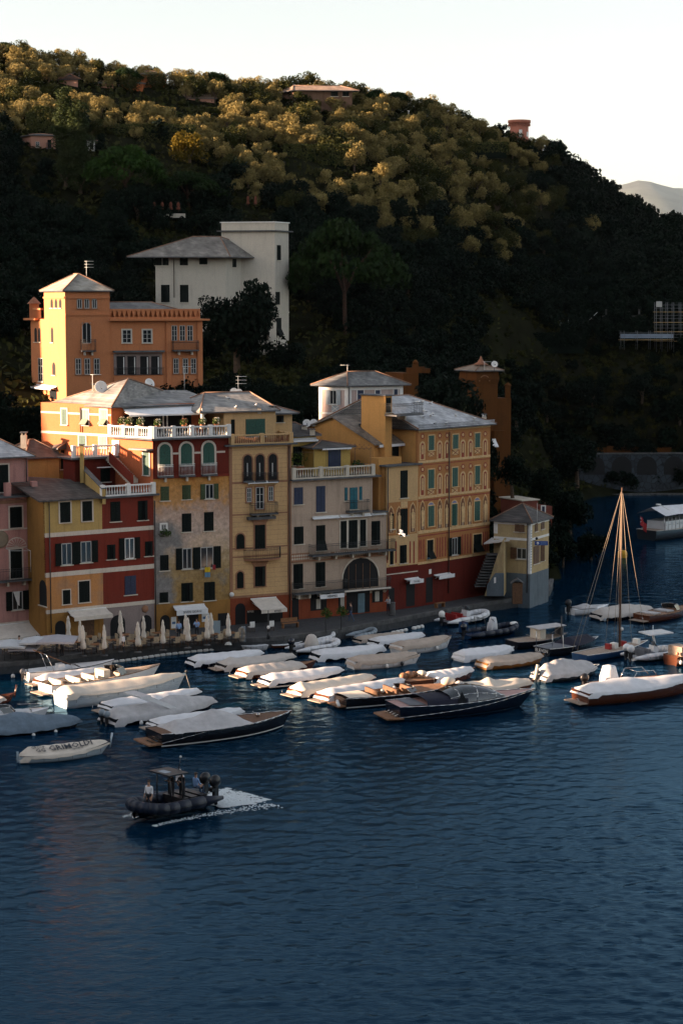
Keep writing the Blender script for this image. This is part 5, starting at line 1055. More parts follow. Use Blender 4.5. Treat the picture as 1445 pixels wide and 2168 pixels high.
# side terrace ledge and little corner turret
p = Vector((*cl, zf(g, 80, 678))); s = MB(); s.prism([g.pt(-.9, p.z, .5), g.pt(2.6, p.z, .5), g.pt(2.6, p.z, -2), g.pt(-.9, p.z, -2)], (0, 0, .22), AP); s.build('ledge', t)
s = MB(); tz = zf(g, 75, 655); c_ = g.pt(.35, tz-.8, -.3); s.box((c_.x-.45, c_.y-.45, c_.z-.4), (c_.x+.45, c_.y+.45, c_.z+1.4), AP); s.build('turret', t)
s = MB(); s.lathe((c_.x, c_.y, c_.z+1.4), [(.75, 0), (.7, .08), (.3, .5), (.05, .75)], M_brick, 8); s.build('turret_roof', t)
s = MB()
for k in range(5): q_ = g.pt(1.0+k*.42, p.z+.22, -.05); s.box((q_.x-.12, q_.y-.1, q_.z), (q_.x+.12, q_.y+.1, q_.z+.9), AP)
q_ = g.pt(.9, p.z+1.1, -.2); q2_ = g.pt(3.2, p.z+1.1, -.2); s.prism([q_, q2_, q2_+Vector((0, 0, .2)), q_+Vector((0, 0, .2))], g.n*.3, AP); s.build('parapet', t)
l0 = walk(cl, 200, 45, 12) if False else None
s = MB(); a0 = g.pt(-1.2, 10, .8); s.prism([g.pt(-2.2, 10, 1.0), g.pt(1.6, 10, 1.0), g.pt(1.6, 10, -2), g.pt(-2.2, 10, -2)], (0, 0, zf(g, 75, 824)-10), AP); s.build('outhouse_wall', t)
roof(t, [g.pt(-2.2, 0, 1.0).to_2d(), g.pt(1.6, 0, 1.0).to_2d(), g.pt(1.6, 0, -2).to_2d(), g.pt(-2.2, 0, -2).to_2d()], zf(g, 75, 824), .7, .3, (1, 1), 0, M_slated, name='outhouse_roof')
antenna(183, 552, 203, 1.6, 'antenna on top of the apricot lookout tower', 3, 1)
# ---------- white villa ----------
c0 = P(585, 748, 240).to_2d()
tw0 = P(470, 700, 243).to_2d(); tw1 = walk(tw0, -12, 582, 30); tw2 = walk(tw1, 60, 611, 30); f = Fac(tw0, tw1); g = Fac(tw1, tw2)
t = thing('white_villa', 'pale villa with a tall plain tower and a spreading hipped roof on the dark hillside', 'house', (*tw1, 22))
zt = zf(f, 540, 490); zt2 = zf(f, 540, 472); q = [tw0, tw1, tw2, tw0+(tw2-tw1)*1.2]; block(t, q, 20, zt, WH, 'tower_wall')
s = MB(); m = offset(q, .4); s.prism([(p.x, p.y, zt) for p in m], (0, 0, .14), M_slab); s.build('tower_cornice', t); s = MB(); s.prism([(p.x, p.y, zt+.14) for p in q], (0, 0, zt2-zt-.1), WH); s.build('tower_parapet', t)
s = MB(); m = offset(q, .12); s.prism([(p.x, p.y, zt2+.04) for p in m], (0, 0, .12), M_white); s.build('parapet_coping', t)
window(t, g, 's', 586, 519, 594, 551, sh=M_sh); window(t, g, 't', 585, 673, 595, 711, sh=M_sh); band(t, g, 590, 660, 663, WH, w1=.1, name='string_course'); window(t, g, 'v', 588, 740, 596, 752, arch=True); window(t, g, 's', 583, 618, 592, 645)
w0 = P(330, 650, 240).to_2d(); w1 = walk(w0, 4, 478, 30); w2 = walk(w1, 45, 545, 30); fw = Fac(w0, w1); gw = Fac(w1, w2); zw = zf(fw, 400, 544); q = [w0, w1, w2, w0+(w2-w1)]; block(t, q, 20, zw, WH)
rf, oo, r1, r2 = roof(t, [p for p in q], zw, 2.6, 1.6, (1, 1), 0, slate('slate_villa', (.15, .14, .125), (.23, .215, .195)))
for r_ in ((329, 546, 343, 562), (344, 546, 357, 562), (381, 546, 398, 562), (422, 546, 439, 560), (341, 603, 359, 640), (381, 603, 399, 640)): window(t, fw, 's', *r_)
for r_ in ((492, 548, 500, 566), (515, 550, 530, 570)): window(t, gw, 's', *r_)
pipe(t, fw, 368, 548, 630); chimney(t, 373, 528, 242, .8, .8, WH); chimney(t, 459, 508, 243, .9, .7, WH)
s = MB(); a_, b_ = P(575, 720, 238.5), P(545, 750, 238); s.prism([a_, P(538, 752, 238), P(612, 747, 240), P(604, 720, 240)], Vector((0, 2.5, 0)), WH); s.build('buttress', t)
s = MB(); s.prism([P(530, 715, 239.5), P(552, 700, 240.5), P(540, 755, 238), P(505, 752, 238)], Vector((0, 1.0, 0)), M_slab); s.build('stair_roof', t)
railing(t, [P(540, 752, 237.5), P(612, 748, 239.5)], P(575, 750, 238).z, .9, sp=.25)
# ---------- castle-like orange house ----------
c0 = P(1008, 900, 216).to_2d(); cr = walk(c0, 24, 1052, 15); f = Fac(c0, cr); q = quad(c0, cr, 60, 3.4); zt = zf(f, 1030, 784)
t = thing('orange_castle_house', 'orange turreted house with a swept pagoda-like tower roof among dark trees', 'house', (*c0, 10)); block(t, q, 5, zt-1.6, CO)
s = MB(); ms = [(0, -1.6), (.12, -1.0), (.05, -.4), (0.0, 0)]
m0 = offset(q, .12)
for (d0, za), (d1, zb2_) in zip(ms[:-1], ms[1:]):
    A, B_ = offset(q, d0+.001), offset(q, d1+.001); s.add([(p.x, p.y, zt+za) for p in A]+[(p.x, p.y, zt+zb2_) for p in B_], [[i, (i+1) % 4, 4+(i+1) % 4, 4+i] for i in range(4)], CO)
s.build('tower_wall', t)
rf, oo, r1, r2 = roof(t, q, zt, .7, .5, (1, 1), None, slate('slate_warm2', (.2, .15, .11), (.28, .22, .17)), name='tower_roof'); s = MB(); s.lathe(r1-Vector((0, 0, .1)), [(.9, 0), (.4, .3), (.15, .7), (.04, 1.0)], M_brick, 8); s.build('roof_finial', t)
u0, u1, z0, z1 = f.rect(1014, 796, 1034, 830); s = MB(); A = f.arch(u0-.1, u1+.1, z0, z1+.1); B_ = f.arch(u0, u1, z0, z1)
for i in range(2, len(A)-1): f.poly(s, [A[i], A[i+1], B_[i+1], B_[i]], 0, .1, BR)
s.build('blind_arch', t)
c1 = cr+dirv(24)*.02; c2 = walk(c1, 24, 1080, 12); q = quad(c1, c2, 60, 3); f2 = Fac(c1, c2); z2 = zf(f2, 1070, 843); block(t, q, 5, z2, CO, 'wing_wall')
s = MB(); p = f2.pt(f2.L-.3, z2, -.3); s.box((p.x-.3, p.y-.3, p.z), (p.x+.3, p.y+.3, p.z+1.4), CO); s.lathe((p.x, p.y, p.z+1.4), [(.45, 0), (.4, .1), (.1, .35), (.02, .4)], CO, 6); s.build('chimney', t)
q = quad(walk(c0, 24, 1040, 8)-f.n.to_2d()*(-.6), walk(c0, 24, 1062, 8)-f.n.to_2d()*(-.6), 60, 3); f3 = Fac(q[0], q[1]); block(t, q, 1, zf(f3, 1050, 912), CO, 'lower_wall')
awning(t, f3, 1036, 1048, 930, 945, .8, M_awnw, .1)
c3 = P(853, 840, 214).to_2d(); q = quad(c3, walk(c3, 24, 885, 17), 60, 4); f4 = Fac(q[0], q[1]); block(t, q, 8, zf(f4, 870, 790), CO, 'wing_wall'); s = MB(); p = f4.pt(f4.L*.9, zf(f4, 870, 790), -.4)
for k, (dx, hh) in enumerate(((0, 1.0), (-.7, .6), (.7, .7), (1.3, .5))): s.box((p.x+dx-.35, p.y-.3, p.z), (p.x+dx+.35, p.y+.3, p.z+hh), CO)
s.lathe((p.x, p.y, p.z+1.0), [(.3, 0), (.35, .2), (.08, .5)], CO, 6); s.build('stepped_gable', t)
dish(1046, 771, 214, .38, 'lone white satellite dish beside the orange turret roof')
# ---------- harbour office ----------
cc = P(1121, 1200, 178).to_2d(); cl = walk(cc, -30, 1044, 4); cr = walk(cc, 62, 1160, 4)
# left wall runs back to the left; right wall runs back to the right
g = Fac(cl, cc); f = Fac(cc, cr); ze = zf(g, 1100, 1104); zb2 = zf(g, 1100, 1214)
t = thing('harbour_office', 'straw coloured corner office with grey base, quoined corner and a blue projecting sign', 'office', (*cc, Z0)); qh = [cl, cc, cr, cl+(cr-cc)]; block(t, qh, Z0-1.5, ze, HY)
for fc in (g, f): s = MB(); fc.box(s, 0, fc.L, Z0-1.5, zb2, 0, .03, BG); s.build('grey_base', t); s = MB(); fc.box(s, 0, fc.L, *[zf(g, 1100, y) for y in (1144, 1139)], 0, .03, M_white); s.build('white_band', t); s = MB(); fc.box(s, 0, fc.L, ze-.35, ze, 0, .035, M_white); s.build('eaves_band', t)
rf, oo, r1, r2 = roof(t, qh, ze, 1.45, .35, (1.1, .8), 0, M_slated)
s = MB(); g.box(s, g.L-.32, g.L, zb2, ze-.36, 0, .035, M_white); f.box(s, 0, .35, zb2, ze-.36, 0, .035, M_white); s.build('corner_strip', t)
for k in range(16):
    s = MB(); z = ze-.9-k*.25; f.poly(s, [(.02, z), (.28, z), (.32, z+.05), (.26, z+.1), (.06, z+.1)], .035, .06, M_shp); s.build('quoin', t)
s = MB(); g.box(s, 0, .4, ze-1.3, ze-.36, 0, .034, M_white); s.build('corner_strip', t)
window(t, g, 's', 1089, 1110, 1109, 1126, sh=M_wood); window(t, g, 'ol', 1080, 1160, 1114, 1183, sh=M_wood)
window(t, f, 's', 1131, 1108, 1137, 1125, sh=M_wood); window(t, f, 's', 1144, 1105, 1151, 1120, sh=M_wood); window(t, f, 's', 1128, 1156, 1140, 1193, sh=M_wood); window(t, f, 's', 1143, 1154, 1151, 1187, sh=M_wood)
sb = MB(); p = P(1145, 1150, 178.5); M_blue = mat('sign_blue', (.01, .06, .3), .4, var=0); sb.box((p.x-.62, p.y-.03, p.z-.2), (p.x+.62, p.y+.03, p.z+.2), M_blue); so_ = sb.build('hanging_sign', t)
s = MB(); s.lathe((p.x-.35, p.y-.035, p.z), [(.13, 0), (.12, .02)], M_white, 10, Vector((0, -1, 0))); s.build('emblem', so_)
for dz in (-.1, 0, .1): s = MB(); s.box((p.x-.1, p.y-.045, p.z+dz-.02), (p.x+.5, p.y-.03, p.z+dz+.015), mat('sign_grey_lettering', (.25, .35, .55), .5, var=0)); s.build('lettering', so_)
s = MB(); a_ = P(1128, 1145, 178); s.bar(a_, p+Vector((-.6, 0, .15)), .03, M_iron, 4); s.bar(a_, a_+Vector((.25, -.2, .1)), .03, M_iron, 4); s.ball(a_+Vector((.3, -.25, .25)), .14, M_iron, n=8, m=5); s.build('wall_lamp', t)
pipe(t, g, 1117, 1106, 1255); s = MB(); a_ = P(1136, 1108, 177.6); s.bar(a_, a_+Vector((0, 0, 1.9)), .02, M_ironw, 4); s.build('roof_pole', t)
# side stair wing and hut
s = MB(); w0 = P(1030, 1270, 178.5); s.prism([P(1024, 1262, 178), P(1044, 1262, 177.4), P(1066, 1262, 176.6), P(1066, 1146, 176.6), P(1062, 1146, 176.6)], Vector((.5, 3, 0)), HY); s.build('stair_wall', t)
s = MB(); s.prism([P(1023, 1150, 179.5), P(1078, 1143, 176.4), P(1078, 1143, 178.5), P(1040, 1138, 181)], (0, 0, -.12), M_white); s.build('porch_roof', t)
for k in range(12):
    s = MB(); p = P(1020+k*2.4, 1240-k*6.0, 177.6); s.box((p.x-.7, p.y-.1, p.z-.12), (p.x+.35, p.y+1.2, p.z), M_conc); s.build('step', t)
s = MB(); s.prism([P(1048, 1214, 176.2), P(1066, 1214, 176.0), P(1066, 1262, 176.0), P(1030, 1262, 176.6), P(1030, 1240, 176.6)], Vector((0, .3, 0)), BG); s.build('grey_base', t); s = MB(); s.prism([P(1045, 1223, 175.9), P(1049, 1222, 175.9), P(1049, 1234, 175.9), P(1045, 1235, 175.9)], Vector((0, .05, 0)), M_white); s.build('notice', t)
hb = P(1094, 1252, 175.4); t = thing('kiosk_hut', 'dark wooden kiosk hut with a small pitched roof against the harbour office', 'hut', hb); s = MB(); s.box((hb.x-.45, hb.y-.4, Z0), (hb.x+.45, hb.y+.4, Z0+2.0), M_wood); s.build('wall', t)
s = MB(); 
for sgn in (-1, 1): s.prism([(hb.x, hb.y-.55, Z0+2.4), (hb.x, hb.y+.55, Z0+2.4), (hb.x+sgn*.62, hb.y+.55, Z0+1.95), (hb.x+sgn*.62, hb.y-.55, Z0+1.95)], (0, 0, -.06), M_slab)
s.build('roof', t)
# red house behind the office
c0 = P(1104, 1120, 200).to_2d(); f = Fac(c0, walk(c0, 30, 1138, 8)); q = quad(c0, (f.a+f.u*f.L).to_2d(), 60, 4); t = thing('dull_red_house', 'dull red flat-topped house half hidden by trees behind the harbour office', 'house', (*c0, 4)); zr_ = zf(f, 1120, 1060); block(t, q, 2, zr_, plaster('plaster_dull_red', (.22, .07, .05))); s = MB(); s.prism([(p.x, p.y, zr_) for p in offset(q, .15)], (0, 0, .12), M_trim); s.build('coping', t)
c1 = walk(c0, 30, 1139, 8); f = Fac(c1, walk(c1, 12, 1168, 8)); q = quad(c1, (f.a+f.u*f.L).to_2d(), 60, 4); block(t, q, 2, zf(f, 1150, 1072), MATS['plaster_dull_red'], 'wing_wall'); window(t, f, 's', 1146, 1072, 1152, 1088, sur=M_white, sh=M_shb)
# ---------- hilltop houses ----------
def small_house(name, label, px0, px1, ybase, yeave, Y, ang, dpt, mt, rm, rh=1.0, ins=(1, 1), left=60, wins=(), gab=None, over=.3):
    Y = ground_at((px0+px1)/2, ybase) or Y
    c0 = P(px0, ybase, Y).to_2d(); c1 = walk(c0, ang, px1, P(px0, yeave, Y).z); f = Fac(c0, c1); q = quad(c0, c1, left, dpt); ze = zf(f, (px0+px1)/2, yeave)
    t = thing(name, label, 'house', (*c0, P(px0, ybase, Y).z)); block(t, q, P(px0, ybase+30, Y).z, ze, mt); roof(t, q, ze, rh, over, ins, None, rm, gable=mt if 0 in ins else None)
    for w_ in wins: window(t, f, *w_)
    return t, f, q
M_tile = slate('roof_tile_red', (.30, .10, .05), (.42, .17, .09)); M_tileb = slate('roof_tile_brown', (.22, .15, .11), (.32, .22, .16)); OH = plaster('plaster_hill_orange', (.62, .18, .06), (.5, .15, .05), .3, .1); SA = plaster('plaster_salmon', (.55, .28, .2), (.45, .25, .18), .3, .1)
t, f, q = small_house('orange_hill_house', 'bright orange farmhouse with a stone slate roof on the hill crest', 300, 352, 190, 158, 338, 24, 4, OH, M_slate, .9, (1, 1), 60, (('s', 315, 164, 320, 174), ('s', 335, 166, 340, 176)))
chimney(t, 313, 152, 339, .5, .4, OH); chimney(t, 326, 155, 339, .5, .4, OH)
small_house('orange_terrace_house', 'low orange wing under trees at the foot of the crest farmhouse', 272, 304, 195, 176, 336, 20, 3, OH, M_slated, .5)
small_house('red_roofed_cottage', 'low cottage with a red tiled roof among the olives on the crest', 128, 165, 180, 168, 332, -14, 4, SA, M_tile, .9, (0, 0), 60)
small_house('grey_roofed_cottage', 'low cottage with grey roof and pale wall beside the red roofed one', 205, 240, 187, 176, 331, 10, 3, SA, M_slated, .5)
small_house('dark_roofed_barn', 'dark flat-roofed barn hidden in the crest trees', 118, 176, 160, 152, 338, 5, 4, WH, M_slab, .3)
small_house('pale_roofed_barn', 'pale stone barn with a broad brown roof on the upper terrace', 400, 454, 218, 208, 334, 6, 4, SA, M_tileb, .9, (0, 0), 60)
small_house('terrace_lodge', 'long brown-roofed lodge with a shaded veranda on the skyline', 625, 745, 205, 192, 338, 4, 5, plaster('plaster_lodge', (.22, .13, .09)), M_tileb, 1.1, (.5, .5), 60, (('s', 700, 194, 715, 204), ('s', 725, 194, 738, 204)), over=.8)
t, f, q = small_house('pink_hill_house', 'small pink house with flat eaves and balcony beside the tall cypress', 66, 118, 318, 286, 304, 14, 4, SA, M_slated, .35, (1, 1), 60, (('f', 76, 300, 84, 312), ('s', 101, 296, 109, 314)), over=.35)
balcony(t, f, 98, 113, 314, .8, .5, sp=.14, brackets=0)
small_house('white_hill_house', 'sliver of a white house on the far side of the cypress', 189, 201, 322, 298, 304, 8, 3, M_white, M_slab, .2, (1, 1), 60, (('s', 191, 302, 198, 316),))
# round crenellated tower
p = P(1098, 300, 354); t = thing('round_tower', 'round red brick tower with a machicolated crown on the ridge', 'tower', (p.x, p.y, p.z)); bR = plaster('plaster_tower_red', (.50, .19, .13), (.4, .16, .12), .4, .2); zt = P(1098, 262, 354).z
s = MB(); s.lathe((p.x, p.y, p.z-4), [(1.75, 0), (1.7, zt-p.z+4)], bR, 24); s.build('wall', t)
s = MB(); s.lathe((p.x, p.y, zt-.1), [(1.8, 0), (2.1, .25), (2.1, .7), (1.9, .72)], bR, 24); s.build('crown', t)
s = MB()
for k in range(20): a_ = 6.28*k/20; s.box((p.x+1.95*math.cos(a_)-.1, p.y+1.95*math.sin(a_)-.1, zt-.45), (p.x+1.95*math.cos(a_)+.1, p.y+1.95*math.sin(a_)+.1, zt-.05), bR)
s.build('corbels', t, kind='stuff')
for x, y0, y1 in ((1099, 274, 290), (1114, 278, 288), (1095, 294, 300)):
    a_ = (x-1098)/4000*354/1.7; a_ = math.asin(max(-.95, min(.95, a_))); z0, z1 = P(x, y1, 352).z, P(x, y0, 352).z; s = MB(); c_ = Vector((p.x+1.72*math.sin(a_), p.y-1.72*math.cos(a_), 0)); u_ = Vector((math.cos(a_), math.sin(a_), 0)); s.prism([c_-u_*.28+Vector((0, 0, z0)), c_+u_*.28+Vector((0, 0, z0)), c_+u_*.28+Vector((0, 0, z1)), c_-u_*.28+Vector((0, 0, z1))], Vector((-u_.y, u_.x, 0))*.3, M_white); s.build('window', t)
small_house('tower_lodge', 'low lodge wall tucked below the round brick tower', 1078, 1104, 318, 298, 352, 10, 3, bR, M_slated, .3, (1, 1), 60, (('f', 1084, 322, 1089, 330),))
# ---------- shore terraces on the right ----------
SW = stone('retaining_stone', (.035, .045, .055), 1.2); SW2 = stone('terrace_stone', (.09, .088, .085), 1.5)
a_, b_ = P(1062, 1003, 284).to_2d(), P(1500, 1003, 286).to_2d(); f = Fac(a_, b_); t = thing('harbour_retaining_wall', 'long dark stone retaining wall with blind arches along the far shore', 'wall', (*a_, 0))
s = MB(); f.box(s, 0, f.L, -1, zf(f, 1200, 960), -1, 0, SW); s.build('wall', t)
for x in (1205, 1258, 1315, 1368, 1425): wpart(t, f, M_void, (x-21, 966, x+21, 1005), 0, .03, 'blind_arch', True)
s = MB(); f.box(s, 0, f.L, -1, .25, 0, 1.5, SW2); s.build('walkway', t)
band(t, f, 1250, 959, 962, M_conc, w1=.15, name='coping')
a_, b_ = P(1110, 955, 287).to_2d(), P(1420, 955, 289).to_2d(); f = Fac(a_, b_); t = thing('orange_garden_wall', 'faded orange garden wall with square piers on top of the arched retaining wall', 'wall', (*a_, 5)); s = MB(); f.box(s, 0, f.L, 4, zf(f, 1250, 948), -.4, 0, CO); s.build('wall', t)
for x in (1105, 1150, 1170, 1228, 1290, 1350): wpart(t, f, CO, (x-7, 944, x+7, 960), 0, .2, 'pier')
a_, b_ = P(1118, 950, 291).to_2d(), P(1212, 950, 291).to_2d(); f = Fac(a_, b_); t = thing('orange_garden_house', 'low orange garden house glimpsed under the trees above the arches', 'house', (*a_, 5)); s = MB(); f.box(s, 0, f.L, 5, zf(f, 1160, 925), -3, 0, CO); s.build('wall', t); wpart(t, f, M_void, (1130, 935, 1145, 952), 0, .03, 'opening', True); wpart(t, f, M_void, (1185, 932, 1205, 950), 0, .03, 'opening', True)
# stone terrace
a_, b_ = P(1275, 705, 303).to_2d(), P(1362, 700, 303).to_2d(); f = Fac(a_, b_); t = thing('stone_terrace_wall', 'rough grey stone terrace wall with posts beside the scaffold', 'wall', (*a_, 20)); s = MB(); f.box(s, 0, f.L, 18, zf(f, 1320, 668), -2, 0, SW2); s.build('wall', t)
for x in (1282, 1307, 1331, 1352): s = MB(); q_ = f.px(x, 668, -.1); s.box((q_.x-.12, q_.y-.12, q_.z), (q_.x+.12, q_.y+.12, q_.z+1.0), SW2); s.build('post', t)
a_, b_ = P(1090, 690, 304).to_2d(), P(1280, 668, 305).to_2d(); f = Fac(a_, b_); t = thing('upper_terrace_wall', 'low rubble wall stepping up the hillside path', 'wall', (*a_, 22)); s = MB()
for k in range(6): u = f.L*k/6; f.box(s, u, u+f.L/6, 19, zf(f, 1090+190*(k+.5)/6, 680-k*2.5), -.6, 0, SW2)
s.build('wall', t)
for k in range(5): s = MB(); q_ = f.px(1100+k*40, 680-k*2.4, -.2); s.box((q_.x-.12, q_.y-.12, q_.z-.3), (q_.x+.12, q_.y+.12, q_.z+.8), SW2); s.build('post', t)
a_, b_ = P(1038, 700, 302).to_2d(), P(1238, 700, 302).to_2d(); f = Fac(a_, b_); t = thing('mesh_fence', 'grey green mesh fence along the hillside terrace', 'fence', (*a_, 20)); M_mesh = mat('fence_mesh', (.10, .14, .14), .7, var=.3, scale=1); s = MB(); f.box(s, 0, f.L, zf(f, 1140, 698), zf(f, 1140, 682), 0, .04, M_mesh); s.build('mesh_panel', t)
for k in range(12): s = MB(); q_ = f.pt(f.L*k/11, zf(f, 1140, 700), .08); s.bar(q_, q_+Vector((0, 0, 1.7)), .05, M_ironw, 4); s.build('post', t)
s = MB(); a_ = P(1237, 697, 301.5); b_ = P(1263, 672, 303); s.bar(a_, b_, .08, SW2, 4); s.bar(a_+Vector((0, 0, .8)), b_+Vector((0, 0, .8)), .05, M_ironw, 4); s.build('stair_rail', t)
# scaffold
M_sc = mat('scaffold_tube', (.16, .17, .18), .4, .3, var=0); M_pl = mat('scaffold_plank', (.42, .28, .12), .8, var=.2)
def scaffold(label, x0, x1, ys, Y, xs, dpt=1.6):
    t = thing('scaffold', label, 'scaffold', P(x0, ys[-1], Y))
    for x in xs:
        for d in (0, dpt): s = MB(); s.bar(P(x, ys[-1], Y)+Vector((0, d, 0)), P(x, ys[0], Y)+Vector((0, d, 0)), .045, M_sc, 4); s.build('standard', t)
    for k, y in enumerate(ys[1:-1]):
        a_, b_ = P(x0, y, Y), P(x1, y, Y); s = MB(); s.prism([a_, b_, b_+Vector((0, dpt, 0)), a_+Vector((0, dpt, 0))], (0, 0, -.08), M_pl); s.build('deck', t)
        for h in (.55, 1.05): s = MB(); s.bar(a_+Vector((0, 0, h)), b_+Vector((0, 0, h)), .035, M_sc, 4); s.build('guard_rail', t)
    return t
t = scaffold('tall tube scaffold with plank decks at the right edge of the hillside', 1385, 1470, [640, 660, 682, 702, 722, 745], 298, (1388, 1400, 1412, 1425, 1440, 1455))
s = MB(); s.prism([P(1388, 638, 297.8), P(1400, 638, 297.8), P(1400, 650, 297.8), P(1388, 650, 297.8)], Vector((0, .1, 0)), M_frame); s.build('white_sheet', t)
t = scaffold('long low scaffold walkway with handrails below the stone terrace', 1310, 1424, [700, 719, 740], 297, (1313, 1320, 1348, 1375, 1400, 1420))
s = MB(); s.prism([P(1312, 707, 297), P(1424, 707, 297), P(1424, 716, 297), P(1312, 716, 297)], Vector((0, .05, 0)), mat('scaffold_sheet', (.22, .27, .34), .6)); s.build('kick_sheet', t)
# restaurant terrace far up in the trees : folded orange umbrellas
def closed_umb(x, y, Y, h, col, label, grp, sc=1.0, cat='parasol'):
    p = P(x, y, Y); t = thing('closed_parasol', label, cat, p, grp)
    s = MB(); s.bar(p, p+Vector((0, 0, h*.35)), .025, M_wood, 5); s.build('pole', t)
    k = MB(); k.lathe(p+Vector((0, 0, h*.22)), [(.10*sc, 0), (.20*sc, h*.03), (.17*sc, h*.18), (.10*sc, h*.34), (.155*sc, h*.46), (.13*sc, h*.62), (.06*sc, h*.74), (.02, h*.78)], col, 9)
    for i, v_ in enumerate(k.v): a_ = i % 9; k.v[i] = (p.x+(v_[0]-p.x)*(1.12 if a_ % 2 else .85), p.y+(v_[1]-p.y)*(1.12 if a_ % 2 else .85), v_[2])
    k.build('folded_cloth', t); return t
M_umo = mat('parasol_orange', (.13, .038, .02), .9, var=.1); M_umw = mat('parasol_cream', (.66, .60, .52), .9, var=.06, scale=5)
for i, x in enumerate((327, 344, 362, 378)): closed_umb(x, 449, 272, 1.45, M_umo, ['first','second','third','fourth'][i]+' from the left of the four rust orange parasols on the hillside terrace', 'orange parasols on the hillside terrace', 1.6)
for i, x in enumerate((525, 541)): closed_umb(x, 438, 276, 1.6, M_umo, ['left','right'][i]+' one of the two rust orange parasols under the sunlit olives', 'pair of orange parasols', 1.4)
p0, p1 = P(312, 452, 273), P(392, 452, 273); t = thing('terrace_wall_pale', 'pale low wall under the four folded orange parasols', 'wall', p0); s = MB(); s.prism([p0-Vector((0, 0, .6)), p1-Vector((0, 0, .6)), p1, p0], Vector((0, .4, 0)), M_trim); s.build('wall', t)
# ================= boats =================
def gel(key, c, r=0.25): return mat(key, c, r, var=0.04, scale=2, spec=0.5, coat=0.4)
H_white = gel('hull_white', (.72, .73, .74)); H_navy = gel('hull_navy', (.003, .006, .016)); H_blk = gel('hull_black', (.008, .008, .011)); H_brown = gel('hull_mahogany', (.09, .028, .012)); H_blue = gel('hull_blue', (.015, .05, .13)); H_grey = gel('hull_pale_grey', (.45, .46, .46)); H_clap = gel('hull_pale_blue', (.42, .50, .56)); H_yw = gel('hull_honey_wood', (.26, .11, .025)); H_dgrey = gel('hull_dark_grey', (.035, .04, .045))
C_white = mat('cover_white', (.66, .67, .69), .85, var=.06, scale=1.6, bump=.14, bscale=1.5); C_beige = mat('cover_beige', (.50, .46, .42), .85, var=.06, scale=1.6, bump=.14, bscale=1.5); C_tan = mat('cover_tan', (.42, .35, .29), .85, var=.1, scale=1.6, bump=.55, bscale=3); C_grey = mat('cover_blue_grey', (.13, .18, .23), .8, var=.15, scale=1.5, bump=.5, bscale=3); C_cream = mat('cover_cream', (.64, .57, .48), .85, var=.06, scale=1.6, bump=.14, bscale=1.5); C_navy = mat('cover_navy', (.006, .008, .024), .8, var=.2, scale=2, bump=.5, bscale=3); C_lgrey = mat('cover_light_grey', (.46, .45, .45), .85, var=.1, scale=1.6, bump=.55, bscale=3)
M_teak = mat('teak_deck', (.26, .13, .065), .6, var=.25, scale=5); M_teakp = mat('weathered_teak', (.36, .28, .22), .75, var=.2, scale=5); M_chrome = mat('chrome', (.6, .6, .6), .15, 1.0, var=0); M_clear = mat('tinted_windscreen', (.02, .03, .035), .05, var=0, spec=1.0); M_vinyl = mat('cream_vinyl', (.62, .56, .46), .5, var=.05); M_tubew = mat('inflatable_white', (.68, .69, .71), .5, var=.05); M_tuben = mat('inflatable_navy', (.006, .012, .028), .5, var=.1); M_tubeg = mat('inflatable_grey', (.25, .30, .34), .5, var=.05); M_redseat = mat('red_vinyl', (.30, .02, .02), .5, var=.1); M_blkp = mat('black_plastic', (.012, .012, .014), .35, var=0); M_rope = mat('mooring_rope', (.42, .38, .32), .9, var=.1); M_fend = mat('white_fender', (.7, .69, .66), .5, var=.05); M_orf = mat('orange_fender', (.6, .22, .12), .5, var=0); M_greyp = mat('grey_cushion', (.14, .15, .17), .8, var=.1); M_pinkdk = mat('pinkish_deck', (.40, .24, .22), .5, var=.1, scale=3)
class Hull:
    def __init__(s, L, B, fb, rise=.35, tr=.75, p=2.2, rake=.06):
        s.L, s.B, s.fb, s.rise, s.tr, s.p, s.rake = L, B, fb, rise, tr, p, rake
    def b(s, t): 
        v = s.tr+(1-s.tr)*math.sin(math.pi/2*min(1, t/.42)); return s.B/2*(v if t <= .42 else max(0.012, 1-((t-.42)/.58)**s.p))
    def z(s, t): return s.fb*(1+s.rise*t*t*t+.12*(1-t)**2)
    def x(s, t, z): return s.L*t+s.rake*s.L*max(0, z)/s.fb*t**3
    def pt(s, t, k, z=None, kk=1.0):
        z = s.z(t) if z is None else z; return (s.x(t, z), k*s.b(t)*kk, z)
NT = 15
TS = [min(1, (i/(NT-1))**.92) for i in range(NT)]
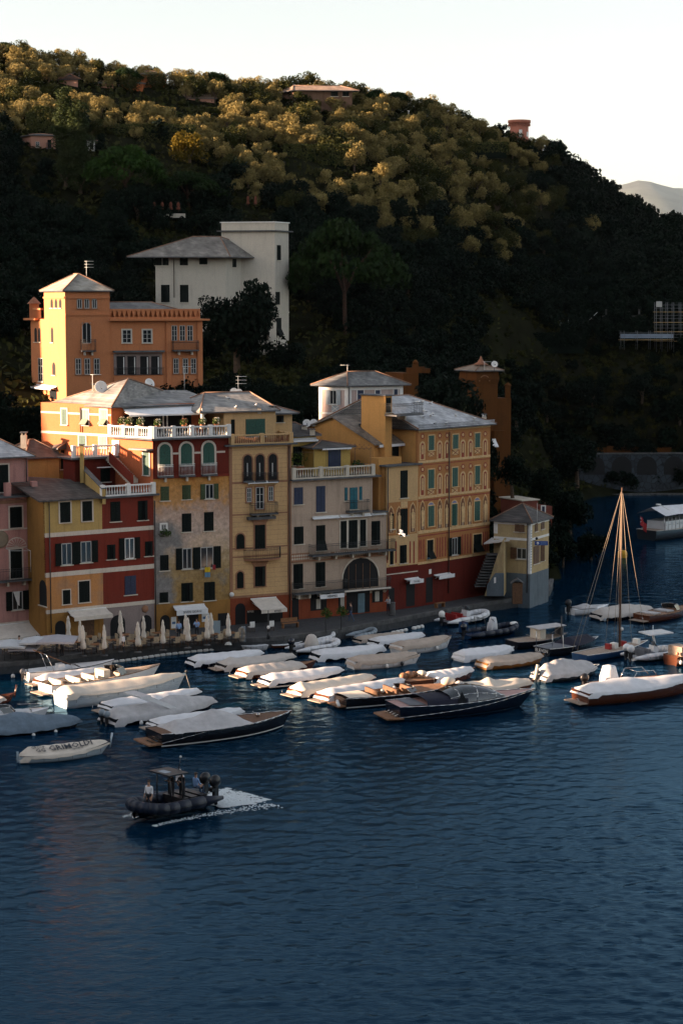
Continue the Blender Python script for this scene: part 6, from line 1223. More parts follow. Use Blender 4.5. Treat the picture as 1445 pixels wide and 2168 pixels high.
def boat(label, st, bw, B, fb, hm, cat='boat', grp='boats moored in the harbour', kind='moored_boat', cover=None, ch=.55, c0=0.0, c1=.97, drop=.22, bumps=(), rise=.35, tr=.75, p=2.2, rake=.06, rub=None, stripe=None, platform=False, engine=None, fend=(), deck=None, posts=False, cname='canvas_cover', sharp=1.2, droopy=1.0, seed=None, loc_only=False, boot=None, swell=1.0):
    a, c = G(*st), G(*bw); d = (c-a); L = d.length; d.normalize(); rz = math.atan2(d.y, d.x); n = Vector((-d.y, d.x, 0)); n = n if n.y > 0 else -n
    a = a+n*B*.42; t = thing(kind, label, cat, (a.x, a.y, 0), grp, True, rz); h = Hull(L, B, fb, rise, tr, p, rake); t['len'] = L
    rs = random.Random(seed if seed is not None else label)
    prof = ((1, None), (1.0, .72), (.97, .35), (.86, .02), (.55, -.2), (0, -.32)); rows = []
    for tt in TS:
        z = h.z(tt); r = []
        for sg in (1, -1):
            for kk, f in (prof if sg == 1 else prof[::-1][1:]): zz = z if f is None else (f*z if f > 0 else f*fb); r.append((h.x(tt, zz), sg*kk*h.b(tt), zz))
        rows.append(r)
    mb = MB(); mb.grid(rows, hm); mb.add(rows[0], [list(range(len(rows[0])))], hm)
    mb.build('hull', t)
    if boot is not None:
        s = MB()
        for sg in (1, -1): s.grid([[(h.x(tt, .1), sg*(h.b(tt)*.93+.012), .10), (h.x(tt, .2), sg*(h.b(tt)*.955+.012), .19)] for tt in TS], boot)
        s.build('waterline_stripe', t)
    if rub is not None or stripe is not None:
        s = MB()
        for sg in (1, -1): s.tube([h.pt(tt, sg, kk=1.015) for tt in TS], .03, rub or stripe, 5)
        s.build('rub_rail', t)
    if deck is not None:
        s = MB(); s.grid([[h.pt(tt, k, h.z(tt)-.04+.05*(1-k*k), .99) for k in (-1, -.5, 0, .5, 1)] for tt in TS], deck); s.build('deck', t)
    if cover is not None:
        rows = []; n_ = 30; ph_ = rs.random()*6
        for i in range(n_+1):
            tt = c0+(c1-c0)*i/n_; e = min(1, (i/n_)/.10, (1-i/n_)/.16); hh = ch*.74*(e**.6)*(.82+.18*math.sin(3.0*tt+1))*swell
            for bt, bh, bwid in bumps: hh += bh*math.exp(-((tt-bt)/bwid)**2)
            sag = .02*math.sin(i*1.3+ph_); b_, z_ = max(h.b(tt), .06), h.z(tt); r = []
            dr = drop*(1+.16*math.sin(i*1.1+ph_)+.12*rs.random())+(0.25*droopy if i < 3 else 0)
            ks = (-1, -1, -.88, -.66, -.36, 0, .36, .66, .88, 1, 1)
            for j, k in enumerate(ks):
                w_ = rs.uniform(-.005, .005)
                if j in (0, len(ks)-1): zz, kk = z_-dr, 1.07+rs.uniform(0, .05)
                else: zz = z_+.03+max(.0, hh+sag)*(1-abs(k)**sharp)+w_; kk = 1.045
                r.append((h.x(tt, z_)+rs.uniform(-.01, .01), k*b_*kk, zz))
            if i in (0, n_):   # cloth falls over the ends
                r = [(x_+(-.12 if i == 0 else .08), y_, z_-dr+.25*(zz_-z_+dr)) for (x_, y_, zz_) in r]
            rows.append(r)
        s = MB(); s.grid(rows, cover); s.build(cname, t)
        # tie cords along the skirt
        s = MB()
        for k in range(2, n_-1, 5):
            for sg in (0, -1): q = Vector(rows[k][sg]); s.bar(q, q-Vector((0, 0, .22)), .012, M_blkp, 4)
        s.build('tie_cords', t)
    if platform:
        s = MB(); s.box((-.75, -B*.34, .16), (-.02, B*.34, .22), M_teakp); s.build('swim_platform', t)
        s = MB(); 
        for y in (-B*.28, B*.28): s.bar((-.7, y, .2), (-.7, y, .55), .018, M_chrome, 4)
        s.bar((-.7, -B*.28, .55), (-.7, -B*.1, .55), .018, M_chrome, 4); s.build('boarding_ladder', t)
    if engine: 
        for k, y in enumerate((0,) if engine[0] == 1 else (-.32, .32)): outboard(t, -.22, y, engine[1], engine[2] if len(engine) > 2 else 1)
    for tt, m_ in fend:
        s = MB(); q = h.pt(tt, -1); s.ball((q[0], q[1]-.14, q[2]-.42), .14, m_, (1, 1, 1.25), 8, 6); s.bar((q[0], q[1]-.1, q[2]-.3), (q[0], q[1], q[2]+.05), .012, M_rope, 4); s.build('fender', t)
    if posts:
        s = MB(); q = h.pt(1, 0); s.bar((q[0]-.05, 0, q[2]-.4), (q[0]+.12, 0, q[2]+.55), .05, hm, 5, .07); s.build('stem_post', t)
        s = MB(); s.box((-.1, -.05, -.2), (.02, .05, h.z(0)+.25), hm); s.build('rudder', t)
    return t, h
def outboard(t, x, y, m_, sc=1.0, name='outboard_motor'):
    s = MB(); s.ball((x, y, 1.02*sc), .27*sc, m_, (1.25, .8, 1.15), 10, 7); s.box((x-.14*sc, y-.1*sc, .25*sc), (x+.1*sc, y+.1*sc, .85*sc), M_blkp); s.bar((x-.02, y, .35*sc), (x-.1, y, -.5), .09*sc, M_blkp, 6); s.box((x+.08*sc, y-.14*sc, .55*sc), (x+.3*sc, y+.14*sc, .72*sc), M_blkp)
    o = s.build(name, t); return o
def windscreen(t, x, b, z, hh=.38, frame=None, lean=.35, depth=.8):
    pts = [(x-depth, -b), (x-.05, -b*.78), (x+.12, 0), (x-.05, b*.78), (x-depth, b)]; o = None
    for i in range(4):
        a, c = pts[i], pts[i+1]; k = lambda q: (q[0]-lean, q[1]*.93, z+hh)
        s = MB(); s.add([(*a, z), (*c, z), k(c), k(a)], [[0, 1, 2, 3]], M_clear); s.build('windscreen_pane', t)
    s = MB(); s.tube([(q[0]-lean, q[1]*.93, z+hh) for q in pts], .02, frame or M_chrome, 4); s.tube([(*q, z) for q in pts], .02, frame or M_chrome, 4)
    for q in pts: s.bar((*q, z), (q[0]-lean, q[1]*.93, z+hh), .018, frame or M_chrome, 4)
    s.build('windscreen_frame', t)
def open_inside(t, h, floor_m, c0=.05, c1=.62, deckm=None, seat=None, fz=.25):
    ts = [c0+(c1-c0)*i/8 for i in range(9)]
    s = MB(); s.grid([[h.pt(u, k, fz, .82) for k in (-1, 0, 1)] for u in ts], floor_m); s.build('cockpit_floor', t)
    s = MB()
    for sg in (1, -1): s.grid([[h.pt(u, sg, h.z(u), .99), h.pt(u, sg, h.z(u)+.02, .86), h.pt(u, sg, fz, .84)] for u in ts], deckm or M_teak)
    s.build('coaming', t)
    s = MB(); ts2 = [c1+(1-c1)*i/6 for i in range(7)]; s.grid([[h.pt(u, k, h.z(u)+.03+.07*(1-k*k), .99) for k in (-1, -.5, 0, .5, 1)] for u in ts2], deckm or M_teak); s.add([h.pt(c1, -1), h.pt(c1, 1), h.pt(c1, 1, fz, .84), h.pt(c1, -1, fz, .84)], [[0, 1, 2, 3]], deckm or M_teak); s.build('foredeck', t)
    if seat:
        for x0, w_ in ((c0+.06, .8), (c0+.22, .8), (c0+.36, .7)): s = MB(); X = h.L*x0; s.box((X, -h.b(x0)*w_, fz), (X+.5, h.b(x0)*w_, fz+.4), seat); s.box((X-.1, -h.b(x0)*w_, fz+.35), (X+.05, h.b(x0)*w_, fz+.75), seat); s.build('seat', t)
def rib(label, st, bw, B, tm, r=.22, hullm=None, grp='inflatable boats', seats=None, console=True, cov=None, eng=None, kind='inflatable_boat'):
    a, c = G(*st), G(*bw); d = c-a; L = d.length; d.normalize(); rz = math.atan2(d.y, d.x); n = Vector((-d.y, d.x, 0)); n = n if n.y > 0 else -n; a = a+n*B*.42
    t = thing(kind, label, 'inflatable boat', (a.x, a.y, 0), grp, True, rz); w_ = B/2-r; pts = []
    for x in (-.2, .2, .4, .55, .68): pts.append((L*x if x > 0 else -.35, -w_, .38+.1*max(0, x)))
    for i in range(1, 8): th = -math.pi/2+math.pi*i/8; pts.append((L*.68+(L*.32-r)*math.cos(th)**.8, w_*math.sin(th), .47+.22*math.cos(th)))
    for x in (.68, .55, .4, .2, -.2): pts.append((L*x if x > 0 else -.35, w_, .38+.1*max(0, x)))
    R = [r*.35]+[r]*(len(pts)-2)+[r*.35]; s = MB(); s.tube(pts, R, tm, 10)
    for q in pts[1:-1]: s.ball(q, r*.94, tm, n=10, m=8)
    s.build('inflatable_tube', t)
    s = MB(); s.tube([(x_, y_*1.0+(-r if y_ < 0 else r)*.97*(abs(y_)/max(w_, .01)), z_) for x_, y_, z_ in pts[1:-1]], .025, M_blkp, 4); s.build('rubbing_strake', t)
    s = MB(); rows = [[(L*u, k*w_*(1 if u < .65 else (1-((u-.65)/.33)**2)), (.3 if abs(k) > .9 else (-.1 if k == 0 else .1))) for k in (-1, -.5, 0, .5, 1)] for u in [i/10*.95 for i in range(11)]]; s.grid(rows, hullm or H_dgrey); s.add(rows[0], [[0, 1, 2, 3, 4]], hullm or H_dgrey); s.build('hull', t)
    s = MB(); s.grid([[(L*u, k*w_*.95*(1 if u < .6 else 1-((u-.6)/.36)**2), .33) for k in (-1, 1)] for u in [i/8*.9 for i in range(9)]], M_greyp if hullm is None else hullm); s.build('deck', t)
    if console and cov is None:
        s = MB(); s.prism([(L*.45, -.35, .33), (L*.45+.6, -.35, .33), (L*.45+.45, -.35, 1.05), (L*.45+.1, -.35, 1.15)], (0, .7, 0), H_white); s.build('console', t); s = MB(); s.prism([(L*.45+.4, -.33, 1.05), (L*.45+.44, -.33, 1.05), (L*.45+.15, -.33, 1.5), (L*.45+.11, -.33, 1.5)], (0, .66, 0), M_clear); s.build('windscreen', t)
    if cov is not None:
        s = MB(); s.lathe((L*.38, 0, .3), [(.62, 0), (.6, .5), (.42, 1.0), (.25, 1.15), (.05, 1.2)], cov, 9); s.build('console_cover', t)
    if seats: 
        for x in (.16, .3): s = MB(); s.box((L*x, -w_*.8, .33), (L*x+.55, w_*.8, .68), seats); s.box((L*x-.08, -w_*.8, .6), (L*x+.06, w_*.8, .98), seats); s.build('seat', t)
    if eng: 
        for y in ((0,) if eng[0] == 1 else (-.33, .33)): outboard(t, -.3, y, eng[1], 1.05)
    return t, L
W_, BG_, TN, CM, LG = C_white, C_beige, C_tan, C_cream, C_lgrey
# --- left group
t, h = boat('white open day boat with a bare mast frame and centre console', (64, 1444), (238, 1424), 2.1, .62, H_white, rise=.3, rub=H_blk, engine=(1, M_greyp, .7), fend=((.45, M_blkp), (.7, M_blkp)))
open_inside(t, h, H_white, .08, .6, H_white); s = MB(); X = h.L*.38; s.box((X, -.35, .25), (X+.5, .35, 1.0), H_white); s.build('console', t)
s = MB(); s.bar((h.L*.30, -.7, .6), (h.L*.22, -.6, 1.9), .03, M_chrome, 5); s.bar((h.L*.30, .7, .6), (h.L*.22, .6, 1.9), .03, M_chrome, 5); s.bar((h.L*.55, 0, .8), (h.L*.10, 0, 2.3), .045, M_wood, 5); s.bar((h.L*.22, -.6, 1.9), (h.L*.22, .6, 1.9), .03, M_chrome, 5); s.build('folded_frame', t)
boat('slim white-covered boat with tan ends between the open day boat and wooden launch', (90, 1456), (250, 1432), 1.7, .45, H_brown, cover=W_, ch=.5, c1=.9, platform=True)
t, h = boat('open white launch with wooden decks, cream seats and a curved windscreen', (112, 1476), (338, 1440), 2.5, .75, H_white, kind='wooden_launch', rise=.3, rub=M_teak, platform=True)
open_inside(t, h, M_teak, .04, .66, M_teakp, M_vinyl, .3); windscreen(t, h.L*.72, h.b(.66)*.9, h.z(.66), .55); s = MB(); s.box((h.L*.5, -.6, .3), (h.L*.56, .6, 1.3), M_vinyl); s.build('helm_bench', t); s = MB(); s.bar((h.L*.2, -.3, .8), (h.L*.02, -.3, 1.35), .03, M_white, 4); s.build('ensign_staff', t)
t, h = boat('large white clinker launch with pale blue planked side under a smooth cream cover', (145, 1503), (392, 1468), 2.8, .95, H_clap, kind='clinker_launch', cover=CM, ch=.55, c1=.985, drop=.12, rise=.35, bumps=((.03, .25, .05),))
s = MB()
for k in range(5):
    for sg in (1, -1): s.tube([(h.x(tt, h.z(tt)*(.2+.14*k)), sg*h.b(tt)*(.90+.028*k)*1.0+sg*.012, h.z(tt)*(.2+.14*k)) for tt in TS], .018, H_clap, 4)
s.build('clinker_planks', t, kind='stuff'); s = MB(); q = h.pt(1, 0); s.ball((q[0]+.05, 0, q[2]+.1), .12, M_iron); s.bar((q[0], 0, q[2]-.1), (q[0]+.3, -.1, .1), .02, M_rope, 4); s.build('anchor', t)
boat('narrow boat under a white cover with square stern, behind the arched grey cover', (236, 1514), (430, 1484), 2.0, .55, H_dgrey, cover=W_, ch=.42, c1=.97, tr=.85, platform=True, droopy=.3)
t, h = boat('bulky boat under a wrinkled light grey cover with a white radar arch poking out', (245, 1540), (462, 1505), 2.6, .5, H_blk, cover=LG, ch=.75, c1=.99, drop=.3, bumps=((.62, .35, .12),), engine=(2, M_tubeg, .8), tr=.85, fend=((.22, M_fend),))
s = MB()
for y in (-1.05, 1.05): s.prism([(h.L*.52, y-.06, .7), (h.L*.60, y-.06, .7), (h.L*.34, y-.06, 1.75), (h.L*.26, y-.06, 1.75)], (0, .12, 0), H_white)
s.prism([(h.L*.24, -1.1, 1.72), (h.L*.34, -1.1, 1.72), (h.L*.34, -1.1, 1.85), (h.L*.24, -1.1, 1.85)], (0, 2.2, 0), H_white); s.build('radar_arch', t)
boat('boat under a white cover with grey square stern, tucked behind the black motorboat', (336, 1551), (520, 1525), 1.9, .5, H_dgrey, cover=W_, ch=.45, tr=.85, platform=True, droopy=.3)
t, h = boat('long black motorboat with mahogany foredeck, half covered by a peaked pale sheet', (345, 1586), (618, 1548), 3.2, .85, H_blk, kind='motorboat', cover=LG, ch=.75, c0=.10, c1=.66, drop=-.02, sharp=1.0, bumps=((.44, .45, .10),), rub=M_chrome, deck=M_wood, rise=.3, p=2.5, boot=M_white, droopy=.2)
s = MB(); s.box((-.9, -1.15, .22), (.1, 1.15, .32), M_teak)
for k in range(3): s.box((-.55+k*.25, -.9, .34+k*.12), (-.4+k*.25, .1, .38+k*.12), M_chrome)
s.build('stern_platform', t); s = MB(); s.lathe((h.L*.80, -.1, h.z(.8)+.02), [(.12, 0), (.1, .12), (.16, .2), (.02, .22)], M_chrome, 8); s.bar((h.L*.8, .1, h.z(.8)), (h.L*.77, .1, h.z(.8)+.4), .02, M_chrome); s.build('deck_fitting', t)
s = MB(); s.tube([h.pt(tt, -1, h.z(tt)*(.35+.6*min(1, tt*3)), 1.012) for tt in TS], .022, M_chrome, 4); s.build('chrome_line', t)
boat('long low boat under a blue grey cover cut by the left edge', (-60, 1566), (168, 1545), 2.6, .35, H_dgrey, cover=C_grey, ch=.95, c1=.985, drop=.2, bumps=((.45, .3, .15),), fend=((.55, M_fend), (.75, M_fend)))
t, h = boat('small white bowrider with chrome bow rail beyond the blue grey covered boat', (-30, 1533), (98, 1524), 2.0, .5, H_white, kind='bowrider', rise=.25); open_inside(t, h, H_white, .1, .75, H_white, None, .3); s = MB(); s.tube([(h.L*u, -h.b(u)*.9, h.z(u)+.35) for u in (.6, .75, .88, .97)]+[(h.L*u, h.b(u)*.9, h.z(u)+.35) for u in (.97, .88, .75, .6)], .02, M_chrome, 4); s.build('bow_rail', t); windscreen(t, h.L*.5, .7, .6, .4)
t, h = boat('wooden rowing boat bow with a high stem post entering at the left edge', (-70, 1502), (30, 1490), 1.8, .35, H_brown, cover=C_beige, ch=.05, c1=.8, rise=.9, posts=True, kind='rowing_boat')
t, h = boat('small white double-ended boat with navy lettering printed on its cream cover', (48, 1621), (226, 1601), 2.1, .42, H_clap, kind='covered_gozzo', cover=CM, ch=.62, c0=.02, c1=.985, drop=.15, sharp=1.0, tr=.35, rise=.75, posts=True, stripe=H_navy, p=2.4)
def cover_text(t, h, body, tx, k0, size, ch, rows=1, ys=1.0, slant=0):
    c = bpy.data.curves.new('txt', 'FONT'); c.body = body; c.size = 1; c.resolution_u = 1; c.align_x = 'CENTER'; c.align_y = 'CENTER'; c.offset = .018; o = bpy.data.objects.new('txt', c); COL.objects.link(o); bpy.context.view_layer.update()
    me = bpy.data.meshes.new_from_object(o.evaluated_get(bpy.context.evaluated_depsgraph_get())); bpy.data.objects.remove(o)
    for v in me.vertices:
        X = h.L*tx+v.co.x*size; tt = X/h.L; b_ = h.b(tt); y = -b_*k0+v.co.y*size*ys+slant*v.co.x*size; k = abs(y)/(b_*1.045)
        e = min(1, ((tt-.02)/.965)/.10, (1-(tt-.02)/.965)/.16); hh = ch*.74*(max(e, 0)**.6)*(.82+.18*math.sin(3.0*tt+1)); v.co = (X, y, h.z(tt)+.13+hh*(1-k))
    me.materials.clear(); me.materials.append(M_text if rows else M_text); q = bpy.data.objects.new('cover_lettering', me); COL.objects.link(q); q.parent = t
cover_text(t, h, 'GRIMOLDI', .60, .50, .64, .62, ys=1.1); cover_text(t, h, 'GROUP', .22, .30, .26, .62); cover_text(t, h, 'GG', .235, .62, .42, .62); cover_text(t, h, 'GIOIELLI', .66, .86, .2, .62)
# --- middle group
MG = [
 ('boat under a smooth bluish white cover nearest the café quay end', (414, 1417), (562, 1401), 2.2, .55, H_navy, W_, .5, {}),
 ('boat under a lumpy beige cover with round knob at the stern', (478, 1424), (630, 1406), 2.1, .5, H_blk, BG_, .45, dict(platform=True, bumps=((.13, .15, .04),))),
 ('boat under a short beige cover leaving its wooden bow bare', (524, 1440), (672, 1420), 2.1, .5, H_brown, BG_, .5, dict(platform=True, c1=.82, deck=M_teak)),
 ('navy boat under a white cover, first of the three with sunlit sterns', (572, 1460), (732, 1440), 2.2, .6, H_navy, W_, .5, dict(platform=True, boot=M_white)),
 ('boat under a cream cover with a brown engine box catching the sun', (640, 1480), (802, 1452), 2.2, .5, H_brown, CM, .55, dict(platform=True, bumps=((.05, .2, .05),), boot=H_blue, posts=False)),
 ('boat under a glaring white cover, sunlit and overlapping the black runabout', (698, 1492), (868, 1462), 2.2, .55, H_brown, W_, .5, dict(platform=True)),
 ('boat under a rumpled white cover tied with an orange fender on top', (676, 1402), (820, 1388), 2.2, .5, H_blk, W_, .45, dict(drop=.35)),
 ('boat under a tan cover with white hull and two hanging fenders, centre of the moorings', (752, 1420), (890, 1408), 2.2, .6, H_white, TN, .5, dict(fend=((.45, M_fend), (.68, M_blkp)), stripe=H_blk)),
 ('white gozzo under a tan cover with a bare pointed wooden bow', (852, 1388), (960, 1374), 2.3, .65, H_white, TN, .45, dict(fend=((.62, M_fend),), stripe=M_wood, rise=.5)),
 ('boat under a white cover moored just below the seaside pavement', (802, 1372), (905, 1358), 2.0, .45, H_blk, W_, .4, {}),
 ('boat under a crisp white cover with a dark gap at the stern', (984, 1404), (1094, 1390), 2.2, .5, H_white, W_, .55, dict(drop=.3)),
 ('honey wood boat under a tan cover bound with a strap', (1032, 1420), (1156, 1406), 2.2, .5, H_yw, TN, .5, dict(drop=.2)),
 ('small dinghy under a tan cover right at the foot of the quay wall', (765, 1362), (862, 1350), 1.7, .25, H_blk, TN, .3, dict(rise=.4)),
]
for lb, st, bw, B, fb, hm, cv, ch, kw in MG: boat(lb, st, bw, B, fb, hm, cover=cv, ch=ch, **kw)
t, h = boat('mahogany launch with exposed orange varnished stern gear and a white cover over its bow', (868, 1462), (1010, 1440), 2.2, .6, H_brown, kind='mahogany_launch', cover=W_, ch=.45, c0=.36, drop=.2, fend=((.32, M_fend), (.55, M_fend)), deck=M_teak)
for x, sz in ((.06, .3), (.14, .36), (.22, .28)): s = MB(); s.ball((h.L*x, (-1)**int(x*100)*.4, .85), sz, M_teak, (1.2, 1, .9)); s.build('varnished_fitting', t)
s = MB(); s.ball((h.L*.28, 0, .95), .3, M_vinyl, (1.3, 1.5, .8)); s.build('cushion', t)
t, h = boat('long black runabout with open mahogany cockpit and low raked windscreen', (735, 1504), (975, 1478), 2.7, .72, H_blk, kind='runabout', rub=M_chrome, rise=.25, p=2.6, boot=M_white)
open_inside(t, h, M_teak, .22, .58, M_teak, M_wood, .35); windscreen(t, h.L*.64, h.b(.6)*.85, h.z(.6), .35)
s = MB(); s.grid([[h.pt(u, k, h.z(u)+.06+.05*(1-k*k), .98) for k in (-1, -.4, .4, 1)] for u in (.02, .08, .15, .22)], C_cream); s.build('sun_pad', t); s = MB(); s.box((-.6, -.9, .2), (.0, .9, .27), M_teak); s.bar((-.5, -.8, .27), (-.35, -.2, .55), .12, M_fend, 7); s.build('stern_platform', t)
s = MB(); s.ball((h.L*.35, -.3, .95), .16, M_vinyl); s.ball((h.L*.48, .2, .95), .14, M_white); s.build('cushion', t)
t, h = boat('biggest dark navy motor yacht with wraparound glass windscreen and pinkish foredeck', (848, 1530), (1118, 1505), 3.3, .95, H_navy, kind='motor_yacht', rub=M_chrome, deck=M_pinkdk, rise=.35, p=2.5, rake=.09, boot=M_chrome)
s = MB(); s.grid([[h.pt(u, k, h.z(u)+zz, kk) for k, zz, kk in ((-1, .0, .97), (-1, .3, .88), (-.5, .42, .9), (0, .45, .9), (.5, .42, .9), (1, .3, .88), (1, .0, .97))] for u in (.2, .26, .34, .42, .5)], C_navy); s.build('aft_cover', t)
s = MB(); rows = []
for i, u in enumerate((.38, .44, .50, .57, .64, .71, .78)):
    zt_ = (.55, .80, .92, .90, .72, .42, .06)[i]; rows.append([h.pt(u, k, h.z(u)+zz*zt_+.03, kk) for k, zz, kk in ((-1, 0, .9), (-1, .6, .82), (-1, .95, .6), (0, 1.05, 1), (1, .95, .6), (1, .6, .82), (1, 0, .9))])
s.grid(rows, M_clear); wo_ = s.build('windscreen', t)
s = MB(); s.tube([rows[i][1] for i in range(7)], .025, M_chrome, 5); s.tube([rows[i][5] for i in range(7)], .025, M_chrome, 5)
for i in (1, 3, 5): s.tube(rows[i], .025, M_chrome, 4)
s.build('windscreen_frame', wo_)
s = MB(); s.prism([(-.95, -1.2, .2), (.2, -1.45, .2), (.2, 1.45, .2), (-.95, 1.2, .2)], (0, 0, .1), M_teak); s.build('swim_platform', t)
for k in range(4): s = MB(); s.box((-.3+k*.16, -.95+k*.5, .32), (.95, -.83+k*.5, .36+.0), M_chrome); s.bar((-.3, -.9+k*.5, .34), (.9, -.9+k*.5, .95), .03, M_chrome, 4); s.build('stern_rail', t)
s = MB(); s.grid([[h.pt(u, k, h.z(u)+.05, .8) for k in (-1, 0, 1)] for u in (.08, .14, .2)], M_greyp); s.build('sun_pad', t)
s = MB(); s.tube([h.pt(tt, -1, h.z(tt)*(.28+.62*min(1, tt*1.1)), 1.012) for tt in TS], .022, M_chrome, 4); s.build('chrome_line', t)
s = MB(); p_ = h.pt(.42, -1, h.z(.42)+.35, .95); s.prism([(p_[0], p_[1]-.02, p_[2]-.3), (p_[0]+.75, p_[1]-.02, p_[2]-.3), (p_[0]+.3, p_[1]-.02, p_[2]+.5)], (0, .05, 0), M_blkp); s.build('side_fin', t)
t, h = boat('gozzo under a pale cover with tall upright bow post behind the navy motor yacht', (955, 1482), (1128, 1470), 2.4, .6, H_brown, kind='covered_gozzo', cover=CM, ch=.55, rise=.5, sharp=1.0, bumps=((.5, .25, .06),), tr=.4)
s = MB(); q = h.pt(1, 0); s.bar((q[0]-.05, 0, q[2]-.2), (q[0]+.2, 0, q[2]+1.1), .10, M_trim, 6, .12); s.build('stem_post', t); s = MB(); s.ball((.2, .2, 1.15), .4, C_cream, (1.5, 1, .8)); s.ball((.8, -.5, 1.0), .3, C_beige, (1.2, 1, 1)); s.build('bundled_cloth', t)
t, h = rib('white inflatable with a grey shrouded console at the quay steps', (636, 1388), (730, 1376), 2.2, M_tubew, .24, cov=C_beige, eng=(1, H_navy))
t, h = rib('small white inflatable tender without console, behind the shrouded one', (668, 1366), (716, 1358), 1.6, M_tubew, .2, console=False)
t, h = boat('light hollow dinghy with bluish white inside, left of the lamp post', (500, 1374), (558, 1378), 1.5, .3, H_white, kind='rowing_dinghy', cover=C_white, ch=.02, drop=.02, swell=.1)
t, h = boat('thin dark red and white skiff lying under the quay beside the lamp post', (578, 1374), (640, 1369), 1.3, .25, H_brown, kind='rowing_dinghy', deck=C_white, stripe=M_white)
t, h = rib('blue and white inflatable tip poking from under the tan dinghy', (758, 1357), (804, 1350), 1.5, M_tubeg, .2, console=False)
# --- right group
t, h = boat('boat under a white sheet pitched like a tent on a ridge pole', (1158, 1448), (1276, 1430), 2.4, .5, H_dgrey, kind='tented_boat', cover=LG, ch=1.0, sharp=.85, c1=.93, drop=.2, bumps=((.38, .3, .2),), engine=(1, M_blkp, .8), stripe=M_white)
t, h = boat('long mahogany motorboat under a brilliant white cover, sunlit at the right edge', (1248, 1497), (1480, 1470), 3.0, .85, H_brown, kind='motorboat', cover=W_, ch=.7, c1=.98, drop=.12, bumps=((.35, .2, .15),), platform=True, rub=M_chrome)
t, h = boat('small boat with black outboard and a white hooded console behind the sunlit motorboat', (1256, 1470), (1420, 1452), 2.2, .5, H_dgrey, kind='outboard_boat', deck=M_teak, engine=(1, M_blkp, 1.1)); s = MB(); s.lathe((h.L*.28, 0, .5), [(.75, 0), (.72, .5), (.55, 1.1), (.5, 1.3), (.1, 1.4)], C_white, 8); s.build('console_cover', t)
s = MB(); s.tube([(h.L*.5, -.8, .6), (h.L*.56, -.8, 1.35), (h.L*.78, -.75, 1.3), (h.L*.85, -.6, .75)], .025, M_chrome, 5); s.tube([(h.L*.5, .8, .6), (h.L*.56, .8, 1.35), (h.L*.78, .75, 1.3), (h.L*.85, .6, .75)], .025, M_chrome, 5); s.bar((h.L*.56, -.8, 1.35), (h.L*.56, .8, 1.35), .025, M_chrome, 5); s.build('rail', t)
t, L = rib('white inflatable with twin white outboards, grey cushions and a hard top', (1352, 1404), (1440, 1396), 2.7, M_tubew, .28, hullm=H_white, seats=M_greyp, eng=(2, H_white)); s = MB(); s.prism([(L*.3, -.9, 2.1), (L*.85, -.9, 2.15), (L*.85, .9, 2.15), (L*.3, .9, 2.1)], (0, 0, .09), H_white); s.bar((L*.6, 0, .4), (L*.5, 0, 2.1), .1, H_white, 6); s.bar((L*.5, 0, 2.1), (L*.5, 0, 2.8), .03, H_white, 5); s.build('hard_top', t)
cx = bpy.data.curves.new('txt', 'FONT'); cx.body = 'Vinci'; cx.size = .38; o = bpy.data.objects.new('txt', cx); COL.objects.link(o); bpy.context.view_layer.update(); me = bpy.data.meshes.new_from_object(o.evaluated_get(bpy.context.evaluated_depsgraph_get())); bpy.data.objects.remove(o); me.materials.clear(); me.materials.append(H_navy); me.transform(Matrix.Translation((L*.42, -1.375, .3)) @ Matrix.Rotation(math.pi/2, 4, 'X')); q = bpy.data.objects.new('tube_lettering', me); COL.objects.link(q); q.parent = t
t, h = boat('black launch with its name across the transom and a navy hood amidships', (1165, 1392), (1275, 1372), 2.4, .6, H_blk, kind='hooded_launch', deck=M_greyp, cover=C_navy, c0=.42, c1=.9, ch=.8, drop=.0, stripe=M_white); s = MB()
s.bar((.3, -.9, .6), (.3, -.9, 1.9), .025, M_chrome, 4); s.bar((.3, .9, .6), (.3, .9, 1.9), .025, M_chrome, 4); s.bar((1.6, -.95, .6), (1.5, -.95, 1.7), .03, M_white, 4); s.build('awning_poles', t)
cx = bpy.data.curves.new('txt', 'FONT'); cx.body = 'ELEVEN'; cx.size = .42; cx.align_x = 'CENTER'; o = bpy.data.objects.new('txt', cx); COL.objects.link(o); bpy.context.view_layer.update(); me = bpy.data.meshes.new_from_object(o.evaluated_get(bpy.context.evaluated_depsgraph_get())); bpy.data.objects.remove(o); me.materials.clear(); me.materials.append(M_white); me.transform(Matrix.Translation((-.03, 0, .3)) @ Matrix.Rotation(-math.pi/2, 4, 'Z') @ Matrix.Rotation(math.pi/2, 4, 'X')); q = bpy.data.objects.new('transom_lettering', me); COL.objects.link(q); q.parent = t
t, h = boat('long narrow royal blue sailing boat with a tall bare mast and golden stays', (1244, 1404), (1378, 1378), 2.2, .55, H_blue, kind='sailing_boat', rise=.3, deck=M_teakp, stripe=M_white, engine=None)
mx = h.L*.62; mh = 13.5
wt = P(1330, 1036, G(1330, 1392).y); mh = wt.z
s = MB(); s.bar((mx, 0, .3), (mx, 0, mh), .09, M_wood, 7, .05); s.build('mast', t); M_stay = mat('rigging_wire', (.35, .28, .2), .5, var=0)
for x, y, z in ((h.L*1.04, 0, 1.0), (-.3, .0, .9), (-.3, .5, .9), (mx-1.0, -1.0, .9), (mx-1.6, -1.05, .8), (mx+.3, -1.05, .9), (mx-.6, 1.0, .9), (mx+.5, 1.0, .9)):
    s = MB(); s.bar((mx, 0, mh-.15), (x, y, z), .013, M_stay, 4); s.build('stay', t)
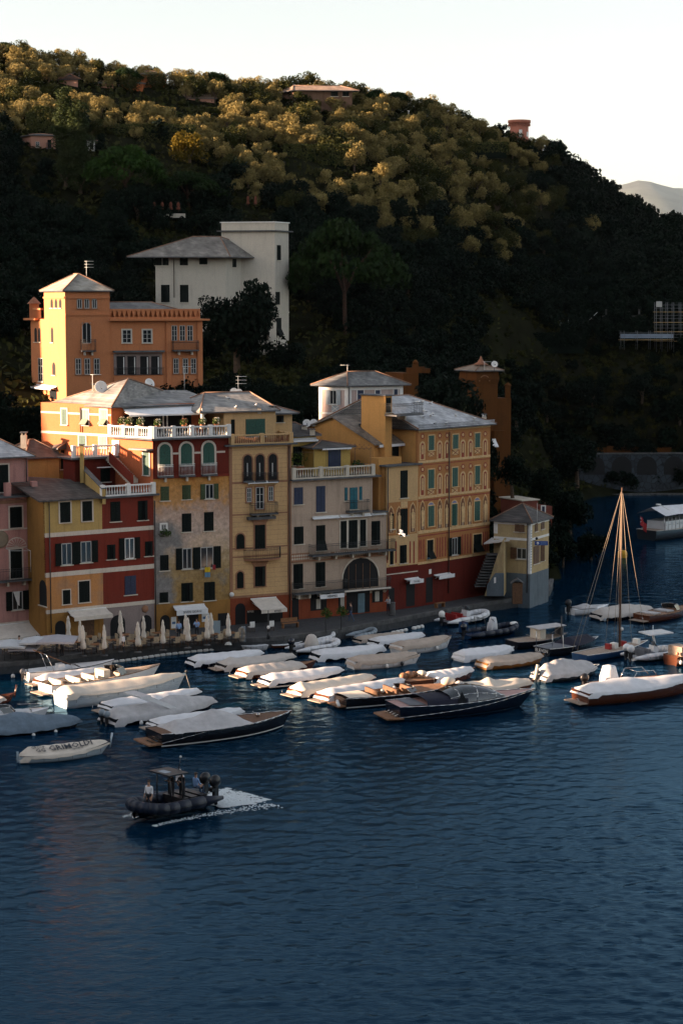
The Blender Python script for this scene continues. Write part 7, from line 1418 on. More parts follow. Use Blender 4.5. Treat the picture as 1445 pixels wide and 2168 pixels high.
for x, m_, sx in ((.42, M_redseat, .25), (.5, M_white, .4), (.66, M_redseat, .2), (.86, M_white, .35)): s = MB(); s.box((h.L*x, -.35, .6), (h.L*x+sx, .2, 1.05), m_); s.build('deck_locker', t)
t, h = boat('dark work launch with flat pale cabin roof and slatted foredeck', (1098, 1376), (1208, 1362), 2.4, .55, H_blk, kind='cabin_launch', deck=M_teakp, stripe=M_greyp); s = MB(); s.prism([(h.L*.40, -.9, 1.45), (h.L*.95, -.7, 1.5), (h.L*.95, .7, 1.5), (h.L*.40, .9, 1.45)], (0, 0, .07), LG)
s.build('cabin_roof', t); s = MB(); s.box((h.L*.45, -.7, .5), (h.L*.55, .7, 1.45), M_vinyl); s.box((h.L*.9, -.55, .5), (h.L*.92, .55, 1.5), M_greyp); s.build('cabin', t)
t, L = rib('navy inflatable with a tall white seat back and blue crate at its stern', (1002, 1356), (1108, 1342), 2.4, M_tuben, .26, hullm=H_blue, eng=(1, H_navy), cov=None); s = MB(); s.lathe((L*.52, 0, .35), [(.5, 0), (.42, .8), (.3, 1.25), (.05, 1.3)], C_white, 6); s.build('seat_cover', t); s = MB(); s.box((-.2, .2, .5), (.35, .8, 1.4), H_blue); s.build('crate', t); s = MB(); s.tube([(L*.3, -.7, .6), (L*.25, -.7, 1.7), (L*.25, .7, 1.7), (L*.3, .7, .6)], .03, M_blkp, 4); s.build('roll_bar', t); s = MB(); s.ball((L*.93, -.1, .85), .3, M_white, (1.4, 1, .6)); s.build('bow_bundle', t)
t, L = rib('pale inflatable with red seats at the foot of the harbour steps', (955, 1327), (1046, 1313), 2.3, M_tubew, .27, seats=M_redseat, eng=(1, M_white))
t, h = boat('small white speedboat with grey tonneau and black outboard', (1218, 1304), (1294, 1296), 2.1, .5, H_white, kind='speedboat', deck=H_white, engine=(1, M_blkp, 1.1), rise=.25); s = MB(); s.grid([[h.pt(u, k, h.z(u)+.05+.35*(1-abs(k))*math.sin(max(0.05, (u-.15)/.45*3.1)), .9) for k in (-1, -.5, 0, .5, 1)] for u in (.15, .25, .35, .45, .6)], LG); s.build('tonneau_cover', t)
t, h = boat('navy boat under a long light grey cover with a red tip, beside the white speedboat', (1272, 1316), (1390, 1306), 2.4, .5, H_navy, cover=BG_, ch=.75, c1=.97, bumps=((.5, .2, .2),), fend=((.05, H_blue and M_tubeg),)); 
t, h = boat('brown varnished runabout with white sun pads at the right edge', (1376, 1320), (1470, 1302), 2.5, .6, H_brown, kind='runabout', platform=True, stripe=M_teak, deck=M_teak); 
for x in (.12, .42): s = MB(); s.box((h.L*x, -.8, .66), (h.L*x+1.0, .8, .78), C_lgrey); s.build('sun_pad', t)
windscreen(t, h.L*.75, .8, .7, .5)
t, h = boat('wooden launch stern with an orange light and white fender at the right edge', (1434, 1412), (1520, 1400), 2.2, .7, H_brown, kind='wooden_launch', deck=M_teak, fend=((.05, M_fend),), stripe=M_teak); s = MB(); s.ball((.2, -.6, 1.0), .15, M_orf); s.build('lamp', t); s = MB(); s.box((.5, -.8, .7), (1.6, .8, 1.5), M_teakp); s.build('cabin', t)
# --- large yacht upper right with ensign
t, h = boat('dark yacht stern with a white awning and a red ensign, moored beyond the buoy', (1392, 1146), (1560, 1120), 4.2, 1.1, H_dgrey, kind='moored_yacht', deck=M_teakp, tr=.7, rise=.2, rub=M_white); s = MB()
rows = [[(h.L*u, k*2.2, 3.0+.9*(1-abs(k))+.35*math.sin(u*9)*.3) for k in (-1, -.5, 0, .5, 1)] for u in (.05, .2, .4, .6, .8)]; s.grid(rows, C_white); s.build('deck_awning', t)
s = MB(); s.box((h.L*.12, -1.4, 1.1), (h.L*.8, 1.4, 2.2), H_white); s.build('deckhouse', t); s = MB()
for k in range(7): s.bar((h.L*.06+k*.8, -1.9, 1.2), (h.L*.06+k*.8, -1.9, 3.0), .03, M_chrome, 4); s.ball((h.L*.06+k*.8+.4, -1.92, 1.9), .1, M_white, n=6, m=4)
s.build('awning_stanchions', t); s = MB(); s.bar((-.3, 0, 1.1), (-1.3, 0, 3.1), .03, M_wood, 5); fs_ = s.build('flag_staff', t)
s = MB(); fl = [[(-1.3+.25*j+.06*math.sin(j*1.5), -.12*math.sin(j*1.3), 3.05-.36*j*.6-i*.36) for j in range(6)] for i in range(4)]; s.grid(fl, mat('ensign_red', (.35, .015, .02), .8, var=.1)); fo = s.build('ensign', t)
s = MB(); cj = [(fl[0][0][0]+dx, fl[0][0][1]-.02, fl[0][0][2]-dz-.2) for dx, dz in ((0, 0), (.55, .25), (.55, .75), (0, .5))]; s.prism(cj, (0, .012, 0), H_navy); s.bar(cj[0], cj[2], .04, M_white, 4); s.bar(cj[1], cj[3], .04, M_white, 4); s.build('ensign_canton', t)
s = MB(); s.bar((h.L*.15, -1.5, 3.6), (h.L*.04, -1.5, 4.4), .05, M_white, 5); s.bar((h.L*.04, -1.5, 4.4), (-.1, -1.5, 4.5), .12, M_white, 6); s.build('davit_light', t)
# buoy, moorings
b = G(1316, 1180); t = thing('mooring_buoy', 'big yellow mooring buoy afloat behind the tall mast', 'buoy', b); M_buoy = mat('buoy_yellow', (.55, .30, .01), .6, var=.15, scale=2); s = MB(); s.lathe(b-Vector((0, 0, .3)), [(.45, 0), (.55, .3), (.58, .7), (.5, 1.0), (.3, 1.12), (.02, 1.15)], M_buoy, 14); s.build('float', t); s = MB(); s.lathe(b+Vector((0, 0, .82)), [(.05, 0), (.05, .12), (.12, .16), (.02, .2)], M_iron, 8); s.build('ring', t)
def boom(label, pts_px, n, r, L_, grp, col=None):
    t = thing('floating_boom', label, 'boom', G(*pts_px[0]), grp); P_ = [G(*q) for q in pts_px]
    segs = [(P_[i], P_[i+1]) for i in range(len(P_)-1)]; tot = sum((b_-a_).length for a_, b_ in segs)
    for k in range(n):
        d_ = tot*(k+.5)/n; 
        for a_, b_ in segs:
            l_ = (b_-a_).length
            if d_ <= l_: c_ = a_.lerp(b_, d_/l_); u_ = (b_-a_).normalized(); break
            d_ -= l_
        m = MB(); hl = tot/n*L_/2; ax = u_; m.lathe(c_-ax*hl+Vector((0, 0, .08)), [(r*.3, 0), (r*.9, .04), (r, .12), (r, 2*hl-.12), (r*.9, 2*hl-.04), (r*.3, 2*hl)], col or M_fend, 8, ax); m.build('float', t)
    m = MB()
    for a_, b_ in segs: m.bar(a_+Vector((0, 0, .08)), b_+Vector((0, 0, .08)), .02, M_rope, 4)
    m.build('line', t)
boom('string of white cylindrical floats running along below the café quay', [(172, 1412), (260, 1401), (350, 1388), (455, 1377)], 22, .13, .9, 'floating booms')
boom('short string of four white floats near the tan quayside dinghy', [(828, 1342), (862, 1335)], 4, .16, .75, 'floating booms')
boom('three pale round floats on a line off the red shop fronts', [(872, 1333), (896, 1328)], 3, .2, .7, 'floating booms')
for i, (x, y, lb, m_) in enumerate(((28, 1435, 'lone white round mooring float in dark water at the far left', M_fend), (442, 1368, 'white upright fender hanging at the café quay corner', M_fend), (454, 1372, 'small round white float beside the upright fender', M_fend), (773, 1374, 'pale flat mooring float between the covered boats', M_fend), (973, 1391, 'faded red mooring float beside the crisp white covered boat', M_orf), (1315, 1335, 'slim white mooring float behind the blue sailing boat', M_fend), (420, 1795, 'tiny white stick float trailing the grey tender', M_fend))):
    if y > 1500: continue
    p_ = G(x, y); t = thing('mooring_float', lb, 'float', p_, 'small mooring floats'); s = MB(); s.lathe(p_-Vector((0, 0, .06)), [(.05, 0), (.15, .08), (.17, .2), (.12, .32), (.03, .36)], m_, 9); s.build('body', t); s = MB(); s.bar(p_+Vector((0, 0, .28)), p_+Vector((0, 0, .4)), .02, M_rope, 4); s.build('eye', t)
# mooring post with line
p_ = G(1187, 1368); t = thing('mooring_pole', 'slim grey pole standing in the water with a sagging mooring line', 'pole', p_); s = MB(); s.bar(p_-Vector((0, 0, 1)), p_+Vector((0, 0, 2.6)), .05, M_pipe, 6); s.build('pole', t)
a_ = p_+Vector((0, 0, 1.7)); b_ = P(1112, 1343, G(1112, 1352).y); s = MB(); s.tube([a_.lerp(b_, k/10)-Vector((0, 0, .5*math.sin(math.pi*k/10))) for k in range(11)], .02, M_rope, 4); s.build('line', t)
# ================= people =================
def person(label, loc, rz, pose='stand', shirt=None, trousers=None, skin=None, hair=None, h=1.72, grp=None, name='person'):
    """one continuous skinned body; joints at pelvis, spine, neck, head, arms and legs"""
    sh = shirt or M_white; tr = trousers or M_text; sk = skin or M_skin; s = h/1.72
    J = {'pelvis': (0, 0, .95, .13), 'belly': (0, 0, 1.08, .125), 'chest': (0, .01, 1.28, .15), 'neck': (0, .0, 1.46, .055), 'head0': (0, .02, 1.55, .075), 'head1': (0, .02, 1.66, .085)}
    E = [('pelvis', 'belly'), ('belly', 'chest'), ('chest', 'neck'), ('neck', 'head0'), ('head0', 'head1')]
    for sg, n in ((1, 'l'), (-1, 'r')):
        J['sho'+n] = (.19*sg, 0, 1.38, .06); E.append(('chest', 'sho'+n)); J['hip'+n] = (.10*sg, 0, .90, .10); E.append(('pelvis', 'hip'+n))
        if pose == 'stand': A = ((.24, .02, 1.12, .042), (.25, .10, .88, .033), (.25, .13, .80, .036), (.25, .15, .72, .018)); Lg = ((.12, .02, .48, .06), (.12, -.02, .09, .04), (.12, .12, .035, .035))
        elif pose == 'walk': f = sg; A = ((.23, -.06*f, 1.13, .042), (.22, .10-.1*f, .92, .033), (.22, .14-.12*f, .84, .036), (.22, .16-.12*f, .78, .018)); Lg = ((.11, .18*f, .50, .06), (.11, .28*f-.1, .10, .04), (.11, .28*f+.04, .04, .035))
        elif pose == 'sit': A = ((.24, .08, 1.14, .042), (.20, .30, 1.02, .033), (.17, .37, 1.0, .036), (.15, .43, .98, .018)); Lg = ((.13, .42, .92, .065), (.13, .46, .50, .042), (.13, .60, .46, .035))
        else: A = ((.24, .12, 1.16, .042), (.16, .34, 1.22, .033), (.14, .40, 1.26, .036), (.12, .45, 1.28, .018)); Lg = ((.12, .02, .48, .06), (.12, -.02, .09, .04), (.12, .12, .035, .035))
        prev = 'sho'+n
        for k, (x, y, z, r) in enumerate(A): J['a%d' % k+n] = (x*sg, y, z, r); E.append((prev, 'a%d' % k+n)); prev = 'a%d' % k+n
        prev = 'hip'+n
        for k, (x, y, z, r) in enumerate(Lg): J['g%d' % k+n] = (x*sg, y, z, r); E.append((prev, 'g%d' % k+n)); prev = 'g%d' % k+n
    if pose == 'sit': J = {k: (v[0], v[1], v[2]-.48, v[3]) for k, v in J.items()}
    ks = list(J); me = bpy.data.meshes.new('body'); me.from_pydata([J[k][:3] for k in ks], [(ks.index(a), ks.index(b)) for a, b in E], [])
    o = bpy.data.objects.new('tmp', me); COL.objects.link(o); md = o.modifiers.new('skin', 'SKIN'); sv = me.skin_vertices[0].data
    for i, k in enumerate(ks): r = J[k][3]; sv[i].radius = (r*(1.25 if k in ('chest', 'belly', 'pelvis') else 1), r); sv[i].use_root = (k == 'pelvis')
    md.use_smooth_shade = True; o.modifiers.new('sub', 'SUBSURF').levels = 1; bpy.context.view_layer.update()
    bm = bpy.data.meshes.new_from_object(o.evaluated_get(bpy.context.evaluated_depsgraph_get())); bpy.data.objects.remove(o)
    bm.materials.clear(); [bm.materials.append(m_) for m_ in (sk, sh, tr)]; off = -.48 if pose == 'sit' else 0
    for p_ in bm.polygons:
        c = p_.center; z = c.z-off; near = min(ks, key=lambda k: (Vector(J[k][:3])-c).length)
        p_.material_index = 2 if near[:2] in ('hi', 'g0', 'g1', 'g2', 'pe') else (1 if near[:2] in ('be', 'ch', 'sh', 'a0') else 0); p_.use_smooth = True
    t = thing(name, label, 'person', loc, grp, True, rz); t.scale = (s, s, s); b = bpy.data.objects.new('body', bm); COL.objects.link(b); b.parent = t
    hd = J['head1']; m = MB(); m.ball((hd[0], hd[1]-.02, hd[2]+.03), .098, hair or M_text, (1, 1.08, .85), 9, 6); m.build('hair', t, off=(0, 0, 0))
    m = MB(); m.bar((hd[0], hd[1]+.085, hd[2]-.01), (hd[0], hd[1]+.115, hd[2]-.035), .016, sk, 5); m.build('nose', t, off=(0, 0, 0)); return t
M_skin = mat('skin', (.42, .24, .16), .6, var=0); M_shb2 = mat('light_blue_shirt', (.24, .38, .62), .8, var=0); M_shw = mat('white_shirt', (.75, .75, .77), .8, var=0); M_dk = mat('dark_clothes', (.02, .02, .024), .8, var=0); M_hairb = mat('brown_hair', (.05, .03, .02), .8, var=0); M_hairg = mat('grey_hair', (.4, .38, .36), .8, var=0); M_jean = mat('denim', (.05, .08, .14), .8, var=0)
# ================= tender under way, with people =================
a = G(466, 1712); b = G(300, 1753); d = (b-a); Lr = d.length+.6; rzr = math.atan2(d.y, d.x)
t, L = rib('long dark inflatable tender under way with people aboard and a T-top', (464, 1714), (304, 1753), 2.9, M_tuben, .34, hullm=H_navy, console=False, eng=None, kind='passenger_tender', grp='inflatable boats')
root = t; root.location.z = .25
for y in (-.45, .45): outboard(t, -.35, y, M_blkp, 1.2)
s = MB()
for x in (L*.40, L*.55):
    for y in (-.65, .65): s.bar((x, y, .35), (x*1.0+.05, y*.9, 2.15), .04, M_blkp, 5)
s.prism([(L*.36, -.9, 2.15), (L*.62, -.9, 2.2), (L*.62, .9, 2.2), (L*.36, .9, 2.15)], (0, 0, .08), M_blkp); s.build('t_top', t)
s = MB(); s.prism([(L*.5, -.4, 2.25), (L*.58, -.4, 2.25), (L*.58, .3, 2.25), (L*.5, .3, 2.25)], (0, 0, .03), M_tubeg); s.build('roof_hatch', t); s = MB(); s.bar((L*.36, 0, 2.2), (L*.33, 0, 2.9), .03, M_blkp); s.ball((L*.33, 0, 2.95), .07, M_white, n=6, m=4); s.build('light_mast', t)
for x in (.12, .24, .36): s = MB(); s.box((L*x, -.9, .33), (L*x+.45, .9, .75), M_blkp); s.build('bench', t)
s = MB(); s.tube([(L*.93, -.3, .15), (L*.95, 0, -.05), (L*.93, .3, .15)], .05, M_chrome, 5); s.build('bow_eye', t)
Mr = Matrix.Translation(root.location) @ Matrix.Rotation(root.rotation_euler.z, 4, 'Z')
def onboard(x, y, z, rz, **k):
    p_ = Mr @ Vector((x, y, z)); return person(loc=p_, rz=root.rotation_euler.z+rz, grp='people aboard the dark tender', **k)
s_cam = 1 if True else -1
# camera side of this boat is local +y (bow points left)
onboard(L*.80, .35, .36, -1.2, label='man in a white T-shirt standing at the bow of the dark tender', shirt=M_shw, trousers=M_dk, hair=M_hairb)
onboard(L*.235, .70, .80, 1.6, label='man in a light blue shirt sitting at the stern of the dark tender', pose='sit', shirt=M_shb2, trousers=M_jean, hair=M_hairb)
onboard(L*.33, .1, .36, -1.4, label='passenger in dark clothes standing beside the blue shirted man', pose='reach', shirt=M_dk, trousers=M_dk, hair=M_hairb)
onboard(L*.40, -.35, .36, -1.5, label='skipper in dark clothes standing at the tender console', pose='reach', shirt=M_dk, trousers=M_dk, hair=M_hairb)
onboard(L*.27, -.5, .80, -.4, label='passenger with white collar sitting in front of the outboards', pose='sit', shirt=M_shw, trousers=M_dk, hair=M_hairg)
# wake : churned foam astern with two spreading arms
M_foam = bpy.data.materials.new('sea_foam'); M_foam.use_nodes = True; n = M_foam.node_tree; bs = n.nodes['Principled BSDF']; bs.inputs['Base Color'].default_value = (.62, .68, .70, 1); bs.inputs['Roughness'].default_value = .6
g_ = nd(n, 'ShaderNodeNewGeometry'); nz = nd(n, 'ShaderNodeTexNoise', Scale=3.0, Detail=7.0, Roughness=.75); n.links.new(g_.outputs['Position'], nz.inputs['Vector']); bp = nd(n, 'ShaderNodeBump', Strength=1.0, Distance=.12); n.links.new(nz.outputs['Fac'], bp.inputs['Height']); n.links.new(bp.outputs[0], bs.inputs['Normal'])
s = MB(); rs = random.Random(4)
for k in range(2600):
    u = rs.random()**1.15; x = -.4-u*3.1; wd = .85+.9*u; 
    y = rs.gauss(0, 1)*wd*.45 if rs.random() < .6 else (wd*(1 if rs.random() < .5 else -1)+rs.gauss(0, .12)); 
    if rs.random() < u*.55: continue
    r = rs.uniform(.03, .16)*(1.15-.5*u); a_ = rs.uniform(0, 6.28); p_ = Mr @ Vector((x, y-(.25*u*u), 0)); p_.z = .015+rs.uniform(0, .06)*(1-u)
    s.add([(p_.x+r*1.6*math.cos(a_+i*1.257)*rs.uniform(.7, 1.2), p_.y+r*math.sin(a_+i*1.257)*rs.uniform(.7, 1.2), p_.z) for i in range(5)]+[(p_.x, p_.y, p_.z+r*.5)], [[i, (i+1) % 5, 5] for i in range(5)], M_foam)
for side in (1, -1):
    for k in range(420): u = rs.random(); p_ = Mr @ Vector((L*.9-u*L*1.45, side*(1.35+rs.gauss(0, .10+.25*u)+1.3*u*u), 0)); r = rs.uniform(.02, .06); s.add([(p_.x-r*1.5, p_.y, .012), (p_.x, p_.y-r, .012), (p_.x+r*1.5, p_.y, .012), (p_.x, p_.y+r, .03)], [[0, 1, 2, 3]], M_foam)
s.build('wake_foam', kind='stuff')
# ================= quay life =================
UMB = [(145, 1352), (170, 1361), (176, 1373), (221, 1372), (255, 1340), (258, 1364), (292, 1365), (304, 1352), (345, 1361), (393, 1347), (398, 1356), (438, 1350), (447, 1345), (483, 1346)]
LB = ['folded cream parasol by the arched mustard doorway', 'folded beige parasol before the brown café door', 'folded white parasol just right of the open white canopy', 'folded white parasol alone before the mustard wall corner', 'folded beige parasol standing inside the grey arch', 'folded white parasol in front of the grey arch', 'slim folded white parasol left of the second grey arch', 'thick folded cream parasol before the second grey arch', 'folded white parasol before the weathered house doorway', 'taller folded cream parasol under the lettered awning', 'folded white parasol overlapping the taller cream one', 'folded pale parasol by the menu board', 'drooping folded parasol beside the glass screen', 'folded white parasol by the last café doorway']
def ground_umb(x, yb, lb):   # yb = seen bottom of the cloth about 0.75 m above the pavement
    p_ = G(x, yb, Z0+.65); closed_umb_at(Vector((p_.x, p_.y, Z0)), 2.55, M_umw, lb, 'folded café parasols')
def closed_umb_at(p, h, col, label, grp):
    t = thing('closed_parasol', label, 'parasol', p, grp); s = MB(); s.bar(p, p+Vector((0, 0, h)), .03, M_wood, 5); s.build('pole', t); s = MB(); s.lathe(p, [(.3, 0), (.3, .08), (.05, .1)], M_conc, 8); s.build('base', t)
    k = MB(); z0 = h*.24; H = h*.76; sc = random.uniform(.9, 1.15); k.lathe(p+Vector((0, 0, z0)), [(.16*sc, 0), (.22*sc, H*.05), (.19*sc, H*.2), (.12*sc, H*.38), (.17*sc, H*.5), (.15*sc, H*.68), (.09*sc, H*.82), (.11*sc, H*.85), (.03, H)], col, 10)
    for i, v_ in enumerate(k.v): f = 1.15 if i % 2 else .8; k.v[i] = (p.x+(v_[0]-p.x)*f, p.y+(v_[1]-p.y)*f, v_[2])
    k.build('folded_cloth', t)
for (x, y), lb in zip(UMB, LB): ground_umb(x, y, lb)
def open_umb(x, y, r, lb, m_):
    p = P(x, y, 147.5); hz = p.z-Z0-2.5; p = Vector((p.x, p.y, Z0)); t = thing('open_parasol', lb, 'parasol', p, 'open white parasols'); s = MB(); s.bar(p, p+Vector((0, 0, 2.9+hz)), .03, M_iron, 5); s.build('pole', t)
    cs = [(math.cos(math.pi/4+i*math.pi/2)*r*1.3, math.sin(math.pi/4+i*math.pi/2)*r*1.3) for i in range(4)]; vs = [(p.x, p.y, p.z+2.85+hz)]; 
    for i in range(4): 
        a_, b_ = cs[i], cs[(i+1) % 4]
        for f in (0, .5): vs.append((p.x+a_[0]+(b_[0]-a_[0])*f, p.y+a_[1]+(b_[1]-a_[1])*f, p.z+2.45+hz+(.05 if f else 0)))
    s = MB(); s.add(vs, [[0, 1+i, 1+(i+1) % 8] for i in range(8)], m_); n_ = len(vs); s.add(vs[1:]+[(v[0], v[1], v[2]-.15) for v in vs[1:]], [[i, (i+1) % 8, 8+(i+1) % 8, 8+i] for i in range(8)], m_); s.build('canopy', t)
M_umo2 = mat('parasol_white', (.50, .52, .54), .9, var=.05); M_uml = mat('parasol_lilac_white', (.38, .37, .40), .9, var=.05)
open_umb(22, 1362, 1.5, 'open white parasol in the near corner at the left edge', M_umo2); open_umb(78, 1355, 1.3, 'second open white parasol, overlapping the lilac one', M_umo2); open_umb(122, 1352, 1.6, 'open lilac white parasol right of the other open ones', M_uml); open_umb(52, 1369, 1.2, 'low grey lilac parasol half hidden behind the left ones', M_uml)
M_chair = mat('cane_chair', (.42, .33, .22), .8, var=.15, scale=6); M_tab = mat('wooden_table', (.26, .12, .05), .6, var=.2, scale=6)
def chair(p, rz, lb, m_=None, grp='café chairs on the quay'):
    m_ = m_ or M_chair; t = thing('cafe_chair', lb, 'chair', p, grp, True, rz)
    s = MB(); s.box((-.22, -.22, .42), (.22, .22, .47), m_); s.build('seat', t); s = MB(); s.box((-.22, .18, .5), (.22, .23, .92), m_); s.build('backrest', t)
    for x, y in ((-.2, -.2), (.2, -.2), (-.2, .2), (.2, .2)): s = MB(); s.bar((x, y, 0), (x, y, .44 if y < 0 else .9), .02, M_wood, 4); s.build('leg', t)
    return t
def table(p, rz, lb, grp='café tables on the quay'):
    t = thing('cafe_table', lb, 'table', p, grp, True, rz); s = MB(); s.box((-.4, -.4, .72), (.4, .4, .76), M_tab); s.build('table_top', t); s = MB(); s.bar((0, 0, 0), (0, 0, .72), .04, M_iron, 5); s.box((-.22, -.22, 0), (.22, .22, .04), M_iron); s.build('pedestal', t); return t
TB = [(30, 1385), (75, 1383), (120, 1380), (165, 1378), (205, 1383), (240, 1374), (285, 1376), (320, 1368), (365, 1368), (410, 1364), (455, 1361), (490, 1358), (190, 1366), (268, 1362), (335, 1358)]
proto = table(Vector((0, 0, -50)), 0, 'x'); pc = chair(Vector((0, 0, -50)), 0, 'x'); first = True; firstc = True
where = ['under the left edge parasols', 'beneath the open parasols', 'below the lilac parasol', 'beside the folded beige pair', 'at the mustard corner', 'before the grey arch', 'near the second grey arch', 'between the grey arches and weathered house', 'before the weathered doorway', 'under the lettered awning', 'by the menu board', 'by the last café doorway', 'close to the brown café door', 'inside row by the first grey arch', 'inside row by the second grey arch']
for i, (x, y) in enumerate(TB):
    p_ = G(x, y, Z0); tb = proto if first else copy_tree(proto); first = False; tb.location = p_; tb.rotation_euler.z = .6; tb['label'] = 'square wooden café table '+where[i]
    for k in range(4):
        a_ = .6+k*math.pi/2; c_ = pc if firstc else copy_tree(pc); firstc = False; c_.location = p_+Vector((math.cos(a_)*.72, math.sin(a_)*.72, 0)); c_.rotation_euler.z = a_-math.pi/2+random.uniform(-.15, .15); c_['label'] = 'café chair on the '+('harbour', 'palazzo', 'house', 'west')[(k+2)%4]+' side of the table '+where[i]; c_['group'] = 'café chairs '+where[i]
# chairs in front of the boutique, bench
for x, y, lb in ((532, 1338, 'white-backed folding chair left of the boutique lamp post'), (573, 1336, 'white-backed director chair under the boutique awning')):
    chair(G(x, y, Z0), .5+math.pi, lb, M_white, 'boutique chairs')
p_ = G(614, 1329, Z0); t = thing('wooden_bench', 'low brown wooden bench against the brick red wall', 'bench', p_, None, True, .5); s = MB(); s.box((-.8, -.2, .4), (.8, .2, .45), M_tab); s.build('seat', t); s = MB(); s.box((-.8, .18, .5), (.8, .22, .85), M_tab); s.build('backrest', t)
for x in (-.7, .7): s = MB(); s.box((x-.04, -.18, 0), (x+.04, .18, .4), M_tab); s.build('leg', t)
p_ = G(930, 1286, Z0); t = thing('wooden_bench', 'small wooden bench beside the palazzo drainpipe', 'bench', p_, None, True, .8); s = MB(); s.box((-.6, -.2, .4), (.6, .2, .45), M_tab); s.build('seat', t)
for x in (-.5, .5): s = MB(); s.box((x-.04, -.18, 0), (x+.04, .18, .4), M_tab); s.build('leg', t)
# lamp posts and posts with plants
def lamp(x, y, ytop, lb):
    p_ = G(x, y, Z0); zt = P(x, ytop, p_.y).z; t = thing('street_lamp', lb, 'street lamp', p_, 'quay lamp posts'); s = MB(); s.bar(p_, Vector((p_.x, p_.y, zt)), .05, M_iron, 6, .035); s.lathe(p_, [(.16, 0), (.12, .4), (.05, .6)], M_iron, 8); s.build('post', t)
    s = MB(); s.lathe(Vector((p_.x, p_.y, zt-1.6)), [(.06, 0), (.13, .08), (.13, .22), (.04, .3)], M_white, 8); s.build('globe', t); return t
lamp(568, 1353, 1292, 'slim iron lamp post in front of the boutique awning')
for x, y, yt, lb in ((689, 1338, 1294, 'thin iron post with a leafy hanging basket before the beige house'), (722, 1333, 1290, 'second thin post with a flower basket, nearer the glass door')):
    p_ = G(x, y, Z0); zt = P(x, yt, p_.y).z; t = thing('basket_post', lb, 'post', p_, 'posts with hanging baskets'); s = MB(); s.bar(p_, Vector((p_.x, p_.y, zt)), .04, M_iron, 5); s.build('post', t); me = quads_mesh('basket_leaves', leaf_cloud([(p_.x, p_.y, zt-.2, .45), (p_.x+.25, p_.y, zt-.3, .3)], 160, .10, 3), M_leafp); o = bpy.data.objects.new('basket_leaves', me); COL.objects.link(o); me.transform(Matrix.Translation(-p_)); o.parent = t
p_ = G(831, 1303, Z0); t = thing('stone_bollard', 'pale round stone plinth on the pavement before the golden house', 'plinth', p_); s = MB(); s.lathe(p_, [(.28, 0), (.25, .1), (.22, 1.1), (.26, 1.2), (.02, 1.22)], M_conc, 10); s.build('shaft', t)
person('passer-by in a pale grey top leaning at the stone plinth', G(829, 1302, Z0)+Vector((-.3, .25, 0)), 2.4, 'reach', mat('grey_top', (.35, .36, .38), .8, var=0), M_dk, hair=M_hairb)
person('pedestrian in dark top and white shoes walking past the beige house', G(742, 1316, Z0), 1.2, 'walk', M_dk, M_jean, hair=M_hairb)
person('waiter in a light blue shirt leaning beside the café door', G(417, 1352, Z0), 2.9, 'reach', M_shb2, M_dk, hair=M_hairb)
person('woman in a white blouse standing at the café quay edge', G(262, 1384, Z0), 2.0, 'stand', M_shw, M_dk, hair=M_hairb)
person('café guest in a blue shirt near the menu board', G(379, 1356, Z0), .5, 'stand', M_shb2, M_dk, hair=M_hairb)
person('café guest in white seated under the open parasols', G(42, 1391, Z0)+Vector((0, 0, .47)), 2.5, 'sit', M_shw, M_dk, hair=M_hairb)
person('café guest in a grey top standing at the chain rail', G(132, 1390, Z0), 1.0, 'stand', M_shw, M_dk, hair=M_hairg)
# chain rail along the café edge
t = thing('chain_rail', 'row of short iron posts with drooping chain along the café quay', 'railing', G(60, 1400, Z0)); cp = [G(x, y, Z0) for x, y in ((10, 1399), (60, 1394), (120, 1389), (180, 1386), (240, 1379), (300, 1375), (360, 1371), (420, 1366), (470, 1361))]
for q in cp: s = MB(); s.bar(q, q+Vector((0, 0, .85)), .035, M_iron, 5); s.ball(q+Vector((0, 0, .88)), .05, M_iron, n=6, m=4); s.build('post', t)
s = MB()
for a_, b_ in zip(cp[:-1], cp[1:]): s.tube([a_.lerp(b_, k/8)+Vector((0, 0, .8-.35*math.sin(math.pi*k/8))) for k in range(9)], .018, M_rope, 4)
s.build('chain', t)
p_ = G(512, 1359, Z0); t = thing('hose_reel', 'coil of pale rope and hoses hung on a blue grey stand', 'rope coil', p_); s = MB(); s.box((p_.x-.05, p_.y, p_.z), (p_.x+.3, p_.y+.15, p_.z+1.3), M_tubeg); s.build('stand', t); s = MB()
for k in range(5): s.tube([(p_.x-.12+.05*k+.2*math.sin(i*.785), p_.y-.1-.03*k, p_.z+.65+.6*math.cos(i*.785)) for i in range(9)], .025, M_rope, 5)
s.build('rope_loops', t)
p_ = G(483, 1366, Z0)
t = thing('rope_coil', 'loose coil of white rope lying at the quay edge by the last parasol', 'rope coil', p_); s = MB()
for k in range(4): s.tube([(p_.x+(.28-.04*k)*math.cos(i*.6), p_.y+(.28-.04*k)*math.sin(i*.6), p_.z+.06+.05*k+.03*math.sin(i)) for i in range(12)], .03, M_fend, 5)
s.build('loops', t)
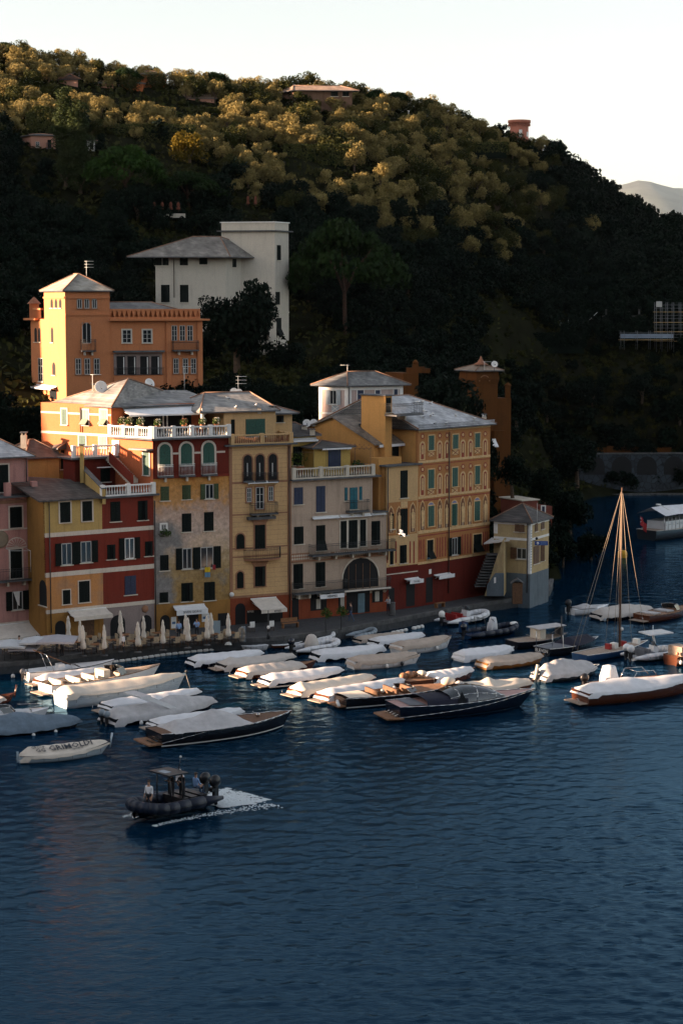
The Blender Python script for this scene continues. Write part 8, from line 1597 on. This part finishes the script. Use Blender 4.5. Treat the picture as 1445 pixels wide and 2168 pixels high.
# glass screen leaning by the menu board, potted terrace plants, laundry
fA_root = [o for o in COL.objects if o.name == 'arcade_house'][0]
p_ = G(452, 1345, Z0); t = thing('glass_screen', 'pale blue glass wind screen standing near the menu board', 'screen', p_); s = MB(); s.box((p_.x-.35, p_.y, p_.z+.1), (p_.x+.6, p_.y+.04, p_.z+1.25), mat('frosted_glass', (.30, .38, .42), .3, var=0)); s.build('panel', t); s = MB(); s.bar((p_.x-.35, p_.y, p_.z), (p_.x-.35, p_.y, p_.z+1.3), .025, M_iron); s.bar((p_.x+.6, p_.y, p_.z), (p_.x+.6, p_.y, p_.z+1.3), .025, M_iron); s.build('frame', t)
def potplant(p, r, lb, fl=None, grp='potted plants on the terraces', pot=True):
    t = thing('potted_plant', lb, 'plant', p, grp); s = MB(); s.lathe(p, [(r*.35, 0), (r*.5, r*.7), (r*.55, r*.72), (r*.02, r*.7)], M_pot, 8); s.build('pot', t)
    me = quads_mesh('leaves', leaf_cloud([(0, 0, r*1.2, r*.7), (r*.3, 0, r*1.5, r*.5), (-r*.3, .1, r*1.4, r*.5)], 130, .09, 5), M_leafp); o = bpy.data.objects.new('leaves', me); COL.objects.link(o); o.parent = t
    if fl: me = quads_mesh('flowers', leaf_cloud([(0, 0, r*1.4, r*.75), (r*.4, 0, r*1.5, r*.4)], 45, .08, 6), fl); o = bpy.data.objects.new('flowers', me); COL.objects.link(o); o.parent = t
    return t
for u, lb in ((.75, 'leafy potted plant at the left end of the sunlit balustrade'), (1.6, 'white flowering pot behind the lit side balustrade'), (2.9, 'white flowering pot at the middle of the lit side balustrade')): potplant(fS.pt(uc+u, zb+.75, -.5), .45, lb, M_flow)
for u, lb, fl in ((.6, 'white flowering pot over the first green arch', M_flow), (3.0, 'small orange flowering pot over the second green arch', M_pot), (4.7, 'bushy flowering pot near the folded terrace parasol', M_flow), (6.0, 'flowering pot at the cream house end of the terrace', M_flow)): potplant(fA.pt(u, zb+.75, -.4), .42, lb, fl)
closed_umb_at(fA.pt(5.0, 0, -1.2)+Vector((0, 0, zb)), 2.4, M_umw, 'folded cream parasol on the upper terrace beside the flowers', 'terrace parasol')
bp_ = fB.pt(fB.uz(640, 1000)[0], zf(fB, 640, 1012)+.2, -.7); potplant(bp_-Vector((0, 0, 0)), 1.05, 'big dark bushy shrub on the beige house terrace'); potplant(fB.pt(fB.uz(762, 1000)[0], zf(fB, 700, 1014)+.2, -.6), .7, 'brownish climbing shrub at the right end of the beige house terrace')
for uu, y, m_, lb in ((437, 1205, mat('yellow_towel', (.65, .45, .02), .9, var=.1), 'yellow towel hanging from the window of the weathered house'), (437, 1216, mat('blue_towel', (.12, .24, .36), .9, var=.1), 'blue cloth hanging under the yellow towel'), (451, 1200, mat('red_towel', (.3, .03, .04), .9, var=.1), 'small dark red cloth beside the yellow towel')):
    p_ = fA.px(uu, y, .25); w_ = .25 if uu < 440 else .12; s = MB(); rows = [[p_+fA.u*x_+fA.n*.04*math.sin(x_*12)+Vector((0, 0, z_)) for x_ in (-w_, -w_/2, 0, w_/2, w_)] for z_ in (.2, 0, -.22)]; s.grid([[q+fA.n*.015 for q in r] for r in rows], m_); s.grid([r for r in rows[::-1]], m_); tag(s.build('hanging_cloth', None), lb, 'laundry', 'washing on the weathered house')
me = quads_mesh('window_plant', leaf_cloud([(0, 0, 0, .35), (.3, 0, -.05, .25), (-.3, 0, -.05, .25)], 160, .09, 9), M_leafp); o = bpy.data.objects.new('window_box_plant', me); COL.objects.link(o); o.location = fA.px(347, 1128, .2); tag(o, 'trailing plant under the small square window of the weathered house', 'plant')
# dishes, antennas
dish(214, 819, 165.5, .55, 'satellite dish on the chimney of the lit slate roof', face=(.3, -1, .3)); antenna(196, 792, 166, 1.5, 'antenna beside the chimney of the lit slate roof', 1)
dish(317, 812, 172, .5, 'satellite dish peeping over the ridge of the big red house', face=(.6, -.8, .4)); antenna(390, 775, 175, 2.2, 'tall bare aerial at the right end of the big slate roof', 1)
dish(495, 829, 171, .35, 'left dish of the pair under the cream roof antenna'); dish(506, 830, 170.6, .3, 'right smaller dish under the cream roof antenna'); antenna(504, 796, 171, 2.3, 'many armed antenna over the pair of dishes on the cream roof', 3)
dish(649, 896, 176, .38, 'left dish of the pair behind the golden gable'); dish(664, 895, 176.5, .36, 'right dish of the pair behind the golden gable'); dish(787, 863, 181, .36, 'single dish on the golden roof under the pale villa', face=(.3, -1, .2))
dish(152, 905+64, 163, .2, 'tiny dish by the red wing terrace') if False else None
antenna(735, 772, 200, 1.5, 'short antenna on the pale pink villa roof', 1, -1); antenna(1025, 765, 216, 1.0, 'short aerial on the castle tower roof', 1)
# ================= gulls =================
M_gw = mat('gull_white', (.78, .78, .76), .8, var=0); M_gg = mat('gull_grey_wing', (.30, .31, .33), .8, var=0); M_gb = mat('gull_beak', (.6, .35, .03), .5, var=0)
def gull_proto():
    t = thing('seagull', 'x', 'seagull', (0, 0, -60), 'gulls resting on the roofs', True); s = MB()
    s.lathe((-.26, 0, .13), [(.02, 0), (.06, .08), (.095, .2), (.09, .32), (.05, .42), (.045, .46)], M_gw, 8, Vector((1, 0, .35)).normalized()); s.ball((.20, 0, .34), .055, M_gw, (1.1, 1, 1), 8, 5); s.build('body', t, off=(0, 0, 0))
    for y in (-.075, .075): s = MB(); s.ball((-.06, y, .2), .1, M_gg, (1.9, .35, .7), 8, 5); s.build('wing', t, off=(0, 0, 0))
    s = MB(); s.bar((.24, 0, .335), (.32, 0, .32), .012, M_gb, 4, .004); s.build('beak', t, off=(0, 0, 0))
    for y in (-.03, .03): s = MB(); s.bar((.0, y, .12), (.0, y, 0), .008, M_gb, 3); s.build('leg', t, off=(0, 0, 0))
    return t
gp = gull_proto(); fg_ = True
GU = [(879, 852, 'gull at the left end of the palazzo ridge'), (886, 851, 'second gull from the left on the palazzo ridge'), (894, 850, 'third gull on the palazzo ridge'), (911, 853, 'gull at the right end of the ridge group'), (896, 868, 'gull high on the palazzo roof slope'), (901, 871, 'gull facing up the palazzo slope'), (911, 879, 'gull in the middle of the palazzo slope'), (917, 877, 'gull beside the middle one on the slope'), (895, 882, 'gull low left on the palazzo slope'), (920, 896, 'gull just above the gutter guard'), (943, 896, 'second gull above the gutter guard'), (964, 879, 'gull alone at the right of the slope'), (1003, 886, 'gull near the sloping hip'), (1023, 876, 'gull perched on the corner chimney of the palazzo'), (499, 862, 'gull standing on the sunlit cream house roof'), (483, 843, 'gull on the ridge left of the cream roof'), (541, 858, 'gull at the right of the sunlit cream roof')]
bpy.context.view_layer.update()
dg = bpy.context.evaluated_depsgraph_get()
for x, y, lb in GU:
    o_ = Vector((0, 0, HC)); d_ = ray(x, y+4).normalized(); ok, loc, nn, ii, ob, mm = SC.ray_cast(dg, o_, d_)
    if not ok or loc.y > 200: 
        ok, loc, nn, ii, ob, mm = SC.ray_cast(dg, o_, ray(x, y+9).normalized())
        if not ok or loc.y > 200: continue
    g_ = gp if fg_ else copy_tree(gp); fg_ = False; g_.location = loc; g_.rotation_euler.z = random.uniform(0, 6.28); g_.scale = (.85,)*3; g_['label'] = lb
p_ = P(850, 1130, 156); t = thing('flying_gull', 'sunlit gull gliding past the golden house with spread wings', 'seagull', p_, None, True, .25); t.rotation_euler = (.35, 0, .3); s = MB(); s.lathe((-.28, 0, 0), [(.02, 0), (.07, .12), (.08, .3), (.04, .5), (.01, .56)], M_gw, 8, Vector((1, 0, 0))); s.build('body', t, off=(0, 0, 0))
for sg in (1, -1): s = MB(); s.prism([(.12, sg*.05, .02), (.18, sg*.35, .12), (.02, sg*.72, .05), (-.10, sg*.38, .1), (-.1, sg*.05, .02)], (0, 0, .02), M_gw); s.build('wing', t, off=(0, 0, 0))
# ================= feature trees =================
def feat(kind, x, ybase, Y, rpx, label, cat='tree', group=None, hscale=1.0, var=None, lm=None, sink=0.0, name=None):
    if Y > 240:
        q = ground_at(x, ybase)
        if q: Y = q; p = P(x, ybase, Y)
        else: p = P(x, ybase, Y); p.z = ter(p.x, Y)
    else: p = P(x, ybase, Y)
    s = rpx/FPX*Y; return plant(kind, p-Vector((0, 0, sink)), s, label, cat, group, name, s*hscale, var, None, lm)
feat(K_cyp, 142, 396, 286, 96, 'tall broad cypress, its left side sunlit, beside the pink hill house', group='pair of cypresses', hscale=.66)
feat(K_cyp, 170, 412, 289, 88, 'darker cypress close behind the sunlit one', group='pair of cypresses', hscale=.68)
big = feat(K_pine, 728, 716, 250, 124, 'huge dark stone pine with a domed crown and leaning red trunk', hscale=1.35, var=1, name='giant_stone_pine')
feat(K_pine, 268, 445, 283, 84, 'green domed stone pine below the clipped hedge', hscale=1.1, var=2, lm=leafmat('sunlit_pine', (.012, .03, .007), (.03, .065, .01), .5))  # brighter needles, sun on this crown put into the leaf colour
feat(K_pine, 400, 450, 285, 70, 'dark stone pine right of the green domed one', hscale=.85, var=3)
feat(K_oak, 402, 352, 290, 52, 'golden yellow tree glowing at the edge of the shadow', hscale=.95, var=2, lm=M_yel, name='yellow_tree')
feat(K_oak, 90, 268, 300, 16, 'small yellowing tree at the left end of the clipped hedge', hscale=1.0, var=1, lm=M_yel, name='yellow_tree')
for x, y, Y, r, lb in ((455, 196, 340, 30, 'umbrella pine on the skyline right of the orange farmhouse'), (795, 228, 346, 25, 'lone umbrella pine on the skyline right of the lodge'), (842, 236, 346, 28, 'flat umbrella pine next to the lone one'), (12, 128, 342, 26, 'umbrella pine at the top left corner of the ridge'), (700, 218, 337, 22, 'umbrella pine in front of the terrace lodge'), (268, 188, 333, 30, 'spreading pine shading the orange farmhouse'), (490, 232, 333, 22, 'small spreading pine above the barn')):
    feat(K_pine, x, y, Y, r, lb, group='skyline pines', hscale=1.0)
feat(K_oak, 505, 762, 226, 96, 'tall dark spreading oak in front of the white villa', hscale=.98, var=3, name='villa_oak', lm=M_dark)
feat(K_oak, 455, 700, 228, 48, 'dark side crown of the oak by the apricot villa', hscale=1.0, var=1, lm=M_dark, name='villa_oak')
feat(K_oak, 565, 690, 229, 40, 'dark right-hand tree against the white tower', hscale=1.2, var=2, lm=M_dark, name='villa_oak')
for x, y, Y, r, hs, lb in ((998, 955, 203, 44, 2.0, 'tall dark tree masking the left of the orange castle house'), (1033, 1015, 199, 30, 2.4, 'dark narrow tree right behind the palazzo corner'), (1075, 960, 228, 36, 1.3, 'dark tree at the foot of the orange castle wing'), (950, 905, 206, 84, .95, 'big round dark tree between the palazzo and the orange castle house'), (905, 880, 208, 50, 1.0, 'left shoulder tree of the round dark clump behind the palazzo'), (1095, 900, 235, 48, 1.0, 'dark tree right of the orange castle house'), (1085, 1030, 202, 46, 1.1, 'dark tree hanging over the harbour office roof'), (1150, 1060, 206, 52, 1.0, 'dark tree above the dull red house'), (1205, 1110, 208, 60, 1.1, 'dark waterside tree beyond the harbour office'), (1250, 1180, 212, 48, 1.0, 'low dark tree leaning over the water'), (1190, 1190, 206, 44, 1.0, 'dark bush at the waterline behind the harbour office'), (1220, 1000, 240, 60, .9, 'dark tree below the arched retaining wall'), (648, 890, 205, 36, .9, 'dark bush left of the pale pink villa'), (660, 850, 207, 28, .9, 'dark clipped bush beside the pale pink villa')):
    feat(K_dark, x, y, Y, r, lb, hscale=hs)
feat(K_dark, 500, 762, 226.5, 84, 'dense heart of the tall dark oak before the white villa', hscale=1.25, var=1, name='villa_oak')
feat(K_dark, 528, 715, 227, 62, 'upper crown of the tall dark oak before the white villa', hscale=1.45, var=2, name='villa_oak')
for x, y, Y, r, lb in ((1084, 340, 339, 26, 'olive tree hiding the foot of the round tower'), (1112, 332, 339, 26, 'darker tree right of the round tower foot'), (660, 214, 333, 18, 'small olive before the left end of the terrace lodge'), (735, 222, 334, 22, 'olive tree before the right end of the terrace lodge')):
    feat(K_olive if x != 1112 else K_oak, x, y, Y, r, lb)
def hedge(label, x0, x1, ybot, ytop, Y, dpt=2.5, lm=None, nq=2600, size=.16, bulge=0.0, name='clipped_hedge', ang=0):
    Y = (ground_at((x0+x1)/2, ybot-4) or Y) if Y > 290 else Y
    a = P(x0, ybot, Y); b = walk(a.to_2d(), ang, x1, a.z); H = P(x0, ytop, Y).z-a.z; L_ = (Vector(b)-a.to_2d()).length; rs = np.random.RandomState(len(label)); n = nq
    f = rs.rand(n); u = rs.rand(n)*L_; v = rs.rand(n)*dpt; z = rs.rand(n)*H; top = f < .3; fr = (f >= .3) & (f < .8); z[top] = H-rs.rand(top.sum())*.2; v[fr] = rs.rand(fr.sum())*.25; en = f >= .8; u[en] = np.where(rs.rand(en.sum()) < .5, rs.rand(en.sum())*.2, L_-rs.rand(en.sum())*.2)
    z *= 1-bulge*(np.abs(u/L_-.5)*2)**2.5; c = np.stack([u, v, z], 1)+rs.normal(size=(n, 3))*.06
    nr = rs.normal(size=(n, 3))*.5; nr[top, 2] += 1; nr[fr, 1] -= 1; nr /= np.linalg.norm(nr, axis=1)[:, None]; t_ = np.cross(nr, rs.normal(size=(n, 3))); t_ /= np.linalg.norm(t_, axis=1)[:, None]; b_ = np.cross(nr, t_); s = size*(.6+.8*rs.rand(n))[:, None]
    q = np.stack([c-t_*s, c-b_*s*.7, c+t_*s, c+b_*s*.7], 1).reshape(-1, 3); ca, sa = math.cos(D2R(ang)), math.sin(D2R(ang)); X = q[:, 0]*ca-q[:, 1]*sa; q[:, 1] = q[:, 0]*sa+q[:, 1]*ca; q[:, 0] = X
    t = thing(name, label, 'hedge', a, 'hedges'); me = quads_mesh('foliage', q, lm or M_hedge); o = bpy.data.objects.new('foliage', me); COL.objects.link(o); o.parent = t
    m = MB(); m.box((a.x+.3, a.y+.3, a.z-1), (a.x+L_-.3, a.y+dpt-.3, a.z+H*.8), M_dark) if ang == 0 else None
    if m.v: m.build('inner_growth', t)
    return t
hedge('long level clipped hedge in golden light below the upper terraces', 228, 412, 304, 262, 305, 2.5, bulge=.05)
hedge('rounded clipped hedge block lit from the left above the pink house', 55, 118, 282, 224, 308, 3, bulge=.35)
hedge('ivy covered terrace bank in the middle of the sunlit slope', 600, 742, 350, 305, 318, 2.5, nq=3200)
hedge('thin dark hedge line under the pale barn', 360, 470, 238, 228, 332, 2)
hedge('dark hedge line across the ridge left of the barn', 300, 415, 202, 190, 338, 2)
hedge('dark hedge terrace running towards the round tower', 810, 1075, 322, 300, 342, 2, nq=2600)
hedge('tall dark hedge behind the low yellow house at the left edge', -30, 108, 945, 866, 176, 3, lm=M_dark, nq=3600)
hedge('dark hedge screen behind the cream house roofs', 420, 640, 900, 820, 190, 3, lm=M_dark, nq=4200)
hedge('overgrown bank above the rubble terrace', 1040, 1240, 735, 705, 300, 2, lm=M_dark, nq=2600)
# ================= hillside woodland =================
PROT = [(300, 150, 352, 190, 336), (272, 174, 300, 195, 333), (128, 165, 165, 178, 330), (205, 174, 245, 187, 329), (402, 202, 456, 216, 332), (625, 182, 748, 200, 335), (1072, 255, 1122, 297, 343), (66, 280, 118, 312, 300), (189, 296, 201, 318, 302), (228, 262, 412, 300, 303), (55, 224, 118, 272, 306), (610, 306, 740, 345, 316), (280, 470, 615, 752, 232), (40, 555, 440, 850, 190), (118, 188, 188, 395, 284), (318, 430, 395, 452, 270), (518, 420, 550, 438, 273), (1038, 640, 1445, 745, 296), (675, 795, 855, 880, 192), (1000, 765, 1085, 1000, 212), (850, 765, 905, 812, 211), (1060, 925, 1445, 1045, 284), (345, 268, 450, 340, 287), (215, 305, 330, 350, 280), (620, 430, 850, 500, 246), (1100, 1050, 1170, 1115, 200), (660, 560, 735, 715, 246), (1075, 315, 1095, 335, 338)]
PROT = [(a, b, c, d, (ground_at((a+c)/2, d) or Y+1)-1 if Y > 270 else Y) for a, b, c, d, Y in PROT]
BLD = [((-30, 208), 14), ((-14, 246), 13), ((5, 200), 8), ((12, 217), 6), ((16, 219), 6), ((0, 178), 14), ((-20, 168), 12)]
def shaded(px, y):   # hill's shadow line; trees below it get darker leaves that deepen the shade
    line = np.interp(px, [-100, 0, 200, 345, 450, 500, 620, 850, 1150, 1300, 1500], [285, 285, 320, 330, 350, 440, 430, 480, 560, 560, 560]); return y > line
def zone(px, py):
    if py < 330: return 'around the orange farmhouse on the crest' if px < 400 else ('by the pale barn and lodge on the ridge' if px < 760 else ('along the ridge left of the round tower' if px < 1070 else 'on the ridge right of the round tower'))
    if py < 480: return 'behind the tall cypress and pink hill house' if px < 250 else ('around the yellow tree' if px < 520 else ('on the slope above the giant pine' if px < 860 else ('on the slope under the round tower' if px < 1150 else 'on the far right shoulder')))
    if py < 660: return 'behind the apricot villa' if px < 300 else ('behind the white villa' if px < 620 else ('right of the giant pine' if px < 1000 else 'above the scaffold terraces'))
    return 'beside the apricot villa' if px < 430 else ('between the white villa and the pale pink villa' if px < 850 else ('around the orange castle house' if px < 1090 else 'between the scaffold and the arched shore wall'))
rs = random.Random(11); ol, dk, mid = [], [], []
step = 3.3; Y = 170.0
while Y < 366:
    hw = Y*0.185+12; X = -hw
    while X < hw+6:
        x_, y_ = X+rs.uniform(-1.3, 1.3), Y+rs.uniform(-1.3, 1.3); X += step
        z_ = ter(x_, y_); px, py = proj((x_, y_, z_))
        if px < -60 or px > 1500 or z_ < 1.0: continue
        if any((x_-b[0])**2+(y_-b[1])**2 < r_*r_ for b, r_ in BLD): continue
        if y_ < 186 and px < 1010: continue
        if y_ < 235 and 380 < px < 640 and y_ < 222 and py > 720 and rs.random() < .3: continue
        s_ = rs.uniform(1.75, 2.9); 
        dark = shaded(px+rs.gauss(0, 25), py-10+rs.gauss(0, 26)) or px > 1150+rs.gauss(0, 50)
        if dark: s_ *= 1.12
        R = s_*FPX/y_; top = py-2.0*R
        if any(px+R*.75 > a and px-R*.75 < c and top < d and py > b and y_ < Yp for a, b, c, d, Yp in PROT):
            if y_ > 295 and rs.random() < .5: s_ *= .45; R = s_*FPX/y_; top = py-1.9*R
            if any(px+R*.75 > a and px-R*.75 < c and top < d and py > b and y_ < Yp for a, b, c, d, Yp in PROT): continue
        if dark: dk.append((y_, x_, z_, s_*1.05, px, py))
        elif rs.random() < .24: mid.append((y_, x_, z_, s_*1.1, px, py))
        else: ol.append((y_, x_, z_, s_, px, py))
    Y += step*.93
for k in range(5200):   # steep ground right of the orange castle house
    y_ = rs.uniform(215, 330); x_ = y_*rs.uniform(.02, .19); z_ = ter(x_, y_); px, py = proj((x_, y_, z_))
    if z_ < 1.2 or px < 860 or px > 1480 or py < 520: continue
    s_ = rs.uniform(1.2, 1.9); R = s_*FPX/y_; top = py-1.8*R
    if any(px+R*.6 > a and px-R*.6 < c and top < d and py > b and y_ < Yp for a, b, c, d, Yp in PROT): continue
    if any((x_-q[1])**2+(y_-q[0])**2+(z_-q[2])**2 < 7.5 for q in dk): continue
    dk.append((y_, x_, z_, s_, px, py))
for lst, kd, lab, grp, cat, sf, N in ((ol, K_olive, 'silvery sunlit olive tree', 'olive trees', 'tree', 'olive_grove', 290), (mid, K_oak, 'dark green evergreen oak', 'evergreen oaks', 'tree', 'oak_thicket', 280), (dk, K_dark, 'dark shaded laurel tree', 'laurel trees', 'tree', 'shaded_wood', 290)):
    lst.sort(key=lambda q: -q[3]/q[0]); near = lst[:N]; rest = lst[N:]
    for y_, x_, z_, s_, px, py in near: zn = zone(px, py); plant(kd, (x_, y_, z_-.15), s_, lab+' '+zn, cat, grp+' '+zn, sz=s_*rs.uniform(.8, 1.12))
    if rest:
        V = []
        for y_, x_, z_, s_, px, py in rest:
            v = kd.low[rs.randrange(len(kd.low))]; a_ = rs.uniform(0, 6.28); c_, q_ = math.cos(a_), math.sin(a_); hz = rs.uniform(.8, 1.12)
            V.append(np.stack([x_+s_*(v[:, 0]*c_-v[:, 1]*q_), y_+s_*(v[:, 0]*q_+v[:, 1]*c_), z_-.15+s_*hz*v[:, 2]], 1))
        me = quads_mesh(sf, np.concatenate(V), kd.lm); o = bpy.data.objects.new(sf, me); COL.objects.link(o); o['kind'] = 'stuff'
    print(sf, len(lst))
V = []; lowq = [leaf_cloud(lumps_round(k+70, 1.0, .8, 7, .15), 110, .17, k) for k in range(5)]
for k in range(16000):
    y_ = rs.uniform(172, 362); x_ = rs.uniform(-1, 1)*(y_*.185+8); z_ = ter(x_, y_); px, py = proj((x_, y_, z_))
    if z_ < 1 or (y_ < 192 and px < 1010) or len(V) > 3600: continue
    gx = ter(x_, y_+1)-z_
    if rs.random() > .25+gx*.5: continue
    s_ = rs.uniform(.55, 1.1); R = s_*FPX/y_; top = py-1.3*R
    if any(px+R*.7 > a and px-R*.7 < c and top < d and py > b and y_ < Yp for a, b, c, d, Yp in PROT) or any((x_-b[0])**2+(y_-b[1])**2 < r_*r_ for b, r_ in BLD): continue
    v = lowq[k % 5]; a_ = rs.uniform(0, 6.28); c_, q_ = math.cos(a_), math.sin(a_); V.append(np.stack([x_+s_*(v[:, 0]*c_-v[:, 1]*q_), y_+s_*(v[:, 0]*q_+v[:, 1]*c_), z_-.1+s_*v[:, 2]], 1))
for k in range(9000):   # tangle on the steep bank below the scaffold terraces
    y_ = rs.uniform(225, 325); x_ = y_*rs.uniform(.05, .175); z_ = ter(x_, y_); px, py = proj((x_, y_, z_))
    if z_ < 1 or not (540 < py < 930) or len(V) > 5200: continue
    s_ = rs.uniform(.5, 1.0); R = s_*FPX/y_; top = py-1.2*R
    if any(px+R*.5 > a and px-R*.5 < c and top < d-12 and py > b and y_ < Yp for a, b, c, d, Yp in PROT): continue
    v = lowq[k % 5]; a_ = rs.uniform(0, 6.28); c_, q_ = math.cos(a_), math.sin(a_); V.append(np.stack([x_+s_*(v[:, 0]*c_-v[:, 1]*q_), y_+s_*(v[:, 0]*q_+v[:, 1]*c_), z_-.1+s_*v[:, 2]], 1))
me = quads_mesh('hillside_scrub', np.concatenate(V), M_oak); o = bpy.data.objects.new('hillside_scrub', me); COL.objects.link(o); o['kind'] = 'stuff'
# undergrowth covering the soil between trunks
V = []; 
for k in range(26000):
    y_ = rs.uniform(172, 362); x_ = rs.uniform(-1, 1)*(y_*.185+10); z_ = ter(x_, y_); V.append((x_, y_, z_))
c = np.array(V); c = c[c[:, 2] > .6]; R_ = np.random.RandomState(3); n = len(c); c[:, 2] += R_.rand(n)*.5; nr = R_.normal(size=(n, 3)); nr /= np.linalg.norm(nr, axis=1)[:, None]; t_ = np.cross(nr, R_.normal(size=(n, 3))); t_ /= np.linalg.norm(t_, axis=1)[:, None]; b_ = np.cross(nr, t_); s_ = (.25+.35*R_.rand(n))[:, None]
me = quads_mesh('undergrowth', np.stack([c-t_*s_, c-b_*s_*.7, c+t_*s_, c+b_*s_*.7], 1).reshape(-1, 3), M_oak); o = bpy.data.objects.new('undergrowth', me); COL.objects.link(o); o['kind'] = 'stuff'

# ================= air =================
HZ = bpy.data.materials.new('hazy_air'); HZ.use_nodes = True; n = HZ.node_tree; n.nodes.clear()
pv = n.nodes.new('ShaderNodeVolumePrincipled'); pv.inputs['Color'].default_value = (.6, .8, 1, 1); pv.inputs['Density'].default_value = 0.000006; pv.inputs['Anisotropy'].default_value = 0.0
ho = n.nodes.new('ShaderNodeOutputMaterial'); n.links.new(pv.outputs[0], ho.inputs['Volume'])
mb = MB(); mb.box((-35000, -700, -5), (35000, 35000, 2400), HZ); mb.build('haze', kind='stuff')
